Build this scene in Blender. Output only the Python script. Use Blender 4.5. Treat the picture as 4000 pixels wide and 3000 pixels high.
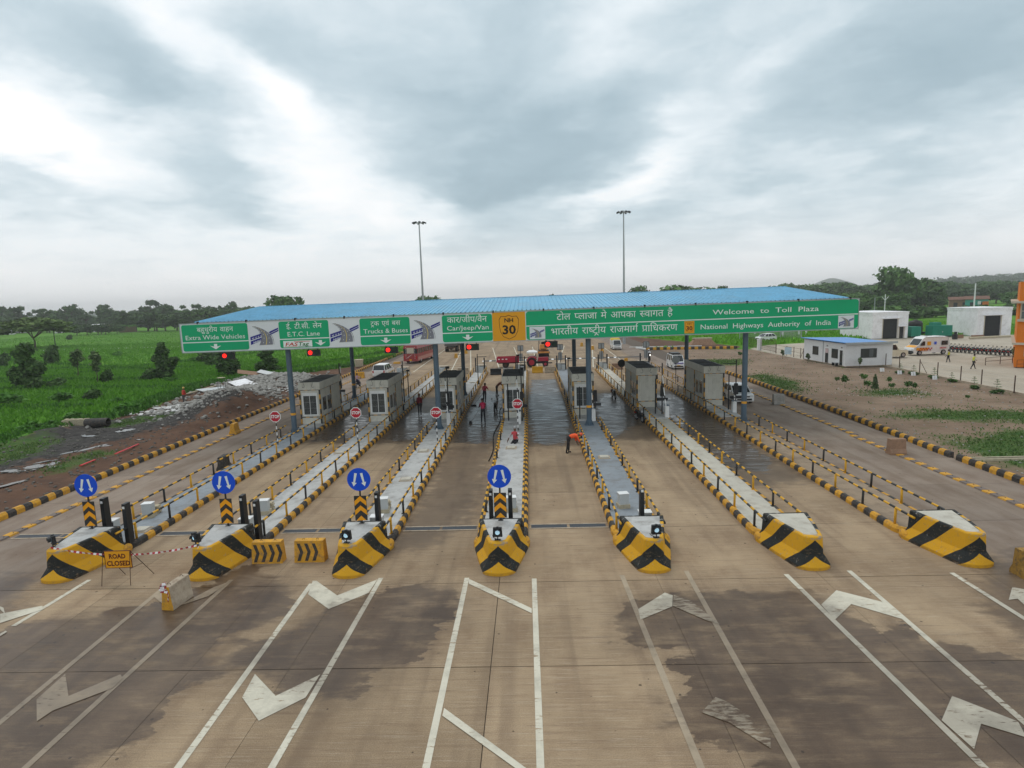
import bpy, bmesh, math, random
import numpy as np
from mathutils import Vector, Matrix, noise as mnoise
random.seed(7)
rng = np.random.default_rng(7)
SC = bpy.context.scene
COL = SC.collection
PI = math.pi
for o in list(bpy.data.objects):
    bpy.data.objects.remove(o)

# ------------------------------------------------------------------ camera
CH = 9.9                                   # drone height in metres
FPX = 2311.0                               # focal length for a 4000 px wide frame
_p, _r, _y = (math.radians(a) for a in (7.9676, -1.8055, -1.8137))
_fw = np.array([math.sin(_y) * math.cos(_p), math.cos(_y) * math.cos(_p), -math.sin(_p)])
_rt = np.array([math.cos(_y), -math.sin(_y), 0.0])
_up = np.cross(_rt, _fw)
_ri = math.cos(_r) * _rt + math.sin(_r) * _up
_uu = -math.sin(_r) * _rt + math.cos(_r) * _up
cam = bpy.data.cameras.new('camera')
cam.sensor_width = 36.0
cam.lens = FPX / 4000 * 36
cam.clip_start = 0.1
cam.clip_end = 12000
camo = bpy.data.objects.new('camera', cam)
COL.objects.link(camo)
camo.matrix_world = Matrix(((_ri[0], _uu[0], -_fw[0], 0), (_ri[1], _uu[1], -_fw[1], 0), (_ri[2], _uu[2], -_fw[2], CH), (0, 0, 0, 1)))
SC.camera = camo


def ray(px, py):
    return _fw + _ri * (px - 2000) / FPX + _uu * (1500 - py) / FPX


def V(px, py, Y):
    "surveyed point at distance Y from a bearing in the photograph"
    d = ray(px, py)
    return d * (Y / d[1]) + np.array([0, 0, CH])


def G(px, py, z=0.0):
    d = ray(px, py)
    return d * ((z - CH) / d[2]) + np.array([0, 0, CH])


# ------------------------------------------------------------------ world, sun, exposure
SC.view_settings.view_transform = 'Standard'
SC.view_settings.look = 'None'
SC.view_settings.exposure = 0.0
SC.view_settings.gamma = 1.0
SC.view_settings.use_curve_mapping = False
SC.cycles.max_bounces = 6
SC.cycles.diffuse_bounces = 3
SC.cycles.glossy_bounces = 3
SC.cycles.transparent_max_bounces = 8
SC.cycles.volume_bounces = 0
SC.cycles.use_denoising = True
SUN_EL, SUN_AZ = math.radians(62), math.radians(-35)     # azimuth from +Y, left of the view


class NT:
    "tiny node-tree builder"
    def __init__(s, tree):
        s.t = tree

    def n(s, typ, ins=None, **props):
        nd = s.t.nodes.new(typ)
        for k, v in props.items():
            setattr(nd, k, v)
        for k, v in (ins or {}).items():
            sock = nd.inputs[k]
            if isinstance(v, bpy.types.NodeSocket):
                s.t.links.new(v, sock)
            else:
                sock.default_value = v
        return nd

    def math(s, op, a, b=None, c=None, clamp=False):
        nd = s.t.nodes.new('ShaderNodeMath')
        nd.operation = op
        nd.use_clamp = clamp
        for i, v in enumerate((a, b, c)):
            if v is None:
                continue
            if isinstance(v, bpy.types.NodeSocket):
                s.t.links.new(v, nd.inputs[i])
            else:
                nd.inputs[i].default_value = v
        return nd.outputs[0]

    def vmath(s, op, a, b=None, scale=None):
        nd = s.t.nodes.new('ShaderNodeVectorMath')
        nd.operation = op
        for i, v in enumerate((a, b)):
            if v is None:
                continue
            if isinstance(v, bpy.types.NodeSocket):
                s.t.links.new(v, nd.inputs[i])
            else:
                nd.inputs[i].default_value = v
        if scale is not None:
            nd.inputs['Scale'].default_value = scale
        return nd.outputs['Value'] if op in ('DOT_PRODUCT', 'LENGTH') else nd.outputs['Vector']

    def mix(s, fac, a, b, mode='MIX'):
        nd = s.t.nodes.new('ShaderNodeMix')
        nd.data_type = 'RGBA'
        nd.blend_type = mode
        for k, v in ((0, fac), (6, a), (7, b)):
            if isinstance(v, bpy.types.NodeSocket):
                s.t.links.new(v, nd.inputs[k])
            else:
                nd.inputs[k].default_value = (tuple(v) + (1,) if k and len(v) == 3 else v)
        return nd.outputs[2]

    def noise(s, vec, scale, detail=3, rough=0.55, col=False):
        nd = s.n('ShaderNodeTexNoise', {'Vector': vec, 'Scale': scale, 'Detail': detail, 'Roughness': rough})
        return nd.outputs['Color' if col else 'Fac']

    def ramp(s, fac, stops, interp='LINEAR'):
        nd = s.n('ShaderNodeValToRGB', {'Fac': fac})
        cr = nd.color_ramp
        cr.interpolation = interp
        while len(cr.elements) < len(stops):
            cr.elements.new(0.5)
        for e, (p, c) in zip(cr.elements, stops):
            e.position = p
            e.color = tuple(c) + (1,) if len(c) == 3 else c
        return nd.outputs['Color']

    def map(s, v, a, b, c=0.0, d=1.0):
        nd = s.n('ShaderNodeMapRange', {'Value': v, 'From Min': a, 'From Max': b, 'To Min': c, 'To Max': d})
        nd.interpolation_type = 'SMOOTHSTEP'
        return nd.outputs[0]

    def scalev(s, vec, sc):
        return s.n('ShaderNodeMapping', {'Vector': vec, 'Scale': sc}).outputs[0]


world = bpy.data.worlds.new('World')
SC.world = world
world.use_nodes = True
world.node_tree.nodes.clear()
w = NT(world.node_tree)
tc = w.n('ShaderNodeTexCoord').outputs['Generated']
dirn = w.vmath('NORMALIZE', tc)
sep = w.n('ShaderNodeSeparateXYZ', {'Vector': dirn})
zc = w.math('MAXIMUM', sep.outputs[2], 0.0)
den = w.math('ADD', zc, 0.16)
plane = w.n('ShaderNodeCombineXYZ', {'X': w.math('DIVIDE', sep.outputs[0], den), 'Y': w.math('DIVIDE', sep.outputs[1], den), 'Z': 0.3}).outputs[0]
warp = w.noise(plane, 1.6, 5, 0.55, col=True)
wv = w.vmath('SCALE', w.vmath('SUBTRACT', warp, (0.5, 0.5, 0.5)), scale=0.24)
dw = w.vmath('ADD', dirn, wv)
# broad cloud masses: (bearing x, y in the 2212-wide view, half-widths, tilt, brightness)
CLOUDS = [(120, 70, 330, 95, 0, -.16), (430, 50, 60, 110, 25, .30), (50, 255, 150, 85, -10, .46), (380, 225, 210, 80, -20, -.16), (230, 150, 200, 60, -10, -.08),
          (625, 215, 40, 75, 38, .26), (725, 300, 80, 80, 10, .22), (740, 450, 150, 60, -5, .30), (610, 350, 120, 35, -20, .16), (200, 480, 140, 30, 0, .10), (90, 412, 170, 32, 0, -.20), (560, 425, 130, 36, -15, -.20), (330, 360, 120, 30, 0, .08),
          (850, 120, 230, 110, -20, -.16), (1080, 190, 170, 150, 30, -.24), (1230, 325, 190, 62, 25, -.34), (1020, 400, 230, 50, 0, -.24), (1030, 500, 130, 26, 0, -.14),
          (1290, 70, 60, 120, -35, .16), (1600, 225, 230, 40, 24, .17), (1390, 350, 110, 36, 38, .18), (1300, 420, 120, 30, 20, .12), (1480, 90, 130, 90, 0, -.10),
          (1900, 140, 260, 110, 15, -.32), (2130, 200, 160, 80, 10, -.24), (2030, 330, 260, 40, 14, .04), (1650, 470, 300, 50, 5, -.14), (2050, 470, 200, 50, 5, -.08), (1330, 520, 260, 30, 0, -.08), (350, 560, 350, 30, 0, .06)]
K = 4000 / 2212
val = 0.685
for (cx, cy, sx, sy, tilt, amp) in CLOUDS:
    c = ray(cx * K, cy * K)
    c = c / np.linalg.norm(c)
    t1 = np.array([c[1], -c[0], 0.0])
    t1 /= np.linalg.norm(t1)
    t2 = np.cross(t1, c)
    a = math.radians(tilt)
    u1, u2 = t1 * math.cos(a) + t2 * math.sin(a), -t1 * math.sin(a) + t2 * math.cos(a)
    k1, k2 = FPX / (sx * K), FPX / (sy * K)
    q1 = w.vmath('DOT_PRODUCT', dw, tuple(u1 * k1))
    q2 = w.vmath('DOT_PRODUCT', dw, tuple(u2 * k2))
    e = w.math('ADD', w.math('MULTIPLY', q1, q1), w.math('MULTIPLY', q2, q2))
    g = w.math('POWER', 2.718, w.math('MULTIPLY', e, -0.8))
    front = w.math('GREATER_THAN', w.vmath('DOT_PRODUCT', dirn, tuple(c)), 0.0)
    val = w.math('MULTIPLY_ADD', w.math('MULTIPLY', g, front), amp, val)
d1 = w.noise(w.vmath('ADD', plane, wv), 1.9, 6, 0.55)
d2 = w.noise(w.scalev(w.vmath('ADD', plane, wv), (1.0, 1.3, 1.0)), 3.6, 7, 0.62)
val = w.math('ADD', val, w.math('MULTIPLY', w.math('SUBTRACT', d1, 0.5), 0.45))
d3 = w.noise(w.scalev(dw, (1.0, 1.0, 1.7)), 4.2, 7, 0.56)
val = w.math('ADD', val, w.math('MULTIPLY', w.math('SUBTRACT', d3, 0.5), 0.62))
val = w.math('ADD', val, w.math('MULTIPLY', w.math('SUBTRACT', d2, 0.5), 0.10))
cloud = w.ramp(val, [(0.0, (.30, .405, .465)), (0.3, (.39, .50, .56)), (0.52, (.535, .64, .695)), (0.76, (.80, .865, .90)), (0.98, (1.0, 1.0, 1.0))])
hz = w.map(sep.outputs[2], 0.0, 0.15, 0.85, 0.0)
cloud = w.mix(hz, cloud, (.95, .95, .955))
skyn = w.n('ShaderNodeTexSky', sky_type='NISHITA', sun_disc=False, sun_elevation=SUN_EL, sun_rotation=SUN_AZ, air_density=1.2, dust_density=2.0)
bg1 = w.n('ShaderNodeBackground', {'Color': skyn.outputs[0], 'Strength': 0.1}).outputs[0]
bg2 = w.n('ShaderNodeBackground', {'Color': cloud, 'Strength': 1.12}).outputs[0]
mixs = w.n('ShaderNodeMixShader', {0: 0.94, 1: bg1, 2: bg2}).outputs[0]
w.n('ShaderNodeOutputWorld', {'Surface': mixs})
sun = bpy.data.lights.new('sun', 'SUN')
sun.energy = 0.9
sun.angle = math.radians(24)
sun.color = (1.0, 0.96, 0.9)
suno = bpy.data.objects.new('sun', sun)
COL.objects.link(suno)
sd = Vector((math.sin(SUN_AZ) * math.cos(SUN_EL), math.cos(SUN_AZ) * math.cos(SUN_EL), math.sin(SUN_EL)))
suno.rotation_euler = sd.to_track_quat('Z', 'Y').to_euler()


# ------------------------------------------------------------------ object helpers
def tag(o, label=None, cat=None, group=None, kind=None):
    for k, v in (('label', label), ('category', cat), ('group', group), ('kind', kind)):
        if v:
            o[k] = v
    return o


def thing(name, label, cat, loc=(0, 0, 0), rz=0.0, group=None):
    o = bpy.data.objects.new(name, None)
    o.empty_display_size = 0.3
    COL.objects.link(o)
    o.location = loc
    o.rotation_euler = (0, 0, rz)
    return tag(o, label, cat, group)


def link(name, mesh, parent=None, loc=None, rot=None):
    o = bpy.data.objects.new(name, mesh)
    COL.objects.link(o)
    if parent is not None:
        o.parent = parent
    if loc is not None:
        o.location = loc
    if rot is not None:
        o.rotation_euler = rot
    return o


def copy_tree(o, loc=None, rz=None, label=None, parent=None, group=None, scale=None):
    c = o.copy()
    COL.objects.link(c)
    if parent is not None:
        c.parent = parent
    for ch in o.children:
        copy_tree(ch, parent=c)
    if loc is not None:
        c.location = loc
    if rz is not None:
        c.rotation_euler = (0, 0, rz)
    if scale is not None:
        c.scale = (scale,) * 3 if not isinstance(scale, tuple) else scale
    if label:
        c['label'] = label
    if group:
        c['group'] = group
    return c


class MB:
    "collects simple solids into ONE mesh"
    def __init__(s):
        s.v, s.f, s.m = [], [], []

    def add(s, vs, fs, mi=0):
        n = len(s.v)
        s.v += [tuple(v) for v in vs]
        for f in fs:
            s.f.append([i + n for i in f])
            s.m.append(mi)
        return s

    def box(s, x0, x1, y0, y1, z0, z1, mi=0, tx=0.0, ty=0.0):
        "tx, ty: how far each top edge is drawn in"
        vs = [(x0, y0, z0), (x1, y0, z0), (x1, y1, z0), (x0, y1, z0), (x0 + tx, y0 + ty, z1), (x1 - tx, y0 + ty, z1), (x1 - tx, y1 - ty, z1), (x0 + tx, y1 - ty, z1)]
        return s.add(vs, [(3, 2, 1, 0), (4, 5, 6, 7), (0, 1, 5, 4), (1, 2, 6, 5), (2, 3, 7, 6), (3, 0, 4, 7)], mi)

    def cyl(s, p0, p1, r0, r1=None, n=10, mi=0, caps=True):
        r1 = r0 if r1 is None else r1
        p0, p1 = Vector(p0), Vector(p1)
        d = (p1 - p0).normalized()
        a = d.orthogonal().normalized()
        b = d.cross(a)
        vs = []
        for p, r in ((p0, r0), (p1, r1)):
            for i in range(n):
                t = 2 * PI * i / n
                vs.append(p + a * (r * math.cos(t)) + b * (r * math.sin(t)))
        fs = [(i, (i + 1) % n, n + (i + 1) % n, n + i) for i in range(n)]
        if caps:
            fs += [tuple(reversed(range(n))), tuple(range(n, 2 * n))]
        return s.add(vs, fs, mi)

    def tube(s, pts, r, n=6, mi=0):
        for a, b in zip(pts, pts[1:]):
            s.cyl(a, b, r, r, n, mi)
        return s

    def prism(s, poly, a0, a1, axis='y', mi=0):
        "poly: outline in the two other axes; extruded from a0 to a1 along axis"
        def P(u, v, a):
            return {'y': (u, a, v), 'x': (a, u, v), 'z': (u, v, a)}[axis]
        n = len(poly)
        vs = [P(u, v, a0) for u, v in poly] + [P(u, v, a1) for u, v in poly]
        fs = [(i, (i + 1) % n, n + (i + 1) % n, n + i) for i in range(n)] + [tuple(reversed(range(n))), tuple(range(n, 2 * n))]
        return s.add(vs, fs, mi)

    def rings(s, rings, mi=0, caps=True, close=True):
        n = len(rings[0])
        vs = [p for r in rings for p in r]
        fs = []
        for k in range(len(rings) - 1):
            for i in range(n if close else n - 1):
                j = (i + 1) % n
                fs.append((k * n + i, k * n + j, (k + 1) * n + j, (k + 1) * n + i))
        if caps:
            fs += [tuple(reversed(range(n))), tuple(range((len(rings) - 1) * n, len(rings) * n))]
        return s.add(vs, fs, mi)

    def ball(s, c, r, n=8, m=6, mi=0, sc=(1, 1, 1)):
        rg = []
        for j in range(m + 1):
            t = PI * (j / m) * 0.98 + 0.01 * PI
            rg.append([(c[0] + r * sc[0] * math.sin(t) * math.cos(2 * PI * i / n), c[1] + r * sc[1] * math.sin(t) * math.sin(2 * PI * i / n), c[2] - r * sc[2] * math.cos(t)) for i in range(n)])
        return s.rings(rg, mi)

    def wheel(s, c, r, wd, axis='x', mi=0, n=16, hub=None, hmi=1):
        d = Vector((1, 0, 0)) if axis == 'x' else Vector((0, 1, 0))
        c = Vector(c)
        s.cyl(c - d * wd / 2, c + d * wd / 2, r, r, n, mi)
        if hub:
            s.cyl(c - d * (wd / 2 + .012), c + d * (wd / 2 + .012), r * hub, r * hub, n, hmi)
        return s

    def mesh(s, name, mats, smooth=False):
        me = bpy.data.meshes.new(name)
        me.from_pydata(s.v, [], s.f)
        for m in (mats if isinstance(mats, (list, tuple)) else [mats]):
            me.materials.append(m)
        me.polygons.foreach_set('material_index', s.m)
        bm = bmesh.new()
        bm.from_mesh(me)
        bmesh.ops.recalc_face_normals(bm, faces=bm.faces)
        bm.to_mesh(me)
        bm.free()
        if smooth:
            me.polygons.foreach_set('use_smooth', [True] * len(me.polygons))
        me.update()
        return me

    def build(s, name, mats, parent=None, loc=None, rot=None, smooth=False):
        return link(name, s.mesh(name, mats, smooth), parent, loc, rot)


def poly_mesh(name, polys, z, mat, axis='z', attrs=None):
    "flat polygons (list of point lists); axis z: (x,y) at height z; axis y: (x,z) at depth z"
    me = bpy.data.meshes.new(name)
    vs, fs = [], []
    for p in polys:
        n = len(vs)
        vs += [(a, b, z) if axis == 'z' else (a, z, b) for a, b in p]
        fs.append(list(range(n, n + len(p))))
    me.from_pydata(vs, [], fs)
    me.materials.append(mat)
    return me


# ------------------------------------------------------------------ materials
def new_mat(name):
    m = bpy.data.materials.new(name)
    m.use_nodes = True
    t = NT(m.node_tree)
    bsdf = m.node_tree.nodes['Principled BSDF']
    return m, t, bsdf


def _set(t, bsdf, k, v):
    if isinstance(v, bpy.types.NodeSocket):
        t.t.links.new(v, bsdf.inputs[k])
    else:
        bsdf.inputs[k].default_value = v


def mat(name, col, rough=0.6, var=0.14, sc=1.5, fine=25.0, bump=0.0, bsc=30.0, grime=None, gamt=0.4, metal=0.0, emit=0.0, spec=0.28, coat=0.0):
    "plain surface with two scales of tone variation, optional dirt and relief"
    m, t, b = new_mat(name)
    pos = t.n('ShaderNodeTexCoord').outputs['Object']
    rnd = t.n('ShaderNodeObjectInfo').outputs['Random']
    pos = t.vmath('ADD', pos, t.n('ShaderNodeCombineXYZ', {'X': t.math('MULTIPLY', rnd, 37.0), 'Y': t.math('MULTIPLY', rnd, 11.0), 'Z': 0.0}).outputs[0])
    n1 = t.noise(pos, sc, 4)
    n2 = t.noise(pos, fine, 2)
    f = t.math('ADD', t.math('MULTIPLY', n1, 0.65), t.math('MULTIPLY', n2, 0.35))
    lo, hi = [max(0, c * (1 - var)) for c in col], [min(1, c * (1 + var)) for c in col]
    c = t.mix(t.map(f, 0.25, 0.75), lo, hi)
    if grime:
        g = t.noise(pos, sc * 2.3, 6, 0.65)
        c = t.mix(t.math('MULTIPLY', t.map(g, 0.45, 0.72), gamt), c, grime)
    _set(t, b, 'Base Color', c)
    _set(t, b, 'Roughness', t.map(n1, 0.2, 0.8, max(0.02, rough - 0.08), min(1, rough + 0.08)))
    b.inputs['Metallic'].default_value = metal
    b.inputs['Specular IOR Level'].default_value = spec
    b.inputs['Coat Weight'].default_value = coat
    if emit:
        _set(t, b, 'Emission Color', tuple(col) + (1,))
        b.inputs['Emission Strength'].default_value = emit
    if bump:
        h = t.noise(pos, bsc, 4, 0.6)
        bn = t.n('ShaderNodeBump', {'Height': h, 'Strength': bump, 'Distance': 0.02})
        _set(t, b, 'Normal', bn.outputs[0])
    return m


def glass(name, col=(.02, .028, .03), rough=0.06):
    return mat(name, col, rough, .2, 2, spec=0.6)


YEL, BLK = (.66, .345, .02), (.022, .023, .022)
MUD = (.20, .125, .075)
M = {}
M['yellow'] = mat('yellow_paint', YEL, .55, .12, 2, bump=.15, grime=(.25, .14, .06), gamt=.35)
M['black'] = mat('black_paint', (.028, .029, .029), .5, .25, 2, bump=.15, grime=(.12, .09, .07), gamt=.35)
M['kyellow'] = mat('worn_yellow_paint', (.60, .30, .028), .7, .22, 3, bump=.4, grime=(.22, .14, .085), gamt=.7)
M['kblack'] = mat('worn_black_paint', (.04, .038, .036), .7, .3, 3, bump=.4, grime=(.16, .11, .08), gamt=.6)
M['conc'] = mat('island_concrete', (.46, .455, .44), .8, .14, .7, 14, bump=.3, grime=(.19, .17, .15), gamt=.6)
M['conc2'] = mat('blue_grey_concrete', (.25, .275, .30), .75, .14, .7, 14, bump=.3, grime=(.15, .13, .11), gamt=.5)
M['conc3'] = mat('cream_concrete', (.50, .47, .40), .8, .12, .7, 14, bump=.3, grime=(.26, .21, .16), gamt=.5)
M['rawconc'] = mat('raw_concrete', (.42, .345, .26), .85, .15, 2, bump=.4, grime=(.2, .13, .08), gamt=.6)
M['white'] = mat('white_paint', (.74, .74, .73), .5, .06, 1, grime=(.45, .42, .38), gamt=.25)
M['whitewall'] = mat('whitewashed_wall', (.80, .79, .80), .8, .09, .5, 6, bump=.2, grime=(.46, .44, .42), gamt=.4)
M['board'] = mat('sign_board_white', (.68, .70, .72), .5, .04, .6)
M['green'] = mat('sign_green', (.003, .35, .15), .45, .08, .5)
M['nhyel'] = mat('sign_amber', (.72, .32, .012), .45, .06, .8)
M['letter'] = mat('sign_lettering', (.74, .78, .76), .5, .04, 1)
M['letblk'] = mat('sign_black_print', (.02, .015, .01), .5, .1, 1)
M['letbrown'] = mat('sign_brown_print', (.10, .015, .008), .5, .1, 1)
M['blue'] = mat('sign_blue', (.006, .075, .60), .4, .06, 1)
M['navy'] = mat('sign_navy', (.02, .02, .22), .5, .08, 1)
M['roadgrey'] = mat('print_road_grey', (.20, .20, .235), .5, .1, 6, 60)
M['red'] = mat('sign_red', (.42, .012, .03), .45, .08, 1)
M['steelblue'] = mat('column_blue_grey', (.085, .125, .165), .45, .12, .8, grime=(.05, .07, .09), gamt=.4)
M['roof'] = mat('blue_roof_sheet', (.17, .43, .61), .45, .12, .35, 3, grime=(.10, .29, .42), gamt=.5)
M['roof2'] = mat('office_blue_roof', (.10, .27, .58), .45, .08, .5)
M['galv'] = mat('galvanised_steel', (.36, .38, .39), .45, .12, 2, metal=.4)
M['dark'] = mat('dark_steel', (.02, .021, .023), .45, .25, 3)
M['rust'] = mat('rusty_steel', (.075, .042, .028), .75, .3, 5)
M['booth'] = mat('booth_sheet', (.62, .60, .53), .6, .08, .8, grime=(.30, .28, .23), gamt=.35)
M['boothroof'] = mat('booth_roof_grime', (.07, .066, .062), .85, .3, 1.2, bump=.3)
M['glass'] = glass('window_glass')
M['cargl'] = glass('car_glass', (.018, .022, .024))
M['alu'] = mat('aluminium_frame', (.55, .56, .56), .4, .06, 2)
M['tyre'] = mat('tyre_rubber', (.018, .017, .017), .85, .3, 8)
M['rim'] = mat('wheel_rim', (.38, .38, .39), .4, .1, 5, metal=.5)
M['carwhite'] = mat('white_car_paint', (.76, .76, .75), .25, .03, 1, grime=(.5, .44, .38), gamt=.15, coat=.4)
M['cream'] = mat('cream_car_paint', (.66, .60, .46), .28, .04, 1, coat=.4)
M['redlamp'] = mat('tail_lamp_red', (.45, .02, .02), .2, .05, 3)
M['signal'] = mat('lit_red_signal', (1.0, .02, .014), .3, .02, 3, emit=1.3)
M['flash'] = mat('lit_blinker_lens', (.50, .78, 1.0), .3, .15, 60, emit=.42)
M['headl'] = mat('lit_headlamp', (1.0, .97, .9), .3, .02, 3, emit=3.0)
M['cabinet'] = mat('grey_cabinet', (.48, .50, .50), .5, .06, 1)
M['brick'] = mat('clay_brick', (.28, .17, .11), .85, .25, 4, bump=.4)
M['palebrick'] = mat('pale_brick', (.44, .38, .27), .85, .2, 6, bump=.3)
M['soilstone'] = mat('rubble_stone', (.30, .285, .26), .9, .35, 1.5, bump=.4)
M['orange'] = mat('orange_wall', (.66, .18, .016), .8, .06, .5, 8, bump=.15)
M['beige'] = mat('beige_trim', (.48, .42, .33), .8, .08, 1)
M['genset'] = mat('green_genset', (.012, .20, .13), .5, .1, 1)
M['skin'] = mat('brown_skin', (.13, .065, .04), .55, .1, 6)
M['bark'] = mat('bark', (.085, .062, .045), .9, .25, 4, bump=.5)
M['water'] = mat('puddle_water', (.045, .04, .034), .04, .1, 2)

# ------------------------------------------------------------------ ground, road, markings
def sdf(poly, X, Y):
    "signed distance to a polygon, positive inside (numpy arrays)"
    P = np.array(poly, float)
    best = np.full(X.shape, 1e9)
    ins = np.zeros(X.shape, bool)
    for (x0, y0), (x1, y1) in zip(P, np.roll(P, -1, 0)):
        dx, dy = x1 - x0, y1 - y0
        t = np.clip(((X - x0) * dx + (Y - y0) * dy) / (dx * dx + dy * dy + 1e-12), 0, 1)
        best = np.minimum(best, np.hypot(X - x0 - t * dx, Y - y0 - t * dy))
        c = ((y0 > Y) != (y1 > Y)) & (X < (x1 - x0) * (Y - y0) / (y1 - y0 + 1e-12) + x0)
        ins ^= c
    return np.where(ins, best, -best)


def grid_mesh(name, xs, ys, zf, material, attrs):
    xs, ys = np.asarray(xs, float), np.asarray(ys, float)
    X, Y = np.meshgrid(xs, ys)
    Z = zf(X, Y) if callable(zf) else np.full(X.shape, float(zf))
    nx, ny = len(xs), len(ys)
    me = bpy.data.meshes.new(name)
    co = np.stack([X, Y, Z], -1).reshape(-1, 3)
    i = np.arange(nx * ny).reshape(ny, nx)
    q = np.stack([i[:-1, :-1], i[:-1, 1:], i[1:, 1:], i[1:, :-1]], -1).reshape(-1, 4)
    me.vertices.add(len(co))
    me.vertices.foreach_set('co', co.astype(np.float32).ravel())
    me.loops.add(q.size)
    me.loops.foreach_set('vertex_index', q.astype(np.int32).ravel())
    me.polygons.add(len(q))
    me.polygons.foreach_set('loop_start', (np.arange(len(q)) * 4).astype(np.int32))
    me.polygons.foreach_set('loop_total', np.full(len(q), 4, np.int32))
    me.polygons.foreach_set('use_smooth', np.ones(len(q), bool))
    me.materials.append(material)
    me.update(calc_edges=True)
    for k, fn in attrs.items():
        at = me.attributes.new(k, 'FLOAT', 'POINT')
        at.data.foreach_set('value', fn(X, Y).astype(np.float32).ravel())
    return me


WET = [
    [(-17.2, 11), (-17.3, 16.8), (-16.9, 17.6), (-15.8, 17.9), (-14.7, 18.2), (-14.0, 18.6), (-12.9, 18.8), (-12.9, 19.5), (-12.1, 19.9), (-11.7, 21.2), (-11.1, 22.0), (-10.3, 21.2), (-8.9, 19.8), (-8.3, 18.9), (-8.0, 17.8), (-8.8, 17.2), (-9.5, 16.5), (-9.6, 15.7), (-9.1, 15.4), (-8.9, 16.1), (-8.4, 16.2), (-7.8, 14.8), (-8.5, 14.9), (-9.1, 14.3), (-9.5, 14.2), (-9.5, 13.4), (-9.2, 12.9), (-9.5, 11.8), (-10.2, 11.5), (-10.8, 9), (-12.8, 9)],
    [(-9.2, 16.4), (-8.5, 16.4), (-7.6, 17.2), (-7.4, 17.7), (-6.8, 18.8), (-5.7, 19.1), (-4.8, 19.9), (-3.8, 19.9), (-2.8, 19.4), (-2.6, 18.7), (-2.6, 17.1), (-3.1, 16.9), (-3.2, 16.5), (-3.0, 15.7), (-3.4, 15.3), (-3.9, 14.9), (-4.5, 14.6), (-4.5, 14.3), (-4.7, 13.8), (-5.8, 13.4), (-6.1, 13.5), (-6.0, 13.8), (-7.0, 14.1), (-7.7, 14.7), (-8.8, 15.6)],
    [(3.4, 18.4), (2.8, 18.2), (2.4, 17.1), (2.5, 16.7), (2.7, 16.5), (2.2, 15.9), (2.9, 15.8), (4.0, 15.6), (4.2, 15.5), (3.5, 15.1), (3.6, 14.7), (4.1, 14.2), (3.6, 13.8), (3.1, 13.4), (3.2, 13.2), (3.0, 12.7), (3.4, 12.4), (3.4, 12.1), (3.6, 12.0), (4.0, 11.9), (4.5, 11.6), (4.6, 11.2), (4.9, 9), (16, 9), (16, 15.4), (14.6, 15.2), (12.7, 15.2), (12.1, 15.5), (11.5, 15.9), (11.1, 15.8), (11.0, 16.8), (10.5, 16.7), (10.1, 16.4), (9.9, 16.8), (9.7, 17.6), (9.4, 18.6), (9.0, 18.9), (8.6, 19.1), (7.8, 19.0), (5.8, 19.0), (4.6, 18.9)],
]
POOL = [
    [(0.1, 40.9), (0.9, 40.1), (1.9, 39.9), (2.6, 41.1), (3.0, 44.2), (3.3, 52.5), (3.4, 62.6), (3.3, 74), (0.1, 74), (-.2, 55.9)],
    [(-5.6, 41.2), (-4.6, 40.9), (-2.8, 40.7), (-2.5, 47.6), (-2.6, 55.7), (-3.0, 64.9), (-5.7, 66.3), (-5.8, 56.2), (-5.8, 50.5), (-5.7, 43.7)],
    [(5.4, 41.4), (6.4, 42.1), (7.4, 44.7), (8.6, 45.6), (8.9, 53.1), (8.9, 61.5), (7.6, 61.9), (6.2, 55.1), (5.6, 49.5), (5.5, 43.9)],
    [(11.2, 38.4), (11.3, 33.0), (13.0, 32.2), (14.4, 35.1), (14.6, 43), (14.6, 60), (12.2, 60.0), (11.2, 45.9)],
    [(-16.9, 53.2), (-15.2, 53), (-13.6, 48.8), (-13.6, 43.5), (-15.6, 42.6), (-16.7, 42.7), (-16.9, 49.3)],
    [(-11.3, 50.8), (-10.8, 53.7), (-8.4, 53), (-8.1, 43.3), (-9.8, 42.0), (-11.2, 42.9)],
]
DAMP = [
    [(-6.4, 22.0), (-5.4, 22.6), (-4.4, 23.0), (-3.4, 24.6), (-2.9, 26.7), (-2.7, 34.2), (-2.6, 40.5), (-5.8, 40.5), (-5.8, 32.0), (-5.8, 26.6), (-6.1, 23.3)],
    [(-17, 42), (-17, 62), (15, 62), (15, 41.5), (9, 40.5), (5.4, 41), (3.2, 39.5), (0, 39.5), (-2.5, 40), (-8, 41.5), (-11, 41.5)],
    [(11.2, 30), (14.8, 30.5), (14.8, 44), (11.2, 44)],
    [(13.2, 9), (13.8, 17.5), (16.0, 20.5), (22, 24), (24.4, 24), (24.4, 9)],
    [(-26, 12), (-18.6, 12), (-17.4, 18.2), (-19.4, 21), (-26, 22)],
]


def w_attr(X, Y):
    return np.maximum.reduce([sdf(p, X, Y) for p in WET])


def p_attr(X, Y):
    return np.maximum.reduce([sdf(p, X, Y) for p in POOL])


def d_attr(X, Y):
    return np.maximum.reduce([sdf(p, X, Y) for p in DAMP])


RATT = {'wet': w_attr, 'pool': p_attr, 'damp': d_attr}


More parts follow.
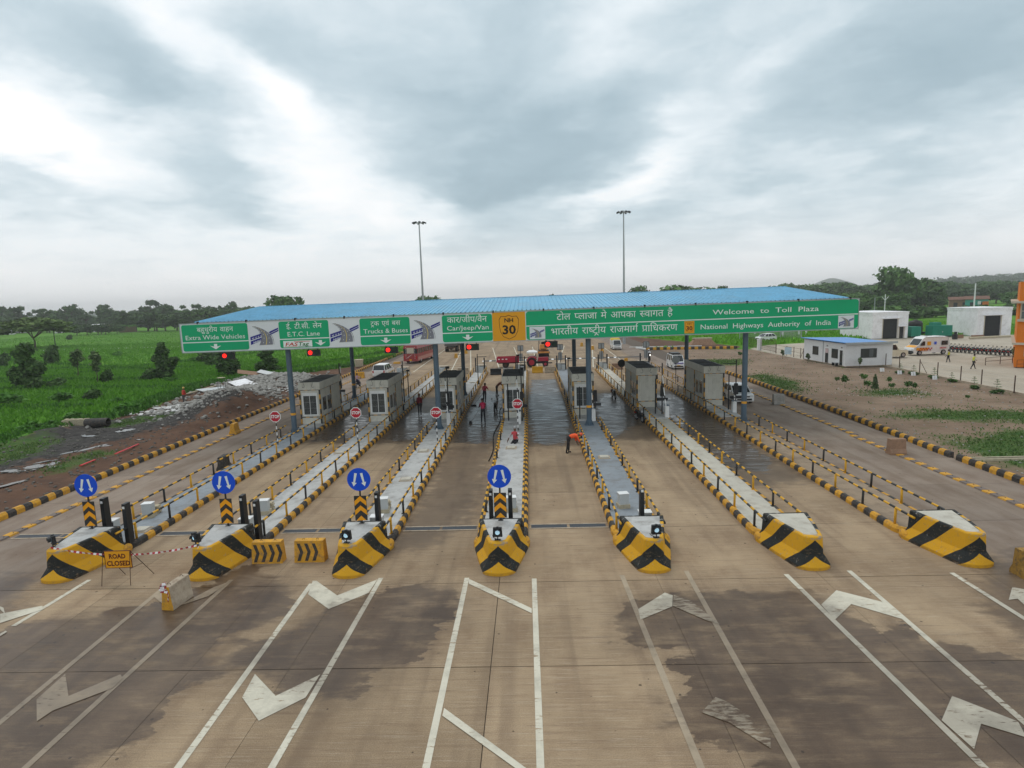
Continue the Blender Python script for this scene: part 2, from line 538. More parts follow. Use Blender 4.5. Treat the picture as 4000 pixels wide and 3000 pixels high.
def road_material(name, paint=None, worn=0.5):
    m, t, b = new_mat(name)
    pos = t.n('ShaderNodeNewGeometry').outputs['Position']
    rnd = t.n('ShaderNodeObjectInfo').outputs['Random']

    def att(k):
        return t.n('ShaderNodeAttribute', attribute_name=k).outputs['Fac']
    broom = t.noise(t.scalev(pos, (0.8, 30.0, 1.0)), 1.0, 4, 0.72)
    broom2 = t.noise(t.scalev(pos, (0.45, 8.0, 1.0)), 1.0, 6, 0.7)
    blot = t.noise(pos, 0.23, 6, 0.62)
    blot2 = t.noise(t.scalev(pos, (1.0, 0.45, 1.0)), 0.9, 5, 0.6)
    fine = t.noise(pos, 38.0, 3, 0.7)
    dry = t.mix(t.map(blot, 0.3, 0.7), (.375, .275, .175), (.25, .178, .112))
    dry = t.mix(t.math('MULTIPLY', t.map(blot2, 0.45, 0.75), 0.55), dry, (.185, .12, .075))
    dry = t.mix(t.math('MULTIPLY', t.map(broom2, 0.48, 0.74), 0.7), dry, (.19, .125, .082))
    dry = t.mix(t.math('MULTIPLY', t.map(broom, 0.52, 0.74), 0.65), dry, (.47, .395, .30))
    dry = t.mix(0.5, dry, t.mix(t.map(fine, 0.3, 0.7), (.30, .30, .30), (.70, .70, .70)), 'OVERLAY')
    xx = t.n('ShaderNodeSeparateXYZ', {'Vector': pos})
    side = t.math('ADD', t.map(xx.outputs[0], -18.4, -19.4), t.map(xx.outputs[0], 16.4, 17.6), clamp=True)
    dry = t.mix(t.math('MULTIPLY', side, 0.75), dry, t.mix(t.map(blot2, 0.3, 0.75), (.25, .205, .175), (.17, .125, .10)))
    # tyre-darkened wheel paths along the lanes
    wp = t.noise(t.scalev(pos, (1.15, 0.045, 1.0)), 1.0, 3, 0.5)
    dry = t.mix(t.math('MULTIPLY', t.map(wp, 0.5, 0.68), 0.42), dry, (.165, .115, .078))
    tone = t.math('MULTIPLY_ADD', rnd, 0.2, 0.9)
    dry = t.mix(1.0, dry, t.n('ShaderNodeCombineColor', {0: tone, 1: tone, 2: tone}).outputs[0], 'MULTIPLY')
    # oil spots and grit
    vor = t.n('ShaderNodeTexVoronoi', {'Vector': t.scalev(pos, (1, 1, 0.1)), 'Scale': 1.9})
    spot = t.math('MULTIPLY', t.math('LESS_THAN', vor.outputs['Distance'], t.math('MULTIPLY', t.n('ShaderNodeSeparateColor', {0: vor.outputs['Color']}).outputs[0], 0.085)), 0.75)
    dry = t.mix(spot, dry, (.06, .04, .03))
    if paint:
        pn = t.noise(t.scalev(pos, (1.5, 7.0, 1.0)), 1.6, 6, 0.7)
        pn2 = t.noise(pos, 0.5, 3, 0.5)
        k = t.math('ADD', pn, t.math('MULTIPLY', t.math('SUBTRACT', pn2, 0.5), 0.5))
        cover = t.map(k, worn, worn + 0.10, 1.0, 0.0)
        pc = t.mix(t.map(t.noise(pos, 1.1, 7, .7), 0.42, 0.75), paint, [c * .66 for c in paint])
        dry = t.mix(t.math('MULTIPLY', cover, 0.92), dry, pc)
    rag = t.math('SUBTRACT', t.noise(t.scalev(pos, (0.9, 2.0, 1.0)), 1.3, 7, 0.62), 0.5)
    rag2 = t.math('SUBTRACT', t.noise(pos, 1.6, 4, 0.6), 0.5)
    edge = t.math('ADD', t.math('MULTIPLY', rag, 1.5), t.math('MULTIPLY', rag2, 0.9))
    soft = t.map(t.noise(pos, 0.42, 2), .42, .62, .05, .55)
    wraw = t.math('ADD', att('wet'), edge)
    wet = t.map(wraw, t.math('MULTIPLY', soft, -1.0), soft)
    halo = t.math('MULTIPLY', t.map(wraw, -0.9, 0.1), 0.3)
    pool = t.map(t.math('ADD', att('pool'), t.math('MULTIPLY', edge, 1.6)), -0.12, 0.2)
    damp = t.math('MULTIPLY', t.map(t.math('ADD', att('damp'), t.math('MULTIPLY', edge, 1.6)), -0.5, 0.6), 0.72)
    drying = t.map(t.noise(t.scalev(pos, (0.8, 2.2, 1.0)), 0.75, 6, 0.65), 0.46, 0.72)       # half-dry streaks inside the wet film
    wet = t.math('MULTIPLY', wet, t.math('MULTIPLY_ADD', drying, -0.45, 1.0))
    film = t.math('MAXIMUM', t.math('MAXIMUM', wet, halo), t.math('MAXIMUM', pool, damp))
    fcol = t.math('MULTIPLY', film, t.math('MULTIPLY_ADD', cover, -0.42, 1.0)) if paint else film
    soaked = t.mix(1.0, dry, t.mix(t.map(t.noise(pos, 0.55, 5, .6), .38, .66), (.34, .295, .265), (.24, .195, .165)), 'MULTIPLY')
    col = t.mix(fcol, dry, soaked)
    col = t.mix(t.math('MULTIPLY', pool, 0.5), col, (.05, .042, .036))
    _set(t, b, 'Base Color', col)
    r1 = t.math('MULTIPLY_ADD', film, -0.46, 0.86)
    prip = t.noise(t.scalev(pos, (0.35, 3.0, 1.0)), 1.6, 4, 0.6)
    r2 = t.math('SUBTRACT', r1, t.math('MULTIPLY', t.math('MULTIPLY', pool, t.map(prip, 0.47, 0.62)), 0.34))
    _set(t, b, 'Roughness', t.math('MAXIMUM', t.math('ADD', r2, t.math('MULTIPLY', t.math('SUBTRACT', blot2, 0.5), 0.15)), 0.05))
    _set(t, b, 'Specular IOR Level', t.math('MULTIPLY_ADD', film, 0.14, 0.2))
    h = t.math('ADD', t.math('MULTIPLY', broom, 0.7), t.math('MULTIPLY', fine, 0.3))
    dryk = t.math('MULTIPLY_ADD', film, -0.65, 1.0)
    bn = t.n('ShaderNodeBump', {'Height': t.math('MULTIPLY', h, dryk), 'Strength': 0.35, 'Distance': 0.012})
    _set(t, b, 'Normal', bn.outputs[0])
    return m


M['road'] = road_material('road_concrete')
M['mark'] = road_material('worn_white_marking', (.64, .60, .49), 0.57)
M['markgone'] = road_material('mostly_gone_marking', (.42, .36, .27), 0.47)
M['markworn'] = road_material('rubbed_white_marking', (.40, .325, .235), 0.62)


def ground_material():
    m, t, b = new_mat('ground_soil_and_crops')
    pos = t.n('ShaderNodeNewGeometry').outputs['Position']

    def att(k):
        return t.n('ShaderNodeAttribute', attribute_name=k).outputs['Fac']
    big = t.noise(pos, 0.012, 4, 0.5)
    mid = t.noise(t.scalev(pos, (0.25, 1.0, 1.0)), 0.16, 5, 0.6)
    fine = t.noise(pos, 1.6, 4, 0.7)
    vf = t.noise(pos, 9.0, 3, 0.7)
    crop = t.mix(t.map(big, 0.35, 0.65), (.085, .235, .014), (.06, .175, .018))
    crop = t.mix(t.map(mid, 0.40, 0.62), crop, (.12, .25, .024))
    crop = t.mix(t.math('MULTIPLY', t.map(fine, 0.45, 0.7), 0.4), crop, (.03, .10, .012))
    crop = t.mix(t.math('MULTIPLY', att('bund'), 0.8), crop, (.03, .09, .016))
    e = t.math('ADD', t.math('MULTIPLY', t.math('SUBTRACT', t.noise(pos, 0.35, 5, 0.6), 0.5), 5.0), t.math('MULTIPLY', t.math('SUBTRACT', fine, 0.5), 1.6))
    soil = t.mix(t.map(t.noise(pos, 0.5, 5, 0.6), 0.35, 0.7), (.135, .075, .048), (.085, .05, .036))
    lot = t.mix(t.map(t.noise(pos, 0.22, 5, 0.62), 0.35, 0.68), (.265, .19, .135), (.19, .13, .09))
    lot = t.mix(t.math('MULTIPLY', t.map(vf, 0.58, 0.75), 0.55), lot, (.38, .33, .27))
    lot = t.mix(t.math('MULTIPLY', t.map(t.noise(pos, 0.9, 5, 0.7), 0.52, 0.68), 0.45), lot, (.085, .095, .04))
    yard = t.mix(t.map(t.noise(t.scalev(pos, (1, .5, 1)), 0.3, 5, 0.6), 0.3, 0.7), (.47, .415, .335), (.38, .325, .255))
    yard = t.mix(t.math('MULTIPLY', t.map(vf, 0.5, 0.75), 0.3), yard, (.22, .18, .14))
    blk = t.mix(t.map(fine, 0.35, 0.7), (.075, .068, .063), (.03, .028, .027))
    lawn = t.mix(t.map(fine, 0.3, 0.7), (.04, .10, .022), (.085, .12, .035))
    c = t.mix(t.map(t.math('ADD', att('dirt'), e), -0.4, 0.4), crop, soil)
    c = t.mix(t.map(t.math('ADD', att('black'), t.math('MULTIPLY', e, 1.9)), -0.4, 0.9), c, blk)
    c = t.mix(t.map(t.math('ADD', att('lot'), t.math('MULTIPLY', e, 0.4)), -0.3, 0.3), c, lot)
    c = t.mix(t.map(t.math('ADD', att('lawn'), t.math('MULTIPLY', e, 1.3)), -0.9, 1.2), c, lawn)
    c = t.mix(t.map(t.math('ADD', att('yard'), t.math('MULTIPLY', e, 0.15)), -0.2, 0.2), c, yard)
    _set(t, b, 'Base Color', c)
    b.inputs['Roughness'].default_value = 0.95
    b.inputs['Specular IOR Level'].default_value = 0.1
    hh = t.math('ADD', t.math('MULTIPLY', fine, 0.8), t.math('MULTIPLY', vf, 0.35))
    _set(t, b, 'Normal', t.n('ShaderNodeBump', {'Height': hh, 'Strength': 0.8, 'Distance': 0.12}).outputs[0])
    return m


M['ground'] = ground_material()
DIRT = [[(-26, 0), (-46, 0), (-43, 30), (-41.5, 44), (-41.7, 49.6), (-39.8, 57.5), (-40.6, 60), (-42, 69), (-43.5, 77), (-40, 84), (-36.2, 88), (-28.8, 99), (-24.8, 115), (-23.5, 130), (-20, 150), (-12, 150), (-22, 60)],
        [(21, 117), (38, 108.8), (41, 116), (34, 130), (27.7, 148), (20, 200), (16, 200), (14, 117)]]
LOT = [[(24, 0), (62, 0), (62, 45), (45.2, 54), (46.4, 78.6), (41, 78.6), (40.9, 90), (40.2, 108), (37.7, 108.8), (21.2, 117.5), (18, 105), (24, 85)]]
YARD = [[(44.9, 54), (46.3, 78.5), (40.9, 79), (40.7, 90), (40, 109), (46, 116), (69, 123), (100, 124), (112, 118), (112, 40), (62, 44)]]
BLACKS = [[(-36.5, 66), (-33, 67), (-29.6, 64), (-29.4, 57), (-31, 54), (-34, 56), (-36.5, 60)], [(-42.5, 45), (-41.6, 51), (-38, 57), (-33, 62), (-30, 58), (-31.5, 50), (-33, 44), (-34.5, 36), (-36, 26), (-41, 26), (-43, 36)]]
LAWN = [[(26.5, 35), (27.5, 39.5), (33, 41.5), (41, 41), (48, 36), (48, 28), (31, 28), (27.5, 32)], [(28, 46.5), (33, 49.5), (42, 47), (46, 44), (36, 43.5)], [(25.2, 62), (26, 72), (29, 74), (30, 66), (27.5, 60)], [(32, 57), (33, 60), (38, 60), (37, 56)], [(25, 85), (26, 93), (33, 92), (30, 85)],
        [(-46, 30), (-42.6, 44), (-40.6, 47), (-37.5, 45), (-36.5, 40.5), (-37.5, 30)], [(-39, 51.5), (-37.8, 55), (-35.5, 55.5), (-35.5, 53), (-37, 50.5)], [(-32.6, 41), (-31, 41.8), (-30.2, 39), (-31, 36), (-32.4, 36.5)]]
far = 1e3


def many(ps):
    return lambda X, Y: np.maximum.reduce([sdf(p, X, Y) for p in ps])


def bund(X, Y):
    b = np.zeros(X.shape)
    for (x0, y0), (x1, y1) in [((-150, 88), (-46, 76)), ((-150, 118), (-60, 102)), ((-46, 76), (-30, 128)), ((-150, 70), (-48, 62)), ((-66, 100), (-150, 150)), ((-90, 60), (-60, 140)), ((-150, 105), (-58, 86))]:
        dx, dy = x1 - x0, y1 - y0
        t = np.clip(((X - x0) * dx + (Y - y0) * dy) / (dx * dx + dy * dy), 0, 1)
        d = np.hypot(X - x0 - t * dx, Y - y0 - t * dy)
        b = np.maximum(b, np.exp(-(d / .9) ** 2))
    return b


def relief(X, Y):
    z = np.full(X.shape, -0.09)
    d = sdf(DIRT[0], X, Y)
    bump = 0.10 * np.sin(X * 1.3 + np.sin(Y * .7)) * np.sin(Y * 1.1 + X * .4)
    z = z + np.where(d > 0, np.clip(d / 2.5, 0, 1) * bump * np.clip((-27.0 - X) / 1.5, 0, 1), 0)
    # dark soil heap, red soil bank beside the kerb, spoil ridge by the field
    z = z + 1.75 * np.exp(-((X + 31.4) / 2.7) ** 2 - ((Y - 59.5) / 4.6) ** 2)
    z = z + 0.75 * np.exp(-((X + 29.3) / 1.3) ** 2 - ((Y - 56) / 6.0) ** 2) + 0.55 * np.exp(-((X + 41.0) / 1.6) ** 2 - ((Y - 47.5) / 3.0) ** 2)
    z = z + 0.5 * np.exp(-((X + 34) / 3.0) ** 2 - ((Y - 70) / 6.0) ** 2) + 0.9 * np.exp(-((X + 36.5) / 4.0) ** 2 - ((Y - 81) / 4.0) ** 2)
    return z


M['ground'].use_fake_user = False
gattr = {'dirt': many(DIRT), 'lot': many(LOT), 'yard': many(YARD), 'black': many(BLACKS), 'lawn': many(LAWN), 'bund': bund}
xs = np.concatenate([np.arange(-150, -48, 2.0), np.arange(-48, -25, 0.45), np.arange(-25, 25, 5.0), np.arange(25, 120.1, 1.6)])
ys = np.concatenate([np.arange(-2, 30, 2.0), np.arange(30, 100, 0.6), np.arange(100, 170.1, 1.8)])
near = link('ground', grid_mesh('ground', xs, ys, relief, M['ground'], gattr))
tag(near, kind='structure')
xs2 = [-3900, -1500, -600, -150, 120, 600, 1500, 3900]
ys2 = [-140, -2, 170, 600, 1500, 3900]
fg = bpy.data.meshes.new('far_field')
vs, fs = [], []
nf = {k: [] for k in gattr}
for j in range(len(ys2) - 1):
    for i in range(len(xs2) - 1):
        if ys2[j] == -2 and xs2[i] == -150:
            continue
        n = len(vs)
        vs += [(xs2[i], ys2[j], -.09), (xs2[i + 1], ys2[j], -.09), (xs2[i + 1], ys2[j + 1], -.09), (xs2[i], ys2[j + 1], -.09)]
        fs.append((n, n + 1, n + 2, n + 3))
fg.from_pydata(vs, [], fs)
fg.materials.append(M['ground'])
for k in gattr:
    at = fg.attributes.new(k, 'FLOAT', 'POINT')
    at.data.foreach_set('value', np.full(len(vs), 0.0 if k == 'bund' else -far, np.float32))
tag(link('field', fg), kind='structure')

# toll road: a dark bed with the concrete bays lying on it, open joints between them
bed = MB().box(-26.2, 24.6, 0, 150, -.2, -.035)
bed.prism([(-24, 150), (20, 150), (9, 330), (-12, 330)], -.2, -.01, 'z')
road = tag(bed.build('road', mat('joint_filler', (.10, .075, .055), .9)), kind='structure')
JX = [-26.2, -20.9, -15.3, -9.7, -6.9, -1.3, 4.3, 10.0, 15.7, 20.9, 24.6]
JY = [0.25] + [0.25 + 4.9 * k for k in range(1, 19)]
for j in range(len(JY) - 1):
    for i in range(len(JX) - 1):
        x0, x1, y0, y1 = JX[i] + (.011 if i == 5 else .005), JX[i + 1] - (.011 if i == 4 else .005), JY[j] + .01, JY[j + 1] - .01
        if y1 < 5:
            continue
        r = .16 if y0 < 25 else .4
        gx, gy = np.linspace(x0, x1, max(2, int((x1 - x0) / r))), np.linspace(y0, y1, max(2, int((y1 - y0) / r)))
        gz = rng.uniform(-.0015, .0015)
        link('concrete_slab', grid_mesh('concrete_slab', gx, gy, gz, M['road'], RATT), road)
link('far_carriageway', grid_mesh('far_carriageway', np.linspace(-24.5, 21, 60), np.linspace(JY[-1] + .012, 150, 90), 0.0, M['road'], RATT), road)


_mk = [.004]


def marking(poly, name='road_marking', m='mark', res=.22):
    "painted area laid a few millimetres above the concrete, cut from its outline"
    _mk[0] += .0006
    zz = _mk[0]
    bm = bmesh.new()
    f = bm.faces.new([bm.verts.new((x, y, zz)) for x, y in poly])
    if f.normal.z < 0:
        f.normal_flip()
    bmesh.ops.triangulate(bm, faces=bm.faces[:])
    for axis in (0, 1):
        lo, hi = min(p[axis] for p in poly), max(p[axis] for p in poly)
        for q in np.arange(lo + res * 2, hi, res * (2 if hi - lo < 8 else 3)):
            no = (1, 0, 0) if axis == 0 else (0, 1, 0)
            bmesh.ops.bisect_plane(bm, geom=bm.verts[:] + bm.edges[:] + bm.faces[:], plane_co=(q, q, 0), plane_no=no)
    me = bpy.data.meshes.new(name)
    bm.to_mesh(me)
    bm.free()
    me.materials.append(M[m])
    co = np.empty(len(me.vertices) * 3, np.float32)
    me.vertices.foreach_get('co', co)
    X, Y = co[0::3].astype(float), co[1::3].astype(float)
    for k, fn in RATT.items():
        at = me.attributes.new(k, 'FLOAT', 'POINT')
        at.data.foreach_set('value', fn(X, Y).astype(np.float32))
    return tag(link(name, me), kind='structure')


def strip(x0, y0, x1, y1, wd=.17, m='mark'):
    d = Vector((x1 - x0, y1 - y0)).normalized()
    n = Vector((-d.y, d.x)) * wd / 2
    return marking([(x0 + n.x, y0 + n.y), (x0 - n.x, y0 - n.y), (x1 - n.x, y1 - n.y), (x1 + n.x, y1 + n.y)], 'lane_line', m)


for a in [(-2.5, 20.25, -2.46, 6), (-.06, 20.1, 0.02, 6), (-8.12, 20.0, -7.85, 6), (-5.67, 20.35, -5.98, 6), (-13.5, 19.75, -13.1, 6), (-11.27, 20.4, -11.5, 6), (-16.8, 20.6, -16.92, 17.4),
          (3.1, 20.25, 3.55, 6), (5.46, 20.5, 5.3, 6), (8.87, 20.1, 9.4, 6), (11.17, 20.3, 10.98, 6), (14.55, 20.0, 14.75, 6)]:
    strip(*a, m='markworn' if a[0] in (-13.5, -11.27, 3.1, 5.46) else 'mark')
for px in ([(1203, 2322), (1222, 2270), (1237, 2270), (1317, 2327), (1475, 2264), (1439, 2318), (1284, 2380)],
           [(996, 2634), (1077, 2720), (1251, 2636), (1194, 2726), (1011, 2817), (946, 2725)]):
    marking([tuple(G(*q)[:2]) for q in px], 'chevron_marking')
for px in ([(2493, 2381), (2597, 2316), (2628, 2327), (2626, 2370), (2502, 2422)], [(3262, 2422), (3208, 2363), (3267, 2307), (3452, 2354), (3533, 2422), (3325, 2361)],
           [(3678, 2815), (3719, 2720), (3976, 2820), (4010, 2883), (3832, 2829), (3805, 2928)], [(3940, 2345), (3954, 2295), (4040, 2310), (4040, 2400), (3975, 2340)],
           [(2740, 2784), (2795, 2725), (2830, 2738), (3010, 2850), (3010, 2925), (2850, 2825)], [(2632, 2325), (2700, 2350), (2812, 2440), (2760, 2425), (2628, 2368)],
           [(143, 2734), (255, 2634), (268, 2721), (470, 2636), (480, 2650), (440, 2690), (206, 2778), (144, 2820)], [(692, 2371), (835, 2295), (905, 2270), (815, 2330)], [(600, 2332), (640, 2310), (634, 2360)]):
    marking([tuple(G(*q)[:2]) for q in px], 'chevron_marking', 'mark' if px[0][0] > 3200 or px[0][0] in (2493,) else ('markgone' if px[0][0] in (2740, 2632) else 'markworn'))
for px in ([(1830, 2262), (1832, 2282), (2077, 2397), (2077, 2378)], [(1735, 2768), (1728, 2798), (2050, 3030), (2085, 3025)], [(0, 2400), (0, 2436), (172, 2381), (165, 2368)], [(0, 2478), (0, 2488), (28, 2470), (22, 2466)], [(0, 2370), (0, 2382), (20, 2400), (14, 2376)]):
    marking([tuple(G(*q)[:2]) for q in px], 'diagonal_marking')
# far markings beyond the islands
for x0, x1, y0, y1 in ((-8.6, -12.8, 85, 128), (-11.6, -14.6, 86, 128), (3.8, 7.5, 85, 128), (-1.0, -3.4, 85, 128), (1.2, .6, 85, 128), (-4.4, -8, 85, 128), (9.2, 13.5, 86, 128), (14.4, 15.2, 86, 128), (-17.2, -18.2, 86, 128)):
    strip(x0, y0, x1, y1, .16, 'mark')
for y in (88, 91, 94.5):
    strip(-12 - (y - 88) * .2, y, -9 - (y - 88) * .2, y - 1.2, .2)
# striped speed hump across the far carriageway
hump = tag(bpy.data.objects.new('speed_hump', None), kind='structure')
COL.objects.link(hump)
hx = -8.0
for k in range(46):
    wd = .38 if k % 2 == 0 else .78
    dark = k % 2 == 1 or hx > 15.2
    MB().prism([(98.6, .01), (98.9, .07), (99.4, .09), (99.9, .07), (100.2, .01)], hx + .004, hx + wd, 'x').build('hump_block', M['kblack'] if dark else M['white'], hump)
    hx += wd
    if hx > 18.6:
        break
# joint grilles set across the lanes
for i, (x0, x1) in enumerate([(-26, -19.2), (-16.9, -13.6), (-11.3, -8.1), (-5.8, -2.5), (-.2, 3.2)][1:] + [(-23.6, -19.4)]):
    dr = tag(bpy.data.objects.new('road_drain', None), kind='structure')
    COL.objects.link(dr)
    MB().box(x0, x1, 24.78, 24.86, 0, .014).box(x0, x1, 25.24, 25.32, 0, .014).build('drain_edge', M['rawconc'], dr)
    n = 2
    for k in range(n):
        a, b = x0 + (x1 - x0) * k / n + .06, x0 + (x1 - x0) * (k + 1) / n - .06
        mb = MB().box(a, b, 24.87, 25.23, 0, .006)
        for q in np.arange(a + .05, b - .04, .11):
            mb.box(q, q + .05, 24.89, 25.21, .006, .012)
        mb.build('drain_grate', mat('grate_steel%d%d' % (i, k), (.05, .055, .065), .5, .3, 3), dr)

# ------------------------------------------------------------------ toll islands, kerbs, rails, barriers
IC = [-18.06, -12.46, -6.96, -1.35, 4.33, 10.06, 15.83]
ORD = ['leftmost', 'second-left', 'third-left', 'middle', 'third-right', 'second-right', 'rightmost']
KP = [(0, -.02), (.20, -.02), (.20, .17), (.13, .27), (0, .27)]          # kerb profile: inside at 0, road side at .2


def kerb_mesh(m, ln=.492, sc=1.0):
    mb = MB().prism([(u * sc, v * sc) for u, v in KP], -ln / 2, ln / 2, 'y')
    me = mb.mesh('kerb_block', M[m])
    return me


KM = [kerb_mesh('kyellow'), kerb_mesh('kblack')]
KMF = [kerb_mesh('kyellow', sc=1.25), kerb_mesh('kblack', sc=1.25)]


def kerb_run(parent, x, y0, y1, face, meshes=KM, k0=0):
    k = k0
    y = y0
    while y < y1:
        o = link('kerb_block', meshes[k % 2], parent, (x + random.uniform(-.008, .008), y + .25, random.uniform(-.008, .006)), (random.uniform(-.008, .008), 0, (0 if face > 0 else PI) + random.uniform(-.012, .012)))
        y += .5
        k += 1


def slab_outline(hw, y0, y1, r=.55, n=6):
    pts = []
    for (cx, cy, a0) in ((hw - r, y1 - r, 0), (-hw + r, y1 - r, 90), (-hw + r, y0 + r, 180), (hw - r, y0 + r, 270)):
        for k in range(n + 1):
            a = math.radians(a0 + 90 * k / n)
            pts.append((cx + r * math.cos(a), cy + r * math.sin(a)))
    return pts


M['conc4'] = mat('muddy_concrete', (.30, .225, .155), .85, .2, .7, 14, bump=.3, grime=(.16, .11, .075), gamt=.7)
for i, c in enumerate(IC):
    t = thing('toll_island', 'long raised kerbed toll island behind the %s of the front striped crash barriers' % ORD[i], 'traffic island', (c, 0, 0), 0, 'toll islands')
    cm = M['conc2'] if i in (0, 4) else (M['conc3'] if i == 5 else (M['conc4'] if i == 6 else M['conc']))
    MB().prism(slab_outline(.87, 23.35, 82.4, .4), -.02, .25, 'z').build('island_slab', cm, t)
    MB().prism(slab_outline(.84, 46.6, 58.6, .1), .25, .33, 'z').build('booth_plinth', M['conc'], t)
    kerb_run(t, .87, 23.9, 82.0, 1, KM, 1)
    kerb_run(t, -.87, 23.9, 82.0, -1, KM, 0)
    # rounded kerb returns at the front end
    for sx in (-1, 1):
        rg = []
        for k in range(5):
            a = math.radians(90 * k / 4)
            cx, cy = sx * .45, 23.9
            rg.append([(cx + sx * (.42 + u) * math.cos(a), cy - (.42 + u) * math.sin(a) * 1.05, v) for u, v in KP])
        MB().rings(rg).build('kerb_return', M['kblack'] if i < 4 else M['kyellow'], t)

# outer kerbs, taller, with a chamfered face
lk = tag(bpy.data.objects.new('kerb', None), kind='structure')
COL.objects.link(lk)
kerb_run(lk, -26.35, 14, 122, 1, KMF, 0)
rk = tag(bpy.data.objects.new('kerb', None), kind='structure')
COL.objects.link(rk)
y = 15.0
k = 0
while y < 96:
    if not (33.8 < y < 34.4):
        link('kerb_block', KMF[k % 2], rk, (24.72 + max(0, min(1, (y - 36) / 12)) * .55 - max(0, (y - 70) / 26) * 1.2, y + .25, random.uniform(-.01, .008)), (0, 0, PI + random.uniform(-.015, .015)))
    y += .5
    k += 1
xk = tag(bpy.data.objects.new('kerb', None), kind='structure')
COL.objects.link(xk)
for k in range(26):
    link('kerb_block', KMF[k % 2], xk, (22.3 + k * .62, 112.2 - .1 * k, .02), (0, 0, PI / 2 - .16 + PI), ).scale = (1, 1.22, 1.3)
for k in range(7):
    link('kerb_block', M and kerb_mesh('white') if k == 0 else bpy.data.meshes['kerb_block.004'], xk, (22.0 - k * .16, 112.6 + k * .6, .02), (0, 0, PI + .25))
# low rubber dividers between the service lanes
DB = []
for m in ('kyellow', 'kgrey'):
    if m == 'kgrey':
        M['kgrey'] = mat('faded_grey_paint', (.16, .13, .115), .8, .2, 3, grime=(.24, .17, .12), gamt=.6)
    mb = MB().box(-.2, .2, -.245, .245, 0, .065, 0, .03, .012)
    mb.cyl((.05, .1, .06), (.05, .1, .085), .025, .025, 6, 1)
    DB.append(mb.mesh('divider_block', [M[m], M['dark']]))
for x, y0, y1 in ((-24.0, 15, 84), (22.05, 15, 76)):
    mg = tag(bpy.data.objects.new('lane_divider', None), kind='structure')
    COL.objects.link(mg)
    k = 0
    y = y0
    while y < y1:
        if not (x < 0 and 45.9 < y < 46.6) and not (x > 0 and (52.4 < y < 53.2 or 35.1 < y < 36)):
            link('divider_block', DB[k % 2], mg, (x + (.25 if x > 0 and y > 40 else 0), y + .25, .004), (0, 0, random.uniform(-.02, .02)))
        y += .5
        k += 1

# guard rails
RAILZ = .95


def guard_rail(x, y0, y1, label, k0=0):
    t = thing('guard_rail', label, 'guard rail', (x, y0, 0), 0, 'striped pipe rails along the toll islands')
    mb = MB()
    n = max(1, round((y1 - y0) / .4))
    st = (y1 - y0) / n
    vs, N = [], 8
    rgs = [[(.048 * math.cos(2 * PI * a / N), k * st, RAILZ + .048 * math.sin(2 * PI * a / N)) for a in range(N)] for k in range(n + 1)]
    for k in range(n):
        mb.rings([rgs[k], rgs[k + 1]], (k + k0) % 2, caps=(k in (0, n - 1)))
    mb.build('rail_pipe', [M['yellow'], M['black']], t, smooth=True)
    q, k = 1.2, k0
    while q < y1 - y0:
        MBpost = POSTM[k % 2]
        link('rail_post', MBpost, t, (random.uniform(-.01, .01), q, .24), (random.uniform(-.015, .015), random.uniform(-.015, .015), 0))
        q += 2.4
        k += 1
    return t


POSTM = [MB().cyl((0, 0, 0), (0, 0, .70), .052, .052, 8).box(-.09, .09, -.09, .09, 0, .02).mesh('rail_post', M[m], True) for m in ('yellow', 'black')]
for i, c in enumerate(IC):
    for s, nm in ((-1, 'left'), (1, 'right')):
        x = c + s * .87
        full = (i < 4 and s > 0) or (i >= 4 and s < 0)
        if full:
            guard_rail(x, 22.75, 81.8, 'striped pipe rail running unbroken along the %s edge of the %s toll island' % (nm, ORD[i]), i)
        else:
            guard_rail(x, 22.75, 44.2, 'striped pipe rail on the %s edge of the %s toll island before its booth' % (nm, ORD[i]), i + 1)
            guard_rail(x, 58.6, 81.8, 'striped pipe rail on the %s edge of the %s toll island beyond its booth' % (nm, ORD[i]), i)


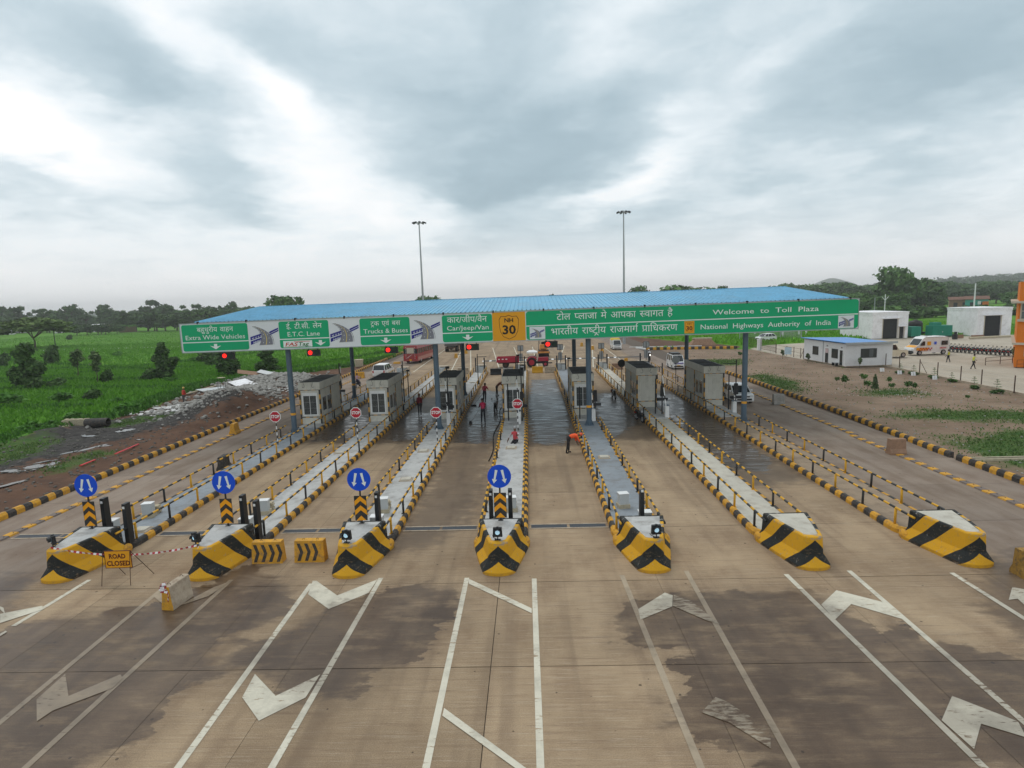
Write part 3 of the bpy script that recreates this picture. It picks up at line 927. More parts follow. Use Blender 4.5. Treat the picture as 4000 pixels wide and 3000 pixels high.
def stripe_material():
    m, t, b = new_mat('crash_barrier_stripes')
    pos = t.n('ShaderNodeTexCoord').outputs['Object']
    s = t.n('ShaderNodeAttribute', attribute_name='arc').outputs['Fac']
    z = t.n('ShaderNodeSeparateXYZ', {'Vector': pos}).outputs[2]
    wob = t.math('MULTIPLY', t.math('SUBTRACT', t.noise(pos, 3.0, 3), 0.5), 0.05)
    v = t.math('ADD', t.math('ADD', t.math('MULTIPLY_ADD', s, 0.9, z), t.math('MULTIPLY', t.math('MULTIPLY', s, s), 0.08)), wob)
    y1, k1 = (.64, .33, .016), (.022, .024, .023)
    c = t.ramp(t.math('DIVIDE', v, 5.0), [(0, y1), (.45 / 5, k1), (1.05 / 5, y1), (2.1 / 5, k1), (2.8 / 5, y1), (3.5 / 5, k1)], 'CONSTANT')
    rub = t.map(t.noise(t.scalev(pos, (2, 2, 5)), 2.2, 6, 0.68), 0.55, 0.72)
    c = t.mix(t.math('MULTIPLY', rub, 0.6), c, (.25, .165, .09))
    low = t.math('MULTIPLY', t.map(z, 0.0, 0.16, 0.55, 0.0), t.map(t.noise(pos, 6, 4), .3, .7))
    c = t.mix(low, c, (.20, .13, .08))
    scuff = t.map(t.noise(t.scalev(pos, (7, 7, 2.5)), 1.1, 5, 0.75), 0.62, 0.68)
    c = t.mix(t.math('MULTIPLY', scuff, 0.75), c, (.30, .28, .25))
    rim = t.math('MULTIPLY', t.map(z, 1.02, 1.13), t.map(t.noise(pos, 3.2, 7, .75), .5, .62))
    c = t.mix(rim, c, (.27, .26, .245))
    _set(t, b, 'Base Color', c)
    b.inputs['Roughness'].default_value = 0.72
    b.inputs['Specular IOR Level'].default_value = 0.2
    _set(t, b, 'Normal', t.n('ShaderNodeBump', {'Height': t.noise(pos, 18, 4, .7), 'Strength': 0.6, 'Distance': 0.02}).outputs[0])
    return m


M['stripes'] = stripe_material()


def barrier_section(off, tipy, reary, hw_r, hw_f, n=7):
    "half plan outline (right side, from nose to rear) pushed out by off; returns points with arc length"
    pts = []
    r = hw_f + off
    for k in range(n + 1):
        a = math.radians(90 * k / n)
        pts.append((r * math.sin(a), tipy - off + r * .62 * (1 - math.cos(a))))
    pts.append((hw_f + (hw_r - hw_f) * .5 + off, (tipy + reary) / 2))
    pts.append((hw_r + off, reary))
    return pts


def crash_barrier(i, c):
    t = thing('crash_barrier', 'concrete crash barrier in yellow and black stripes fronting the %s toll island' % ORD[i], 'crash barrier', (c, 0, 0), 0, 'striped crash barriers')
    levels = [(.22, 0.0), (.22, .12), (.02, .46), (0, .5), (-.04, 1.13), (-.07, 1.17)]
    me = bpy.data.meshes.new('barrier_body')
    vs, fs, arc = [], [], []
    prof = []
    for off, z in levels:
        half = barrier_section(off, 20.52, 23.05, .92, .40)
        base = barrier_section(0, 20.52, 23.05, .92, .40)
        al = [0]
        for a, b in zip(base, base[1:]):
            al.append(al[-1] + math.hypot(b[0] - a[0], b[1] - a[1]))
        ring = [(-x, y, z) for x, y in reversed(half)] + [(x, y, z) for x, y in half[1:]]
        ar = list(reversed(al)) + al[1:]
        prof.append(ring)
        vs += ring
        arc += ar
    n = len(prof[0])
    for k in range(len(levels) - 1):
        for j in range(n - 1):
            fs.append((k * n + j, k * n + j + 1, (k + 1) * n + j + 1, (k + 1) * n + j))
    for k in range(len(levels) - 1):                       # rear face
        fs.append((k * n, (k + 1) * n, (k + 1) * n + n - 1, k * n + n - 1))
    top0 = (len(levels) - 1) * n
    inner = [(x * .84, 20.52 + (y - 20.52) * .9 + .2, 1.17) for x, y, _ in prof[-1]]
    ib = len(vs)
    vs += inner
    arc += ar
    for j in range(n - 1):
        fs.append((top0 + j, top0 + j + 1, ib + j + 1, ib + j))
    fs.append((top0, top0 + n - 1, ib + n - 1, ib))
    me.from_pydata(vs, [], fs)
    me.materials.append(M['stripes'])
    at = me.attributes.new('arc', 'FLOAT', 'POINT')
    at.data.foreach_set('value', np.array(arc, np.float32))
    bm = bmesh.new()
    bm.from_mesh(me)
    bmesh.ops.recalc_face_normals(bm, faces=bm.faces)
    bm.to_mesh(me)
    bm.free()
    link('barrier_body', me, t)
    MB().prism([(x, y) for x, y, _ in inner], .9, 1.155, 'z').build('barrier_top', M['conc3'] if i > 4 else M['conc'], t)
    for s in (-1, 1):                                       # rounded toe blocks at the rear corners
        MB().ball((s * 1.0, 23.1, .14), .2, 10, 6, 0, (.8, 1.5, 1.1)).build('toe_block', M['kyellow'], t)
    return t


for i, c in enumerate(IC):
    crash_barrier(i, c)

# blinkers on the noses
for i, (dx, rz, yy) in enumerate(((-.26, -.75, 20.95), (-.3, -.35, 20.9), (-.05, -.1, 20.85), (-.02, 0, 20.85), (.12, .1, 20.8))):
    t = thing('warning_lamp', 'black square blinker lamp on the nose of the %s crash barrier' % ORD[i], 'warning lamp', (IC[i] + dx, yy, 1.17), rz + PI, 'blinker lamps on the crash barriers')
    MB().cyl((0, 0, 0), (0, 0, .13), .022).box(-.11, .11, -.06, .06, 0, .02).tube([(.05, -.05, .02), (.16, -.1, .05), (.2, -.16, .12)], .012).build('bracket', M['dark'], t)
    MB().box(-.18, .18, -.10, .04, .13, .47, 0, .02, .01).box(-.04, .04, -.06, .02, .47, .50).build('housing', M['dark'], t)
    MB().cyl((0, .04, .30), (0, .062, .30), .088, .08, 18).build('lens', M['flash'], t)
    rg = []
    for yy2 in (.04, .16):
        rg.append([(.125 * math.cos(a), yy2, .30 + .125 * math.sin(a)) for a in np.linspace(-.3, PI + .3, 12)])
    mb = MB().rings(rg, caps=False, close=False)
    mb.build('visor', M['dark'], t)

# keep-side signs, black reader posts and cabinets behind the first four barriers


def arrow(cx, cz, ln, ang, wd, hd, hl):
    "arrow outline pointing along ang (0 = down)"
    pts = [(-wd * .62, ln / 2), (wd * .62, ln / 2), (wd * .42, -ln / 2 + hl), (hd, -ln / 2 + hl), (0, -ln / 2), (-hd, -ln / 2 + hl), (-wd * .42, -ln / 2 + hl)]
    ca, sa = math.cos(ang), math.sin(ang)
    return [(cx + u * ca - v * sa, cz + u * sa + v * ca) for u, v in pts]


for i in range(4):
    c = IC[i] + (-.2, -.08, -.05, 0)[i]
    t = thing('keep_side_sign', 'blue two-arrow disc over a black and yellow chevron plate on the %s crash barrier' % ORD[i], 'traffic sign', (c, 22.9, 1.15), 0, 'blue arrow signs on the crash barriers')
    MB().cyl((0, 0, 0), (0, 0, 1.9), .035).box(-.1, .1, -.1, .1, 0, .015).build('pole', M['dark'], t)
    MB().cyl((0, -.045, 1.84), (0, -.03, 1.84), .475, .475, 36).build('disc', M['blue'], t)
    link('arrow_mark', poly_mesh('arrow_mark', [arrow(-.17, 1.83, .56, -.21, .085, .105, .17), arrow(.17, 1.83, .56, .21, .085, .105, .17)], -.049, M['letter'], 'y'), t)
    MB().box(-.25, .25, -.045, -.03, .12, 1.16).build('chevron_plate', M['black'], t)
    polys = []
    for z in (1.16, .77, .38):
        polys.append([(-.24, z - .42), (-.24, z - .22), (0, z - .01), (.24, z - .22), (.24, z - .42), (0, z - .21)] if z > .4 else [(-.20, .125), (0, .33), (.20, .125)])
    link('chevron_mark', poly_mesh('chevron_mark', polys, -.049, mat('reflective_amber', (.80, .33, .012), .4, .05), 'y'), t)
for i in range(5):
    for s in ((-.42, .38) if i < 4 else (.1,)):
        if i == 2 and s < 0:
            continue
        dx = IC[i] + s + (.05 if i == 0 else 0)
        if i == 0:
            dx = IC[i] + (-.05 if s < 0 else .86)
        if i == 1:
            dx = IC[i] + (.28 if s < 0 else .83)
        if i == 2:
            dx = IC[i] + .45
        t = thing('reader_post', 'tall black reader post on the %s toll island, %s one of its pair' % (ORD[i], 'left' if s < 0 else 'right') if i in (0, 1, 3) else 'single tall black reader post behind the %s crash barrier' % ORD[i], 'reader post', (dx, 23.55, .25 if abs(dx - IC[i]) < .8 else 0.0), 0, 'black vehicle reader posts')
        MB().box(-.09, .09, -.17, .17, 0, 1.98 if i != 4 else 1.8, 0, .012, .012).build('casing', M['dark'], t)
        MB().box(-.045, .045, -.185, -.168, 1.78, 1.88).build('sticker', M['white'], t)
        MB().box(-.14, .14, -.22, .22, 0, .03).build('base_plate', M['dark'], t)
for i, (dx, y) in enumerate(((-.30, 26.6), (-.35, 26.7), (-.12, 26.6), (.3, 26.4), (-.18, 26.6))):
    t = thing('control_cabinet', 'pale grey control box on a brick stub on the %s toll island' % ORD[i], 'cabinet', (IC[i] + dx, y, .25), .15, 'pale control boxes')
    MB().box(-.22, .22, -.18, .18, .18, .68).build('cabinet_body', M['cabinet'], t)
    MB().box(-.24, .24, -.2, .2, .68, .70).build('lid', M['white'], t)
    MB().box(-.27, .27, -.24, .24, 0, .18).build('plinth', M['palebrick'], t)
    t = thing('brick_stub', 'low brick stub beside the pale control box of the %s toll island' % ORD[i], 'brick stub', (IC[i] + dx + .05, y + .55, .25), .1, 'brick stubs on the toll islands')
    bm_ = [MB().box(-.115, .115, -.055, .055, 0, .072).mesh('brick', M['palebrick'])]
    for r in range(5):
        for q in range(3):
            link('brick', bm_[0], t, (-.12 + .12 * q if r % 2 else 0, (-.12 + .12 * q) * (0 if r % 2 else 1), r * .077), (0, 0, (PI / 2 if r % 2 else 0) + random.uniform(-.05, .05)))
for i, (dx, y) in enumerate(((-.75, 24.7), (-.2, 24.6), (.12, 24.5), (-.15, 24.4), (.4, 24.4))):
    t = thing('meter_box', 'white topped meter box behind the %s crash barrier' % ORD[i], 'meter box', (IC[i] + dx, y, .25), 0, 'meter boxes')
    MB().box(-.26, .26, -.2, .2, 0, .58).build('box_body', M['cabinet'], t)
    MB().box(-.28, .28, -.22, .22, .58, .61).build('lid', M['white'], t)
    MB().box(-.24, .24, -.212, -.2, .05, .54).build('door', M['black'] if i in (0,) else M['galv'], t)
for i, (dx, y) in enumerate(((.45, 24.9), (-.35, 38.1), (-.1, 31.7), (-.05, 38.3), (.05, 35.4), (-.25, 38.0), (-.1, 71.0))):
    k = (0, 1, 2, 3, 4, 2, 2)[i]
    t = thing('manhole_cover', 'square concrete manhole cover on the %s toll island, %s' % (ORD[k], ('by the barrier', 'halfway along', 'nearest the camera', 'halfway along', 'halfway along', 'before the booth', 'beyond the booth')[i]), 'manhole cover', (IC[k] + dx, y, .25), random.uniform(-.1, .1), 'manhole covers')
    MB().box(-.36, .36, -.36, .36, 0, .03).build('surround', M['rawconc'], t)
    MB().box(-.27, .27, -.27, .27, .03, .09, 0, .01, .01).build('lid', M['conc3'], t)
# far ends of the islands: blunt barrier, plates seen from behind, boxes
for i, c in enumerate(IC):
    t = thing('crash_barrier', 'blunt crash barrier closing the far end of the %s toll island' % ORD[i], 'crash barrier', (c, 83.2, 0), 0, 'far end crash barriers')
    MB().box(-1.0, 1.0, -.7, 1.2, 0, .4, 0, .2, .15).box(-.8, .8, -.55, 1.0, .4, 1.1, 0, .08, .05).build('barrier_body', M['rawconc'], t)
    MB().box(-.7, .7, -.565, -.535, .45, 1.0).build('rear_panel', M['galv'] if i not in (3,) else M['kblack'], t)
    if i > 2:
        x = c + (.1, -.1, .0, 1.0)[i - 3] * .5
        t = thing('sign_back', 'grey two-plate sign seen from behind, far end of the %s toll island' % ORD[i], 'traffic sign', (x, 83.3, 1.1), 0, 'sign backs at the far island ends')
        MB().cyl((0, 0, 0), (0, 0, 2.5), .04).build('pole', M['dark'], t)
        if i == 6:
            MB().cyl((0, .03, 2.2), (0, .045, 2.2), .5, .5, 24).build('plate', M['galv'], t)
        else:
            MB().box(-.4, .4, .03, .045, 1.8, 2.6).build('plate', M['galv'], t)
        MB().box(-.26, .26, .03, .045, .35, 1.45).build('plate', M['galv'], t)
        mb = MB()
        for a, b in (((-.39, 1.82), (.39, 1.86)), ((-.39, 2.56), (.39, 2.6))):
            mb.box(a[0], b[0], -.01, .03, a[1], b[1])
        mb.box(-.41, -.37, -.01, .03, 1.8, 2.6).box(.37, .41, -.01, .03, 1.8, 2.6).box(-.28, -.24, -.01, .03, .35, 1.45).box(.24, .28, -.01, .03, .35, 1.45)
        mb.build('stiffener', M['dark'], t)
    for q, (dx, z) in enumerate(((-.3, .6), (.25, .45))):
        t = thing('control_cabinet', 'grey box at the far end of the %s toll island, %s one' % (ORD[i], ('taller', 'lower')[q]), 'cabinet', (c + dx, 81.6 - q * .6, .25), 0, 'far end boxes')
        MB().box(-.22, .22, -.2, .2, 0, z + .25).build('cabinet_body', M['cabinet'], t)
        MB().box(-.24, .24, -.22, .22, z + .25, z + .28).build('lid', M['galv'], t)
    if i > 1:
        for q in (-.6, .6):
            t = thing('reader_post', 'black reader post at the far end of the %s toll island, %s one' % (ORD[i], 'left' if q < 0 else 'right'), 'reader post', (c + q, 81.9, .25), 0, 'far black reader posts')
            MB().box(-.08, .08, -.15, .15, 0, 2.0).build('casing', M['dark'], t)

# ------------------------------------------------------------------ booths
def wall_panel_mesh(w_, h, ribs=3, m='booth'):
    "ribbed sheet panel, outside towards -y, from x=0"
    pts = [(0, 0)]
    for k in range(ribs):
        a = w_ * (k + .5) / ribs
        pts += [(a - .02, 0), (a - .01, -.014), (a + .01, -.014), (a + .02, 0)]
    pts += [(w_, 0), (w_, .03), (0, .03)]
    mb = MB().prism(pts, 0, h, 'z')
    return mb.mesh('wall_panel', M[m])


BW, BH = 1.66, 2.85
PANEL_F = wall_panel_mesh(BW / 5 - .006, BH, 2)


def booth_proto(L, front_window):
    t = thing('toll_booth', '', 'toll booth', (0, 0, 0))
    n = int(round(L / .4))
    ps = wall_panel_mesh(L / n - .006, BH, 2)
    for k in range(5):
        link('wall_panel', PANEL_F, t, (-BW / 2 + k * BW / 5 + .003, 0, 0))
        link('wall_panel', PANEL_F, t, (BW / 2 - k * BW / 5 - .003, L, 0), (0, 0, PI))
    for k in range(n):
        link('wall_panel', ps, t, (BW / 2, k * L / n + .003, 0), (0, 0, PI / 2))
        link('wall_panel', ps, t, (-BW / 2, (k + 1) * L / n - .003, 0), (0, 0, -PI / 2))
    MB().box(-BW / 2 + .03, BW / 2 - .03, .03, L - .03, 0, BH).build('inner_lining', M['dark'], t)
    # overhanging fascia round a shallow roof
    for k in range(5):
        fp = FASC
        link('fascia_panel', fp, t, (-BW / 2 - .08 + k * (BW + .16) / 5 + .003, -.08, BH))
    MB().box(BW / 2 + .03, BW / 2 + .08, -.045, L + .08, BH, BH + .62).box(-BW / 2 - .08, -BW / 2 - .03, -.045, L + .08, BH, BH + .62).box(-BW / 2 - .03, BW / 2 + .03, L + .03, L + .08, BH, BH + .62).build('parapet', M['booth'], t)
    MB().box(-BW / 2 - .06, BW / 2 + .06, -.06, L + .06, BH + .56, BH + .6).box(-BW / 2 + .1, BW / 2 - .1, .3, .34, BH + .6, BH + .63).box(-BW / 2 + .1, BW / 2 - .1, L * .5, L * .5 + .04, BH + .6, BH + .63).build('roof', M['boothroof'], t)
    # striped corner posts and bands
    for x in (-BW / 2 - .035, BW / 2 - .045):
        for y in (-.035, L * .5 - .04, L - .045):
            mb = MB()
            h = BH / 7
            for q in range(7):
                mb.box(x - .015, x + .095, y - .015, y + .095, q * h, (q + 1) * h, (q + (x > 0)) % 2)
            mb.build('corner_post', [M['kyellow'], M['kblack']], t)
    for z in (.52, BH - .05):
        mb = MB()
        for q in range(5):
            a = -BW / 2 + .046 + q * (BW - .092) / 5
            mb.box(a, a + (BW - .092) / 5, -.03, -.016, z, z + .06, (q + 1) % 2)
        for q in range(9):
            for s in (-1, 1):
                a = .06 + q * (L - .12) / 9
                x = s * (BW / 2 + .016)
                mb.box(min(x, x + s * .014), max(x, x + s * .014), a, a + (L - .12) / 9, z, z + .06, q % 2)
        mb.build('striped_band', [M['kyellow'], M['kblack']], t)
    if front_window:
        fr = MB().box(-.66, .62, -.05, -.016, .68, .78).box(-.66, .62, -.05, -.016, 2.34, 2.6).box(-.66, -.55, -.05, -.016, .78, 2.34).box(.51, .62, -.05, -.016, .78, 2.34).box(-.04, 0, -.05, -.016, .78, 2.34).build('window_frame', M['white'], t)
        for a, b in ((-.55, -.04), (0, .51)):
            MB().box(a, b, -.03, -.022, .78, 2.34).build('pane', M['glass'], fr)
        mb = MB()
        for q in range(11):
            x = -.51 + q * .1
            mb.box(x, x + .012, -.046, -.034, .78, 2.34)
        for z in (1.3, 1.8):
            mb.box(-.55, .51, -.046, -.036, z, z + .012)
        mb.build('window_bars', M['galv'], fr)
    for s in (-1, 1):
        for y0, y1, z0, z1 in ((.5, 1.3, 1.0, 2.1), (1.7, 2.5, .05, 2.1)):
            x = s * (BW / 2 + .02)
            fr = MB().box(min(x, x + s * .02), max(x, x + s * .02), y0 - .05, y1 + .05, z0 - .05, z1 + .05).build('window_frame' if z0 > .5 else 'door', M['alu'], t)
            MB().box(min(x, x + s * .03), max(x, x + s * .03), y0, y1, max(z0, .9), z1).build('pane', M['glass'], fr)
    for x, k in ((-.45, 1), (.35, -1)):                       # cable hooks on the fascia
        a = [(x + k * .1 * math.cos(q), -.13, BH + .33 + .13 * math.sin(q)) for q in np.linspace(-2.6, 1.0, 9)]
        MB().tube(a, .012, 5).tube([a[-1], (x, -.1, BH + .62)], .012, 5).build('cable_hook', M['dark'], t)
    return t


FASC = MB().prism([(0, 0), (.33, 0), (.335, .02), (.355, .02), (.36, 0), (.3585, .035), (0, .035)], 0, .62, 'z').mesh('fascia_panel', M['booth'])
BY = [47.8, 48.0, 48.3, 48.2, 48.6, 51.3, 51.3]
BX = [-18.25, -12.62, -7.0, -1.46, 4.33, 10.1, 15.9]
bp1, bp2 = booth_proto(5.2, True), booth_proto(6.0, False)
for i in range(7):
    src = bp1 if i < 5 else bp2
    lab = ('ribbed grey booth with a barred white front window' if i < 5 else 'ribbed grey booth with a blind sheet front') + ', %s of the toll booths' % ORD[i]
    if i in (0, 5):
        src.location = (BX[i], BY[i], .335)
        tag(src, lab, None, 'toll booths')
    else:
        copy_tree(src, (BX[i], BY[i], .335), label=lab, group='toll booths')

# ------------------------------------------------------------------ canopy
TILT = .0068                                               # the whole canopy climbs slightly to the right


def zt(x):
    return TILT * x


can = thing('toll_canopy', 'wide blue sheet roof on round blue grey columns over all the toll lanes', 'canopy', (0, 0, 0))
for x, y, lab in ((-18.6, 45, 0), (-7.2, 45, 0), (4.45, 45, 0), (16.25, 45, 0), (-18.7, 61.5, 0), (-7.0, 61.5, 0), (4.6, 61.5, 0), (16.2, 61.5, 0)):
    top = (7.0 if y < 50 else 9.2) + zt(x)
    cy = MB().cyl((x, y, .2), (x, y, top), .20, .20, 20).box(x - .36, x + .36, y - .36, y + .36, .2, .26).build('column', M['steelblue'], can)
    MB().cyl((x, y, 1.62), (x, y, 1.80), .204, .204, 20).build('reflective_band', mat('amber_tape', (.70, .33, .03), .5, .1) if 'amber_tape' not in bpy.data.materials else bpy.data.materials['amber_tape'], cy)
    g = MB()
    for a in (0, PI / 2):
        u = Vector((math.cos(a), math.sin(a), 0))
        for s in (-1, 1):
            p = Vector((x, y, .26)) + u * .2 * s
            g.add([p, p + u * .14 * s, p + Vector((0, 0, .4))], [(0, 1, 2)])
    g.build('gusset', M['steelblue'], cy)
XL, XR, YF, YM, YB = -25.5, 23.8, 44.62, 56.0, 67.2
ZF, ZR = 9.2, 10.27
ribs = [(0, 0)]
for k in range(3):
    a = .33 * k + .05
    ribs += [(a, 0), (a + .02, .06), (a + .06, .06), (a + .08, 0)]
ribs += [(.98, 0)]
nsheet = 50
wsh = (XR - XL) / nsheet
ribs = [(u / .98 * (wsh - .002), v) for u, v in ribs]


def sheet_mesh(ya, yb, za, zb):
    mb = MB()
    rg = [[(u, ya + (yb - ya) * q, za + (zb - za) * q + v) for u, v in ribs] for q in (0, .5, 1)]
    mb.rings(rg, caps=False, close=False)
    rg = [[(u, y, z + v - .012) for u, v in ribs] for y, z in ((ya, za), (yb, zb))]
    mb.rings(rg, caps=False, close=False)
    return mb.mesh('roof_sheet', M['roof'])


sf, sb = sheet_mesh(YF, YM, ZF, ZR), sheet_mesh(YB, YM, ZF, ZR)
for k in range(nsheet):
    x = XL + k * wsh
    for me in (sf, sb):
        link('roof_sheet', me, can, (x, 0, zt(x) + random.uniform(0, .006)), (0, -math.atan(TILT), 0))


def tbox(mb, x0, x1, y0, y1, z0, z1, n=1):
    "box that follows the canopy's slight climb"
    vs = [(x0, y0, z0 + zt(x0)), (x1, y0, z0 + zt(x1)), (x1, y1, z0 + zt(x1)), (x0, y1, z0 + zt(x0)), (x0, y0, z1 + zt(x0)), (x1, y0, z1 + zt(x1)), (x1, y1, z1 + zt(x1)), (x0, y1, z1 + zt(x0))]
    return mb.add(vs, [(3, 2, 1, 0), (4, 5, 6, 7), (0, 1, 5, 4), (1, 2, 6, 5), (2, 3, 7, 6), (3, 0, 4, 7)])


mb = MB()
tbox(mb, XL, XR, YM - .2, YM + .2, ZR + .02, ZR + .06)
mb.build('ridge_cap', M['roof'], can)
mb = MB()
tbox(mb, XL - .2, XR + .1, YF - .16, YF - .02, ZF - .16, ZF - .02)
mb.build('gutter', M['galv'], can)
mb = MB()
for k in range(14):
    x = XL + .3 + k * 3.75
    tbox(mb, x, x + .1, YF - .2, YF - .01, ZF - .12, ZF + .08)
mb.build('gutter_bracket', M['dark'], can)
for y in (45, 61.5):                                           # beams and purlins under the sheets
    mb = MB()
    z = ZF - .5 + (ZR - ZF) * (1 - abs(y - YM) / (YM - YF)) * .9
    tbox(mb, XL + .4, XR - .4, y - .1, y + .1, z - .25, z)
    mb.build('beam', M['steelblue'], can)
for x in (-18.6, -7.1, 4.5, 16.2, -25.2, 23.4):
    mb = MB()
    for ya, yb in ((YF + .1, YM), (YM, YB - .1)):
        za, zb = (ZF - .2, ZR - .2) if yb == YM else (ZR - .2, ZF - .2)
        mb.prism([(ya, za + zt(x)), (yb, zb + zt(x)), (yb, zb - .3 + zt(x)), (ya, za - .3 + zt(x))], x - .08, x + .08, 'x')
    mb.build('rafter', M['steelblue'], can)
for k in range(1, 12):
    y = YF + k * (YB - YF) / 12
    z = ZF + (ZR - ZF) * (1 - abs(y - YM) / (YM - YF))
    mb = MB()
    tbox(mb, XL + .1, XR - .1, y - .04, y + .04, z - .14, z - .02)
    mb.build('purlin', M['galv'], can)

# ------------------------------------------------------------------ lettering
def text_mesh(s, size=1.0, weight=0.0):
    cu = bpy.data.curves.new('lettering', 'FONT')
    cu.body = s
    cu.size = size
    cu.resolution_u = 2
    cu.offset = weight
    o = bpy.data.objects.new('lettering', cu)
    COL.objects.link(o)
    me = bpy.data.meshes.new_from_object(o.evaluated_get(bpy.context.evaluated_depsgraph_get()))
    bpy.data.objects.remove(o)
    return me


def glyph(s, weight=0.0):
    "one shaped cluster as (verts, faces, width)"
    me = text_mesh(s, 1.0, weight)
    vs = [tuple(v.co[:2]) for v in me.vertices]
    fs = [list(p.vertices) for p in me.polygons]
    bpy.data.meshes.remove(me)
    return vs, fs


_adv = {}


def advance(s):
    if s not in _adv:
        a, b = glyph('न' + s + 'न')[0], glyph('नन')[0]
        _adv[s] = max(p[0] for p in a) - max(p[0] for p in b)
    return _adv[s]


def clip_x(vs, fs, x):
    bm = bmesh.new()
    bv = [bm.verts.new((a, b, 0)) for a, b in vs]
    for f in fs:
        try:
            bm.faces.new([bv[i] for i in f])
        except ValueError:
            pass
    bmesh.ops.bisect_plane(bm, geom=bm.verts[:] + bm.edges[:] + bm.faces[:], plane_co=(x, 0, 0), plane_no=(1, 0, 0), clear_outer=True)
    bm.verts.index_update()
    out = [tuple(v.co[:2]) for v in bm.verts], [[v.index for v in f.verts] for f in bm.faces]
    bm.free()
    return out


def seg(a, b, t=.035):
    d = Vector((b[0] - a[0], b[1] - a[1])).normalized()
    n = Vector((-d.y, d.x)) * t
    return [(a[0] + n.x, a[1] + n.y), (a[0] - n.x, a[1] - n.y), (b[0] - n.x, b[1] - n.y), (b[0] + n.x, b[1] + n.y)], [[0, 1, 2, 3]]


def deva(tokens):
    """Devanagari line. A token is a plain cluster, or ('half', c) half consonant, ('ra', c) c with a foot stroke,
    ('tra', c) c with a chevron below, ('reph', c) c under a hook."""
    V_, F_, x = [], [], 0.0

    def put(vs, fs, dx):
        n = len(V_)
        V_.extend((a + dx, b) for a, b in vs)
        F_.extend([i + n for i in f] for f in fs)
    for tk in tokens:
        if tk == ' ':
            x += .42
            continue
        if isinstance(tk, str):
            vs, fs = glyph(tk)
            put(vs, fs, x)
            x += advance(tk)
            continue
        k, ch = tk
        vs, fs = glyph(ch)
        wd = advance(ch)
        if k == 'half':
            cut = max(p[0] for p in vs) - .17
            put(*clip_x(vs, fs, cut), x)
            x += cut - .01
            continue
        put(vs, fs, x)
        if k == 'ra':
            put(*seg((wd - .22, .22), (wd - .50, .02)), x)
        if k == 'tra':
            m = wd * .5
            put(*seg((m, -.02), (m - .2, -.22)), x)
            put(*seg((m, -.02), (m + .2, -.22)), x)
        if k == 'reph':
            put(*seg((wd - .13, .62), (wd - .16, .80)), x)
            put(*seg((wd - .16, .80), (wd + .02, .86)), x)
        x += wd
    me = bpy.data.meshes.new('lettering')
    me.from_pydata([(a, b, 0) for a, b in V_], [], F_)
    return me


def place_text(me, name, m, parent, x0, x1, zb, y, cap=None, shear=0.0, zrot=None):
    "fit a flat text mesh between x0 and x1 with its baseline at zb; cap = letter height"
    n = len(me.vertices)
    co = np.empty(n * 3, np.float32)
    me.vertices.foreach_get('co', co)
    co = co.reshape(-1, 3)
    lo, hi = co[:, 0].min(), co[:, 0].max()
    sx = (x1 - x0) / (hi - lo)
    sz = sx if cap is None else cap / .70
    u = (co[:, 0] - lo) * sx
    vv = co[:, 1] * sz
    out = np.stack([x0 + u + shear * vv, np.full(n, y), zb + vv], -1)
    me.vertices.foreach_set('co', out.astype(np.float32).ravel())
    me.materials.clear()
    me.materials.append(M[m])
    me.update()
    return link(name, me, parent)


# ------------------------------------------------------------------ the long sign board along the canopy front
sb_ = thing('overhead_sign_board', 'long overhead board with green lane signs and welcome panel along the canopy front', 'sign board', (0, 44.42, 6.94))
sb_.rotation_euler = (0, -math.atan(TILT), 0)
MB().box(-26.56, 24.25, .03, .14, 0, 2.2).build('board', M['board'], sb_)
MB().box(-26.56, 24.25, -.0, .03, -.03, .03).box(-26.56, 24.25, 0, .03, 2.17, 2.22).box(-26.57, -26.52, 0, .03, .03, 2.17).box(24.21, 24.26, 0, .03, .03, 2.17).build('board_edge', M['galv'], sb_)
mb = MB()
for k in range(51):
    mb.box(-26.4 + k, -26.38 + k, .145, .2, .1, 2.1)
mb.build('board_rib', M['galv'], sb_)


def rrect(x0, x1, z0, z1, r, corners='all'):
    pts = []
    for cx, cz, a0, on in ((x1 - r, z1 - r, 0, 1), (x0 + r, z1 - r, 90, 1), (x0 + r, z0 + r, 180, 1), (x1 - r, z0 + r, 270, 1)):
        for k in range(6):
            a = math.radians(a0 + 18 * k)
            pts.append((cx + r * math.cos(a), cz + r * math.sin(a)))
    return pts


def panel(x0, x1, z0, z1, m='green', r=.16, name='sign_panel', y=.012):
    return MB().prism(rrect(x0, x1, z0, z1, r), y, .03, 'y').build(name, M[m], sb_)


def down_arrow(p, x, zb=.2, wd=.43):
    link('arrow_mark', poly_mesh('arrow_mark', [[(x - .12, zb + .40), (x + .12, zb + .40), (x + .12, zb + .2), (x + wd, zb + .27), (x, zb - .01), (x - wd, zb + .27), (x - .12, zb + .2)]], .008, M['letter'], 'y'), p)


def rule(p, x0, x1, z, t=.035):
    link('rule', poly_mesh('rule', [[(x0, z - t), (x1, z - t), (x1, z + t), (x0, z + t)]], .008, M['letter'], 'y'), p)


def lane_sign(x0, x1, hindi, hx0, hx1, eng, ex0, ex1, ax):
    p = panel(x0, x1, .09, 2.1)
    place_text(deva(hindi), 'lettering', 'letter', p, hx0, hx1, 1.53, .008)
    place_text(text_mesh(eng, 1, .0), 'lettering', 'letter', p, ex0, ex1, .96, .008, .34)
    rule(p, x0, x1, .76)
    down_arrow(p, ax, .2)
    return p


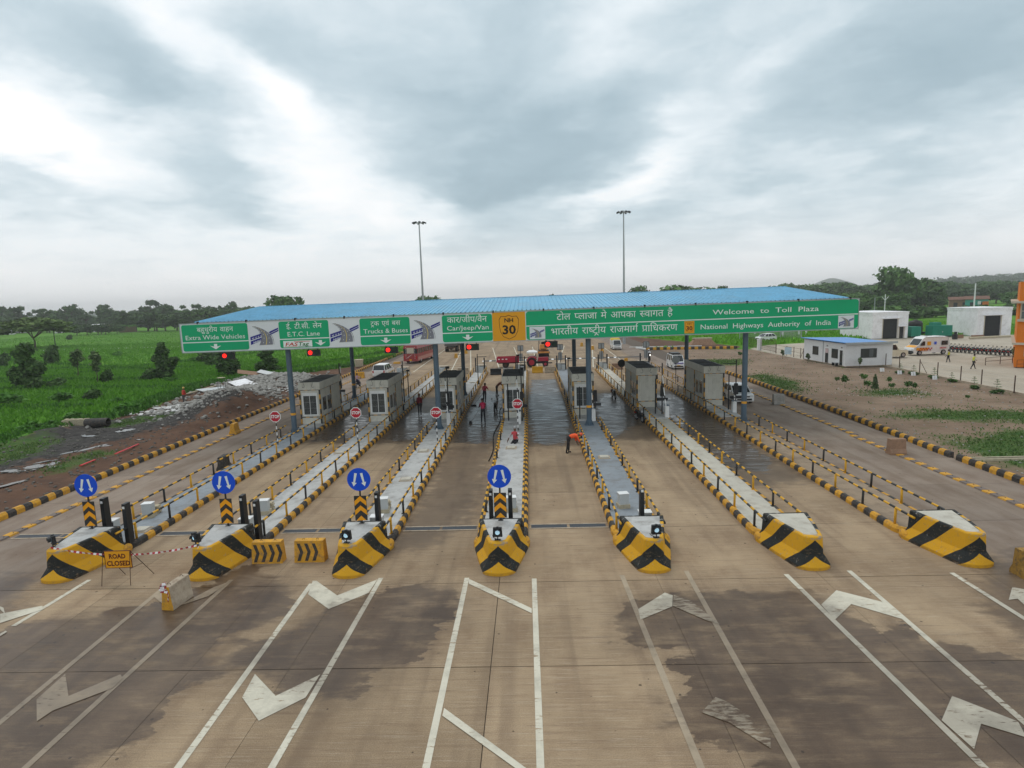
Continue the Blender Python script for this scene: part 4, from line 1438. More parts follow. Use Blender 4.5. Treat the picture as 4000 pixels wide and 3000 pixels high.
lane_sign(-26.42, -21.32, ['ब', 'हु', 'धु', 'री', 'य', ' ', 'वा', 'ह', 'न'], -25.22, -22.42, 'Extra Wide Vehicles', -26.15, -21.57, -23.9)
p2 = lane_sign(-18.92, -15.12, ['ई', '.', ' ', 'टी', '.', 'सी', '.', ' ', 'ले', 'न'], -18.34, -15.62, 'E.T.C. Lane', -18.28, -15.82, -15.82)
lane_sign(-12.74, -8.95, [('tra', 'ट'), 'क', ' ', 'ए', 'वं', ' ', 'ब', 'स'], -11.9, -9.65, 'Trucks & Buses', -12.48, -9.12, -10.83)
lane_sign(-6.5, -2.74, ['का', 'र', '/', 'जी', 'प', '/', 'वै', 'न'], -6.12, -3.12, 'Car/Jeep/Van', -6.15, -3.02, -4.62)
# electronic tag plate on the E.T.C. sign
fp = MB().box(-18.67, -16.46, .004, .012, .14, .62).build('tag_plate', M['letter'], p2)
M['tagred'] = mat('tag_red', (.50, .04, .02), .5, .08)
M['taggreen'] = mat('tag_green', (.02, .16, .05), .5, .08)
place_text(text_mesh('FAS', 1, .02), 'lettering', 'tagred', fp, -18.52, -17.6, .24, .001, .26, .3)
place_text(text_mesh('Tag', 1, .02), 'lettering', 'taggreen', fp, -17.56, -16.75, .24, .001, .26, .3)
link('tag_stripe', poly_mesh('tag_stripe', [[(-17.9, .535), (-16.6, .535), (-16.62, .575), (-17.8, .575)], [(-18.55, .17), (-17.6, .17), (-17.6, .195), (-18.55, .195)]], .001, M['tagred'], 'y'), fp)
link('tag_stripe', poly_mesh('tag_stripe', [[(-17.55, .17), (-16.6, .17), (-16.6, .195), (-17.55, .195)]], .001, M['taggreen'], 'y'), fp)


def road_logo(parent, x0, z0, s, plate=False):
    "curving grey road crossing a navy band; drawn in a 2.2 x 1.45 field"
    y = .018 if not plate else .004

    def T(pts):
        return [(x0 + u * s, z0 + v * s) for u, v in pts]
    g = MB().prism(T([(0, .02), (0, .62), (1.06, .92), (1.06, .38)]), y, y + .006, 'y').build('logo_band', M['navy'], parent)
    for q in ([(1.5, .70), (1.5, .80), (2.2, 1.10), (2.2, 1.0)], [(1.5, .84), (1.5, .98), (2.2, 1.26), (2.2, 1.14)]):
        MB().prism(T(q), y, y + .006, 'y').build('logo_band', M['navy'], parent)
    link('logo_rule', poly_mesh('logo_rule', [T([(0, .30), (0, .35), (1.06, .67), (1.06, .62)])], y - .002, M['letter'], 'y'), parent)
    L_, R_ = [], []
    for k in range(13):
        t_ = k / 12
        cx = .42 + 1.55 * t_ - .95 * t_ * t_ + .0
        wd = .06 + .46 * t_ ** 1.1
        zz = 1.40 - 1.40 * t_ - .22 * math.sin(t_ * PI) * -1
        cx = .38 + 1.0 * math.sin(t_ * 1.9) - (.16 * t_)
        L_.append((cx - wd, zz - .02 * t_))
        R_.append((cx + wd, zz + .02 * (1 - t_)))
    rd = MB().prism(T(L_ + R_[::-1]), y - .008, y - .003, 'y').build('logo_road', M['roadgrey'], parent)
    cl = []
    for k in range(12):
        a = [(L_[k][0] + R_[k][0]) / 2, (L_[k][1] + R_[k][1]) / 2]
        b = [(L_[k + 1][0] + R_[k + 1][0]) / 2, (L_[k + 1][1] + R_[k + 1][1]) / 2]
        t_ = .012 + .016 * k / 12
        cl.append(T([(a[0] - t_, a[1]), (a[0] + t_, a[1]), (b[0] + t_, b[1]), (b[0] - t_, b[1])]))
    link('logo_line', poly_mesh('logo_line', cl, y - .010, mat('logo_yellow', (.65, .5, .12), .5) if 'logo_yellow' not in bpy.data.materials else bpy.data.materials['logo_yellow'], 'y'), rd)
    ds = []
    for f in (.26, .74):
        for k in range(1, 12, 2):
            a = [L_[k][0] + (R_[k][0] - L_[k][0]) * f, (L_[k][1] + R_[k][1]) / 2]
            ds.append(T([(a[0] - .012, a[1] - .04), (a[0] + .012, a[1] - .04), (a[0] + .01, a[1] + .04), (a[0] - .014, a[1] + .04)]))
    link('logo_dash', poly_mesh('logo_dash', ds, y - .010, M['letter'], 'y'), rd)
    rl = []
    for side, off in ((L_, -.07), (R_, .07)):
        for k in range(0 if off < 0 else 6, 7 if off < 0 else 12):
            a, b = side[k], side[k + 1]
            rl.append(T([(a[0] + off, a[1]), (a[0] + off + .02, a[1]), (b[0] + off + .02, b[1]), (b[0] + off, b[1])]))
            if k % 2 == 0:
                rl.append(T([(a[0] + min(off, 0), a[1]), (a[0] + max(off, 0), a[1]), (a[0] + max(off, 0), a[1] + .02), (a[0] + min(off, 0), a[1] + .02)]))
    link('logo_railing', poly_mesh('logo_railing', rl, y, M['letblk'], 'y'), parent)['kind'] = 'stuff'
    for me, zz, cap in ((deva(['भा', ' ', 'रा', ' ', 'रा', ' ', ('ra', 'प'), 'ा']), .40, None), (text_mesh('NHAI', 1, .01), .09, None)):
        n = len(me.vertices)
        co = np.empty(n * 3, np.float32)
        me.vertices.foreach_get('co', co)
        co = co.reshape(-1, 3)
        u = (co[:, 0] - co[:, 0].min()) / (co[:, 0].max() - co[:, 0].min())
        if zz > .3:
            U, VV = .12 + u * .82, zz + u * .22 + co[:, 1] * .22
        else:
            U, VV = .22 + u * .55, zz + u * .16 + co[:, 1] * .24
        me.vertices.foreach_set('co', np.stack([x0 + U * s, np.full(n, y - .003), z0 + VV * s], -1).astype(np.float32).ravel())
        me.materials.clear()
        me.materials.append(M['letter'])
        link('lettering', me, g)


for x in (-21.17, -15.03, -8.86):
    road_logo(sb_, x, .40, 1.0)
nh = panel(-2.72, -.26, .02, 2.18, 'nhyel', .01, 'route_plate')
sh = [(-.74, 1.62), (-.72, 1.1), (-.66, .7), (-.45, .32), (0, .12), (.45, .32), (.66, .7), (.72, 1.1), (.74, 1.62), (.6, 1.86), (.25, 1.84), (0, 1.94), (-.25, 1.84), (-.6, 1.86)]


def shield(p, cx, sc, zoff, y):
    polys = []
    for a, b in zip(sh, sh[1:] + sh[:1]):
        m_ = lambda q, k: (cx + q[0] * sc * k, zoff + (1.0 + (q[1] - 1.0) * k) * sc)
        polys.append([m_(a, 1), m_(b, 1), m_(b, .955), m_(a, .955)])
    link('shield_outline', poly_mesh('shield_outline', polys, y, M['letbrown'], 'y'), p)


shield(nh, -1.49, 1.0, .02, .008)
place_text(text_mesh('NH', 1, .03), 'lettering', 'letblk', nh, -1.82, -1.16, 1.42, .008, .30)
place_text(text_mesh('30', 1, .03), 'lettering', 'letblk', nh, -1.98, -.98, .55, .008, .64)
wp = panel(-.2, 24.2, .04, 2.16, 'green', .22, 'welcome_panel')
rule(wp, -.2, 24.2, 1.08)
place_text(deva(['टो', 'ल', ' ', ('half', 'प'), 'ला', 'जा', ' ', 'मे', ' ', 'आ', 'प', 'का', ' ', ('half', 'स'), 'वा', 'ग', 'त', ' ', 'है']), 'lettering', 'letter', wp, 2.09, 10.68, 1.45, .008)
place_text(text_mesh('Welcome  to  Toll  Plaza', 1, .002), 'lettering', 'letter', wp, 13.6, 21.33, 1.41, .008, .36)
place_text(deva(['भा', 'र', 'ती', 'य', ' ', 'रा', ('half', 'ष'), ('tra', 'टी'), 'य', ' ', 'रा', 'ज', 'मा', ('reph', 'ग'), ' ', ('ra', 'प'), 'ा', 'िध', 'क', 'र', 'ण']), 'lettering', 'letter', wp, 1.66, 11.03, .36, .008)
place_text(text_mesh('National  Highways  Authority  of  India', 1, .002), 'lettering', 'letter', wp, 12.73, 22.25, .36, .008, .36)
n2 = MB().box(11.54, 12.26, .004, .012, .1, 1.0).build('route_plate', M['nhyel'], wp)
shield(n2, 11.9, .44, .10, .001)
place_text(text_mesh('NH', 1, .005), 'lettering', 'letbrown', n2, 11.76, 12.04, .74, .001, .13)
place_text(text_mesh('30', 1, .03), 'lettering', 'letbrown', n2, 11.67, 12.13, .33, .001, .30)
for x0, x1 in ((.04, 1.2), (22.77, 23.91)):
    lp = MB().box(x0, x1, .008, .012, .08, 1.0).build('logo_plate', M['board'], wp)
    road_logo(lp, x0 + .05, .2, .48, True)

# lane signals hanging below the board
for i, x in enumerate((-23.35, -16.7, -10.72, -4.55, 1.4)):
    z = 6.58 + zt(x)
    t = thing('lane_signal', 'two-lens lane signal lit red under %s' % ('the Extra Wide Vehicles sign', 'the E.T.C. Lane sign', 'the Trucks & Buses sign', 'the Car/Jeep/Van sign', 'the left end of the welcome panel')[i], 'traffic light', (x, 44.62, z), 0, 'red lane signals under the board')
    MB().box(-.28, .72, -.06, .14, -.24, .24, 0, 0, .02).box(-.2, -.14, .0, .06, .24, .5).box(.5, .56, 0, .06, .24, .5).build('housing', M['dark'], t)
    MB().cyl((-.02, -.06, .02), (-.02, -.085, .02), .168, .155, 20).build('red_lens', M['signal'], t)
    MB().cyl((.46, -.06, .02), (.46, -.075, .02), .175, .165, 20).build('dark_lens', M['glass'], t)

# ------------------------------------------------------------------ stop signs, booms, camera poles, signals
oc = [(math.cos(PI / 8 + k * PI / 4), math.sin(PI / 8 + k * PI / 4)) for k in range(8)]
for i, (x, y) in enumerate(((-18.2, 40.9), (-12.62, 41.6), (-6.72, 40.9), (-1.03, 43.6))):
    t = thing('stop_sign', 'red STOP sign on a black and white pole on the %s toll island' % ORD[i], 'stop sign', (x, y, .25), 0, 'STOP signs')
    mb = MB()
    for q in range(8):
        mb.cyl((0, 0, q * .225), (0, 0, (q + 1) * .225), .04, .04, 8, q % 2)
    mb.build('pole', [M['black'], M['white']], t)
    MB().prism([(u * .42, 2.05 + v * .42) for u, v in oc], -.075, -.05, 'y').build('plate', M['letter'], t)
    MB().prism([(u * .375, 2.05 + v * .375) for u, v in oc], -.08, -.075, 'y').build('red_face', M['red'], t)
    place_text(text_mesh('STOP', 1, .03), 'lettering', 'letter', t, -.31, .31, 1.95, -.084, .22)
for x, y, k in ((10.0, 64.6, 5), (16.35, 66.5, 6)):
    t = thing('stop_sign', 'grey back of an octagonal sign on the %s toll island beyond its booth' % ORD[k], 'stop sign', (x, y, .25), 0, 'sign backs beyond the booths')
    mb = MB()
    for q in range(8):
        mb.cyl((0, 0, q * .28), (0, 0, (q + 1) * .28), .04, .04, 8, q % 2)
    mb.build('pole', [M['rust'], M['black']], t)
    MB().prism([(u * .45, 2.55 + v * .45) for u, v in oc], .05, .07, 'y').build('plate', M['galv'] if k == 6 else M['dark'], t)
    MB().box(-.3, .3, .03, .06, .55, .59).build('cross_bar', M['dark'], t)


def boom(x, y, up, label, tall=3.9):
    t = thing('boom_barrier', label, 'boom barrier', (x, y, .25), 0, 'raised lane booms')
    MB().box(-.16, .16, -.2, .2, 0, 1.0, 0, .02, .02).build('cabinet_body', M['white'], t)
    MB().box(-.17, .17, -.21, .21, 1.0, 1.06).build('lid', M['steelblue'], t)
    a = MB()
    n = 9
    for q in range(n):
        z0, z1 = .9 + q * (tall - .9) / n, .9 + (q + 1) * (tall - .9) / n
        a.box(-.035, .035, -.27, -.23, z0, z1, 1 if q % 3 == 2 else 0)
    a.build('arm', [M['white'], M['black']], t, rot=(0, up, 0))
    return t


boom(-19.35, 59.9, -.02, 'raised white boom behind the leftmost toll booth')
boom(-6.62, 46.4, -.03, 'raised white and black boom beside the third column, left of the middle booth')
boom(-1.0, 46.2, -.02, 'raised white and black boom in front of the middle booth')
boom(4.95, 46.6, -.06, 'raised white boom right of the column before the third booth from right', 3.4)
boom(10.85, 47.0, -.12, 'raised white boom on the second island from the right', 3.8)
boom(16.6, 48.2, -.04, 'short white boom post beside the rightmost column', 1.6)
boom(-13.1, 59.6, .02, 'raised boom behind the second toll booth from the left', 3.6)


def camera_pole(x, y, h, label, arm=0.0, light=False, cams=True):
    t = thing('camera_pole', label, 'camera pole', (x, y, .25), 0, 'dark poles beside the booths')
    MB().cyl((0, 0, 0), (0, 0, h), .055, .045, 8).box(-.14, .14, -.14, .14, 0, .03).build('pole', M['dark'], t)
    if arm:
        MB().box(min(0, arm), max(0, arm), -.025, .025, h - .35, h - .30).build('arm', M['dark'], t)
    if cams:
        c = MB().box(-.09, .22, -.14, .08, h - .16, h + .02).cyl((.12, -.14, h - .07), (.12, -.2, h - .07), .05).build('camera_head', M['dark'], t)
    if light:
        MB().box(-.16, .16, -.13, .1, 1.55, 2.45, 0, .03, .02).build('signal_head', M['dark'], t)
        MB().box(-.45, .45, -.09, .09, 1.2, 1.42).build('display_box', M['dark'], t)
    return t


camera_pole(-19.0, 58.0, 4.1, 'black pole with a side arm behind the leftmost booth', 1.3, True, False)
camera_pole(-12.2, 56.0, 4.3, 'black pole behind the second booth from the left', 0, False, False)
camera_pole(-12.8, 61, 2.9, 'thin black pole beyond the second booth from the left', 0, False, True)
camera_pole(-6.72, 47.2, 4.6, 'tall black signal pole in front of the third booth from the left', .8, True)
camera_pole(-8.1, 70, 3.9, 'black camera pole beyond the third booth from the left', -.5, False)
camera_pole(-6.2, 69.5, 3.6, 'black pole with an arm beyond the third booth, right of its camera pole', 1.1, False, False)
camera_pole(-1.85, 47.0, 3.1, 'thin pole with a small round head before the middle booth', 0, False, False)
camera_pole(-.75, 46.8, 4.4, 'black signal pole before the middle booth behind its boom', 0, True, True)
camera_pole(-1.3, 60.5, 4.2, 'black camera pole beyond the middle booth', 1.2, False)
camera_pole(5.1, 46.6, 2.4, 'black signal pole right of the third column from the left', 0, True, False)
camera_pole(3.9, 47.0, 2.7, 'thin dark pole left of the third column', 0, False, False)
camera_pole(4.0, 62, 3.6, 'black camera pole beyond the third booth from right', .9, False)
camera_pole(10.75, 48.2, 4.3, 'tall rusty pole with a cross arm on the second island from right', -1.1, True, False)
camera_pole(10.25, 48.4, 3.0, 'thin dark pole before the second booth from right', 0, False, False)
camera_pole(16.75, 48.3, 4.4, 'tall dark pole with a cross arm beside the rightmost column', -1.1, True, False)
camera_pole(16.55, 49.4, 3.1, 'thin rusty pole between the rightmost booth and its tall pole', 0, False, False)

# ------------------------------------------------------------------ loose barriers, signs and tape in front
t = thing('road_closed_sign', 'yellow ROAD CLOSED board on thin rusty trestle legs', 'road sign', (-15.4, 20.35, 0), .03)
t.scale = (.9, .9, .96)
MB().box(-.53, .53, -.02, .0, .62, 1.28).build('sign_plate', M['nhyel'], t)
mb = MB().box(-.55, .55, -.025, .002, .60, .62).box(-.55, .55, -.025, .002, 1.28, 1.30).box(-.55, -.53, -.025, .002, .62, 1.28).box(.53, .55, -.025, .002, .62, 1.28)
mb.build('frame', M['letbrown'], t)
place_text(text_mesh('ROAD', 1, .035), 'lettering', 'letbrown', t, -.36, .32, .99, -.024, .18)
place_text(text_mesh('CLOSED', 1, .035), 'lettering', 'letbrown', t, -.48, .48, .70, -.024, .19)
for x, sx in ((-.62, -1), (.56, 1)):
    MB().cyl((x + .04 * -sx, -.03, 1.27), (x - .1 * -sx * -1 if 0 else x, -.28, 0), .013, n=6).build('leg', M['rust'], t)
    MB().cyl((x + .04 * -sx, -.0, 1.27), (x + .34 * sx * (1 if sx > 0 else -.9), .75, 0), .013, n=6).build('leg', M['rust'], t)
MB().cyl((.54, -.15, .62), (.74, .38, .62), .011, n=5).build('brace', M['rust'], t)


def catenary(p0, p1, sag, n=26):
    p0, p1 = Vector(p0), Vector(p1)
    return [p0.lerp(p1, k / n) + Vector((0, 0, -4 * sag * (k / n) * (1 - k / n))) for k in range(n + 1)]


M['grimy'] = mat('grimy_yellow_paint', (.30, .17, .035), .8, .3, 3, bump=.4, grime=(.10, .07, .045), gamt=.85)
M['tapered'] = mat('tape_red', (.42, .03, .05), .5, .1)
M['tapewhite'] = mat('tape_white', (.74, .70, .70), .5, .06)


def tape(pts, name, label, wd=.035, seg_n=2):
    mb = MB()
    fine = []
    for a, b in zip(pts, pts[1:]):
        for q in range(seg_n):
            fine.append(a.lerp(b, q / seg_n))
    fine.append(pts[-1])
    for k, (a, b) in enumerate(zip(fine, fine[1:])):
        tw = .6 * math.sin(k * .9)
        u = Vector((0, math.sin(tw) * wd, math.cos(tw) * wd))
        mb.add([a - u, b - u, b + u, a + u, a - u + Vector((0, .004, 0)), b - u + Vector((0, .004, 0)), b + u + Vector((0, .004, 0)), a + u + Vector((0, .004, 0))], [(0, 1, 2, 3), (7, 6, 5, 4), (0, 4, 5, 1), (3, 2, 6, 7)], k % 2)
    return tag(mb.build(name, [M['tapered'], M['tapewhite']]), label, 'barrier tape')


tape(catenary((-18.25, 20.75, 1.24), (-12.62, 20.7, 1.24), .33), 'barrier_tape', 'red and white tape strung between the two leftmost crash barriers')
tape([Vector((-12.55 + .04 * math.sin(k * 2.1), 20.62, 1.24 - k * .06)) for k in range(7)], 'barrier_tape', 'loose end of red and white tape hanging from the second crash barrier')


def jersey(name, label, loc, rz, L=1.7, h=.82, w0=.5, w1=.2, m='rawconc', mend=None, hooks=True, group=None):
    t = thing(name, label, 'concrete block', loc, rz, group)
    prof = [(-w0 / 2, 0), (w0 / 2, 0), (w0 / 2, .12), (w1 / 2 + .04, .34), (w1 / 2, h - .02), (w1 / 2 - .02, h), (-w1 / 2 + .02, h), (-w1 / 2, h - .02), (-w1 / 2 - .04, .34), (-w0 / 2, .12)]
    MB().prism(prof, -L / 2 + .02, L / 2, 'y').build('block_body', M[m], t)
    MB().prism([(u * .99, v * .99) for u, v in prof], -L / 2, -L / 2 + .02, 'y').build('end_face', M[mend or m], t)
    if hooks:
        for y in (-L * .3, L * .3):
            MB().tube([(.06 * math.cos(a), y, h + .06 * math.sin(a)) for a in np.linspace(0, PI, 7)], .008, 5).build('lifting_loop', M['rust'], t)
    return t


jersey('concrete_block', 'bare concrete block with a yellow painted end near the second crash barrier', (-12.3, 18.75, 0), -.12, 1.0, .82, .42, .26, 'rawconc', 'kyellow')
mb = MB()
tape([Vector((-12.42 + .13 * math.sin(k * 1.7), 18.25 + .04 * math.cos(k * 2.3), .93 - .018 * k + .05 * math.sin(k * 1.3))) for k in range(16)] + [Vector((-12.27 + .02 * math.sin(k), 18.22, .66 - .07 * k)) for k in range(6)], 'barrier_tape', 'crumpled red and white tape on the yellow end of the concrete block', .04, 1)
for k, (x, y, lab) in enumerate(((-10.52, 21.95, 'left of the pair, touching the second crash barrier'), (-8.85, 22.0, 'right of the pair, standing alone in the lane'))):
    t = thing('chevron_block', 'yellow block with black chevron arrows, ' + lab, 'concrete block', (x, y, 0), .02 - .03 * k, 'chevron blocks closing the lane')
    MB().box(-.6, .6, -.22, .22, 0, .86, 0, .03, .07).build('block_body', M['kyellow'], t)
    polys, wl = [], []
    f = lambda z: -.22 + .07 * z / .86 - .006
    me = bpy.data.meshes.new('chevron_mark')
    vs, fs = [], []
    for q in range(4 - k):
        x0 = -.52 + q * .30 + k * .04
        for pts in ([(x0, .76), (x0 + .13, .76), (x0 + .25, .42), (x0 + .12, .42)], [(x0 + .12, .42), (x0 + .25, .42), (x0 + .13, .07), (x0, .07)]):
            n = len(vs)
            vs += [(u, f(z), z) for u, z in pts]
            fs.append((n, n + 1, n + 2, n + 3))
    me.from_pydata(vs, [], fs)
    me.materials.append(M['kblack'])
    link('chevron_mark', me, t)
    for x2 in (-.25, .3):
        MB().tube([(x2 + .045 * math.cos(a), 0, .86 + .05 * math.sin(a)) for a in np.linspace(0, PI, 7)], .008, 5).build('lifting_loop', M['rust'], t)
for name, lab, loc, m in (('concrete_block', 'grimy yellow block at the right edge in the foreground', (17.3, 19.75, 0), 'grimy'),
                          ('concrete_block', 'rusty brown block on the right lane divider, nearer one', (22.05, 35.6, 0), 'brick'),
                          ('concrete_block', 'dark grey block on the right lane divider, farther one', (22.1, 52.8, 0), 'soilstone'),
                          ('concrete_block', 'short yellow block on the left lane divider', (-24.0, 46.2, 0), 'kyellow'),
                          ('concrete_block', 'black block leaning beside the leftmost guard rail', (-19.45, 35.7, 0), 'kblack'),
                          ('concrete_block', 'yellow and black block by the left road edge near the white car', (-23.7, 80.6, 0), 'kyellow'),
                          ('concrete_block', 'brown block by the far end of the second island from right', (12.2, 82.6, 0), 'brick'),
                          ('concrete_block', 'dark square block closing the far lane, left one', (-4.7, 80.3, 0), 'dark'),
                          ('concrete_block', 'grey square block closing the far lane, right one', (-3.0, 80.3, 0), 'soilstone'),
                          ('concrete_block', 'clean yellow block in front of the tractor', (1.0, 81.2, 0), 'yellow'),
                          ('concrete_block', 'sloping concrete block right of the clean yellow block', (2.75, 80.9, 0), 'rawconc'),
                          ('concrete_block', 'pale block beside the far end of the second island', (-9.4, 82.3, 0), 'rawconc')):
    jersey(name, lab, loc, PI / 2 if loc[1] > 60 or loc[0] > 0 else .1, 1.5 if loc[1] > 60 or 0 < loc[0] < 20 else .95, .95 if loc[0] > 15 else .86, .6, .3, m, None, False, 'loose concrete blocks')
for k, (x, y, lab) in enumerate(((12.3, 115.8, 'right of the far carriageway, nearer the pickup'), (11.0, 125, 'right of the far carriageway, farthest'), (13.3, 109, 'right of the far carriageway, nearest'), (-13.4, 106.9, 'left of the far carriageway, nearest'), (-12.5, 115.5, 'left of the far carriageway, middle'), (-11.6, 124, 'left of the far carriageway, farthest'), (14.6, 90, 'beyond the second booth from right'))):
    t = thing('marker_block', 'tapered dull yellow marker block ' + lab, 'marker block', (x, y, 0), 0, 'tapered yellow marker blocks')
    MB().box(-.34, .34, -.2, .2, 0, .75, 0, .12, .08).build('block_body', M['kyellow'], t)
    MB().box(-.26, .26, -.17, .17, .75, .8, 0, .03, .03).build('cap', M['kyellow'], t)
t = thing('rubber_hose', 'long black hose lying along the wet lane beside the middle island', 'hose', (0, 0, 0))
MB().tube([(-2.75 + .12 * math.sin(k * .7), 36 + k * 1.1, .035) for k in range(18)], .035, 6).build('hose_pipe', M['tyre'], t, smooth=True)

# ------------------------------------------------------------------ people
def rotx(v, a):
    return Vector((v[0], v[1] * math.cos(a) - v[2] * math.sin(a), v[1] * math.sin(a) + v[2] * math.cos(a)))


def person(label, loc, rz, lean=0.0, legs=((.1, .1), (-.15, .25)), arms=((.2, .2), (-.2, .3)), shirt=(.2, .2, .22), trousers=(.03, .03, .035), vest=None, helmet=None, cap=None, h=1.0, head=0.0, out=.12, seat=None, group=None):
    """figure facing +y. lean: trunk forward; legs: (thigh forward, knee bend) left, right; arms: (shoulder forward, elbow bend)."""
    P, R_, E_, lab = [], [], [], []

    def add(p, r, par, tg):
        P.append(Vector(p))
        r *= 1.16
        R_.append(r)
        lab.append(tg)
        if par is not None:
            E_.append((par, len(P) - 1))
        return len(P) - 1
    pel = add((0, 0, 0), .125, None, 'leg')
    sp = lambda d: Vector((0, math.sin(lean) * d, math.cos(lean) * d))
    waist = add(sp(.16), .115, pel, 'top')
    chest = add(sp(.34), .135, waist, 'top')
    neckb = add(sp(.49), .075, chest, 'top')
    nk = add(sp(.49) + Vector((0, math.sin(lean + head) * .08, math.cos(lean + head) * .08)), .05, neckb, 'skin')
    hd = lambda d, f=0.0: sp(.49) + Vector((0, math.sin(lean + head) * d + math.cos(lean + head) * f, math.cos(lean + head) * d - math.sin(lean + head) * f))
    chin = add(hd(.15, .015), .07, nk, 'skin')
    brow = add(hd(.25, 0), .088, chin, 'skin')
    crown = add(hd(.31, -.01), .06, brow, 'hair')
    ends = []
    for s, (th, kn) in zip((-1, 1), legs):
        hip = add((s * .09, 0, -.06), .095, pel, 'leg')
        k = Vector((s * .10, math.sin(th) * .42, -.06 - math.cos(th) * .42))
        kn_ = add(k, .062, hip, 'leg')
        a = th - kn
        ank = k + Vector((s * .01, math.sin(a) * .40, -math.cos(a) * .40))
        an_ = add(ank, .042, kn_, 'leg')
        fa = a + PI / 2 if abs(a) < 1.0 else a + PI / 2
        heel = add(ank + Vector((0, -.02, -.05)) if abs(a) < .9 else ank, .04, an_, 'shoe')
        toe = add(P[heel] + Vector((0, .17, -.0)), .035, heel, 'shoe')
        ends.append(min(P[heel].z, P[toe].z) - .036)
    hands = []
    for s, (sh_, el) in zip((-1, 1), arms):
        shd = add(sp(.45) + Vector((s * .17, 0, 0)), .062, neckb, 'top')
        base = lean * .25 + sh_
        e = P[shd] + Vector((s * out * .28, math.sin(base) * .28, -math.cos(base) * .28))
        el_ = add(e, .044, shd, 'top')
        b2 = base + el
        wr = e + Vector((0, math.sin(b2) * .25, -math.cos(b2) * .25))
        w_ = add(wr, .03, el_, 'skin')
        hnd = add(wr + Vector((0, math.sin(b2) * .08, -math.cos(b2) * .08)), .035, w_, 'skin')
        hands.append((P[hnd], b2, s))
    me = bpy.data.meshes.new('person_skin')
    bm = bmesh.new()
    sk = bm.verts.layers.skin.verify()
    bv = []
    for p, r in zip(P, R_):
        v = bm.verts.new(p)
        v[sk].radius = (r, r * (.85 if r > .1 else 1))
        bv.append(v)
    bv[0][sk].use_root = True
    for a, b in E_:
        bm.edges.new((bv[a], bv[b]))
    bm.to_mesh(me)
    bm.free()
    o = bpy.data.objects.new('tmp', me)
    COL.objects.link(o)
    o.modifiers.new('s', 'SKIN').use_smooth_shade = True
    o.modifiers.new('d', 'SUBSURF').levels = 1
    body = bpy.data.meshes.new_from_object(o.evaluated_get(bpy.context.evaluated_depsgraph_get()))
    bpy.data.objects.remove(o)
    body.name = 'body'
    # fingers, nose and ears grow out of the same surface
    bm = bmesh.new()
    bm.from_mesh(body)

    def stub(p, d, ln, r):
        d = Vector(d).normalized()
        m_ = Matrix.Translation(Vector(p) + d * ln / 2) @ d.to_track_quat('Z', 'Y').to_matrix().to_4x4()
        bmesh.ops.create_cone(bm, cap_ends=True, segments=5, radius1=r, radius2=r * .7, depth=ln, matrix=m_)
    for p, a, s in hands:
        dn = Vector((0, math.sin(a), -math.cos(a)))
        fw_ = Vector((0, math.cos(a), math.sin(a)))
        for q, ln in enumerate((.065, .08, .085, .075)):
            b_ = p + fw_ * (.02 * (q - 1.5)) + dn * .02
            stub(b_, dn + fw_ * .25, ln, .010)
        stub(p + fw_ * .025, fw_ + dn * .5, .06, .011)
    stub(hd(.235, .075), hd(.22, .2) - hd(.235, .075), .035, .016)
    for s in (-1, 1):
        stub(hd(.24, 0) + Vector((s * .075, 0, 0)), (s, 0, 0), .025, .02)
    bm.to_mesh(body)
    bm.free()
    key = {'top': 0, 'leg': 1, 'skin': 2, 'hair': 3, 'shoe': 3}
    nm = label[:24]
    mats = [mat('cloth ' + nm, shirt, .85, .15, 8), mat('trousers ' + nm, trousers, .9, .2, 8), M['skin'], M['tyre']]
    body.materials.clear()
    for m_ in mats:
        body.materials.append(m_)
    pts = np.array([tuple(p) for p in P])
    for f in body.polygons:
        c = np.array(f.center)
        best, bi = 9, 0
        for a, b in E_:
            ab = pts[b] - pts[a]
            tt = np.clip(np.dot(c - pts[a], ab) / (ab @ ab + 1e-9), 0, 1)
            d = np.linalg.norm(c - pts[a] - tt * ab) - (R_[a] * (1 - tt) + R_[b] * tt)
            if d < best:
                best, bi = d, (b if tt > .4 else a)
        f.material_index = key[lab[bi]]
        f.use_smooth = True
    low = seat if seat is not None else -min(ends)
    t = thing('person', label, 'person', loc, rz, group)
    off = Vector((0, 0, low))
    t.scale = (h, h, h)
    ob = link('body', body, t, off)
    if vest:
        bm = bmesh.new()
        bm.from_mesh(body)
        bm.normal_update()
        ax = sp(1).normalized()
        keep = []
        for f in bm.faces:
            c = f.calc_center_median()
            d = c.dot(ax)
            keep.append(f.material_index == 0 and .10 < d < .50 and abs(c.x) < .19)
        bmesh.ops.delete(bm, geom=[f for f, k_ in zip(bm.faces[:], keep) if not k_], context='FACES')
        for v in bm.verts:
            v.co += v.normal * .014
        bmesh.ops.subdivide_edges(bm, edges=bm.edges[:], cuts=1, use_grid_fill=True)
        for f in bm.faces:
            c = f.calc_center_median()
            d = c.dot(ax)
            f.material_index = 1 if (.20 < d < .245 or (abs(abs(c.x) - .10) < .028 and d > .22)) else 0
        vm = bpy.data.meshes.new('vest')
        bm.to_mesh(vm)
        bm.free()
        vm.materials.clear()
        vm.materials.append(mat('vest ' + nm, vest, .7, .1, 8))
        vm.materials.append(mat('reflective_strip', (.62, .62, .60), .4, .05) if 'reflective_strip' not in bpy.data.materials else bpy.data.materials['reflective_strip'])
        link('vest', vm, t, off)
    hc = hd(.275, -.005)
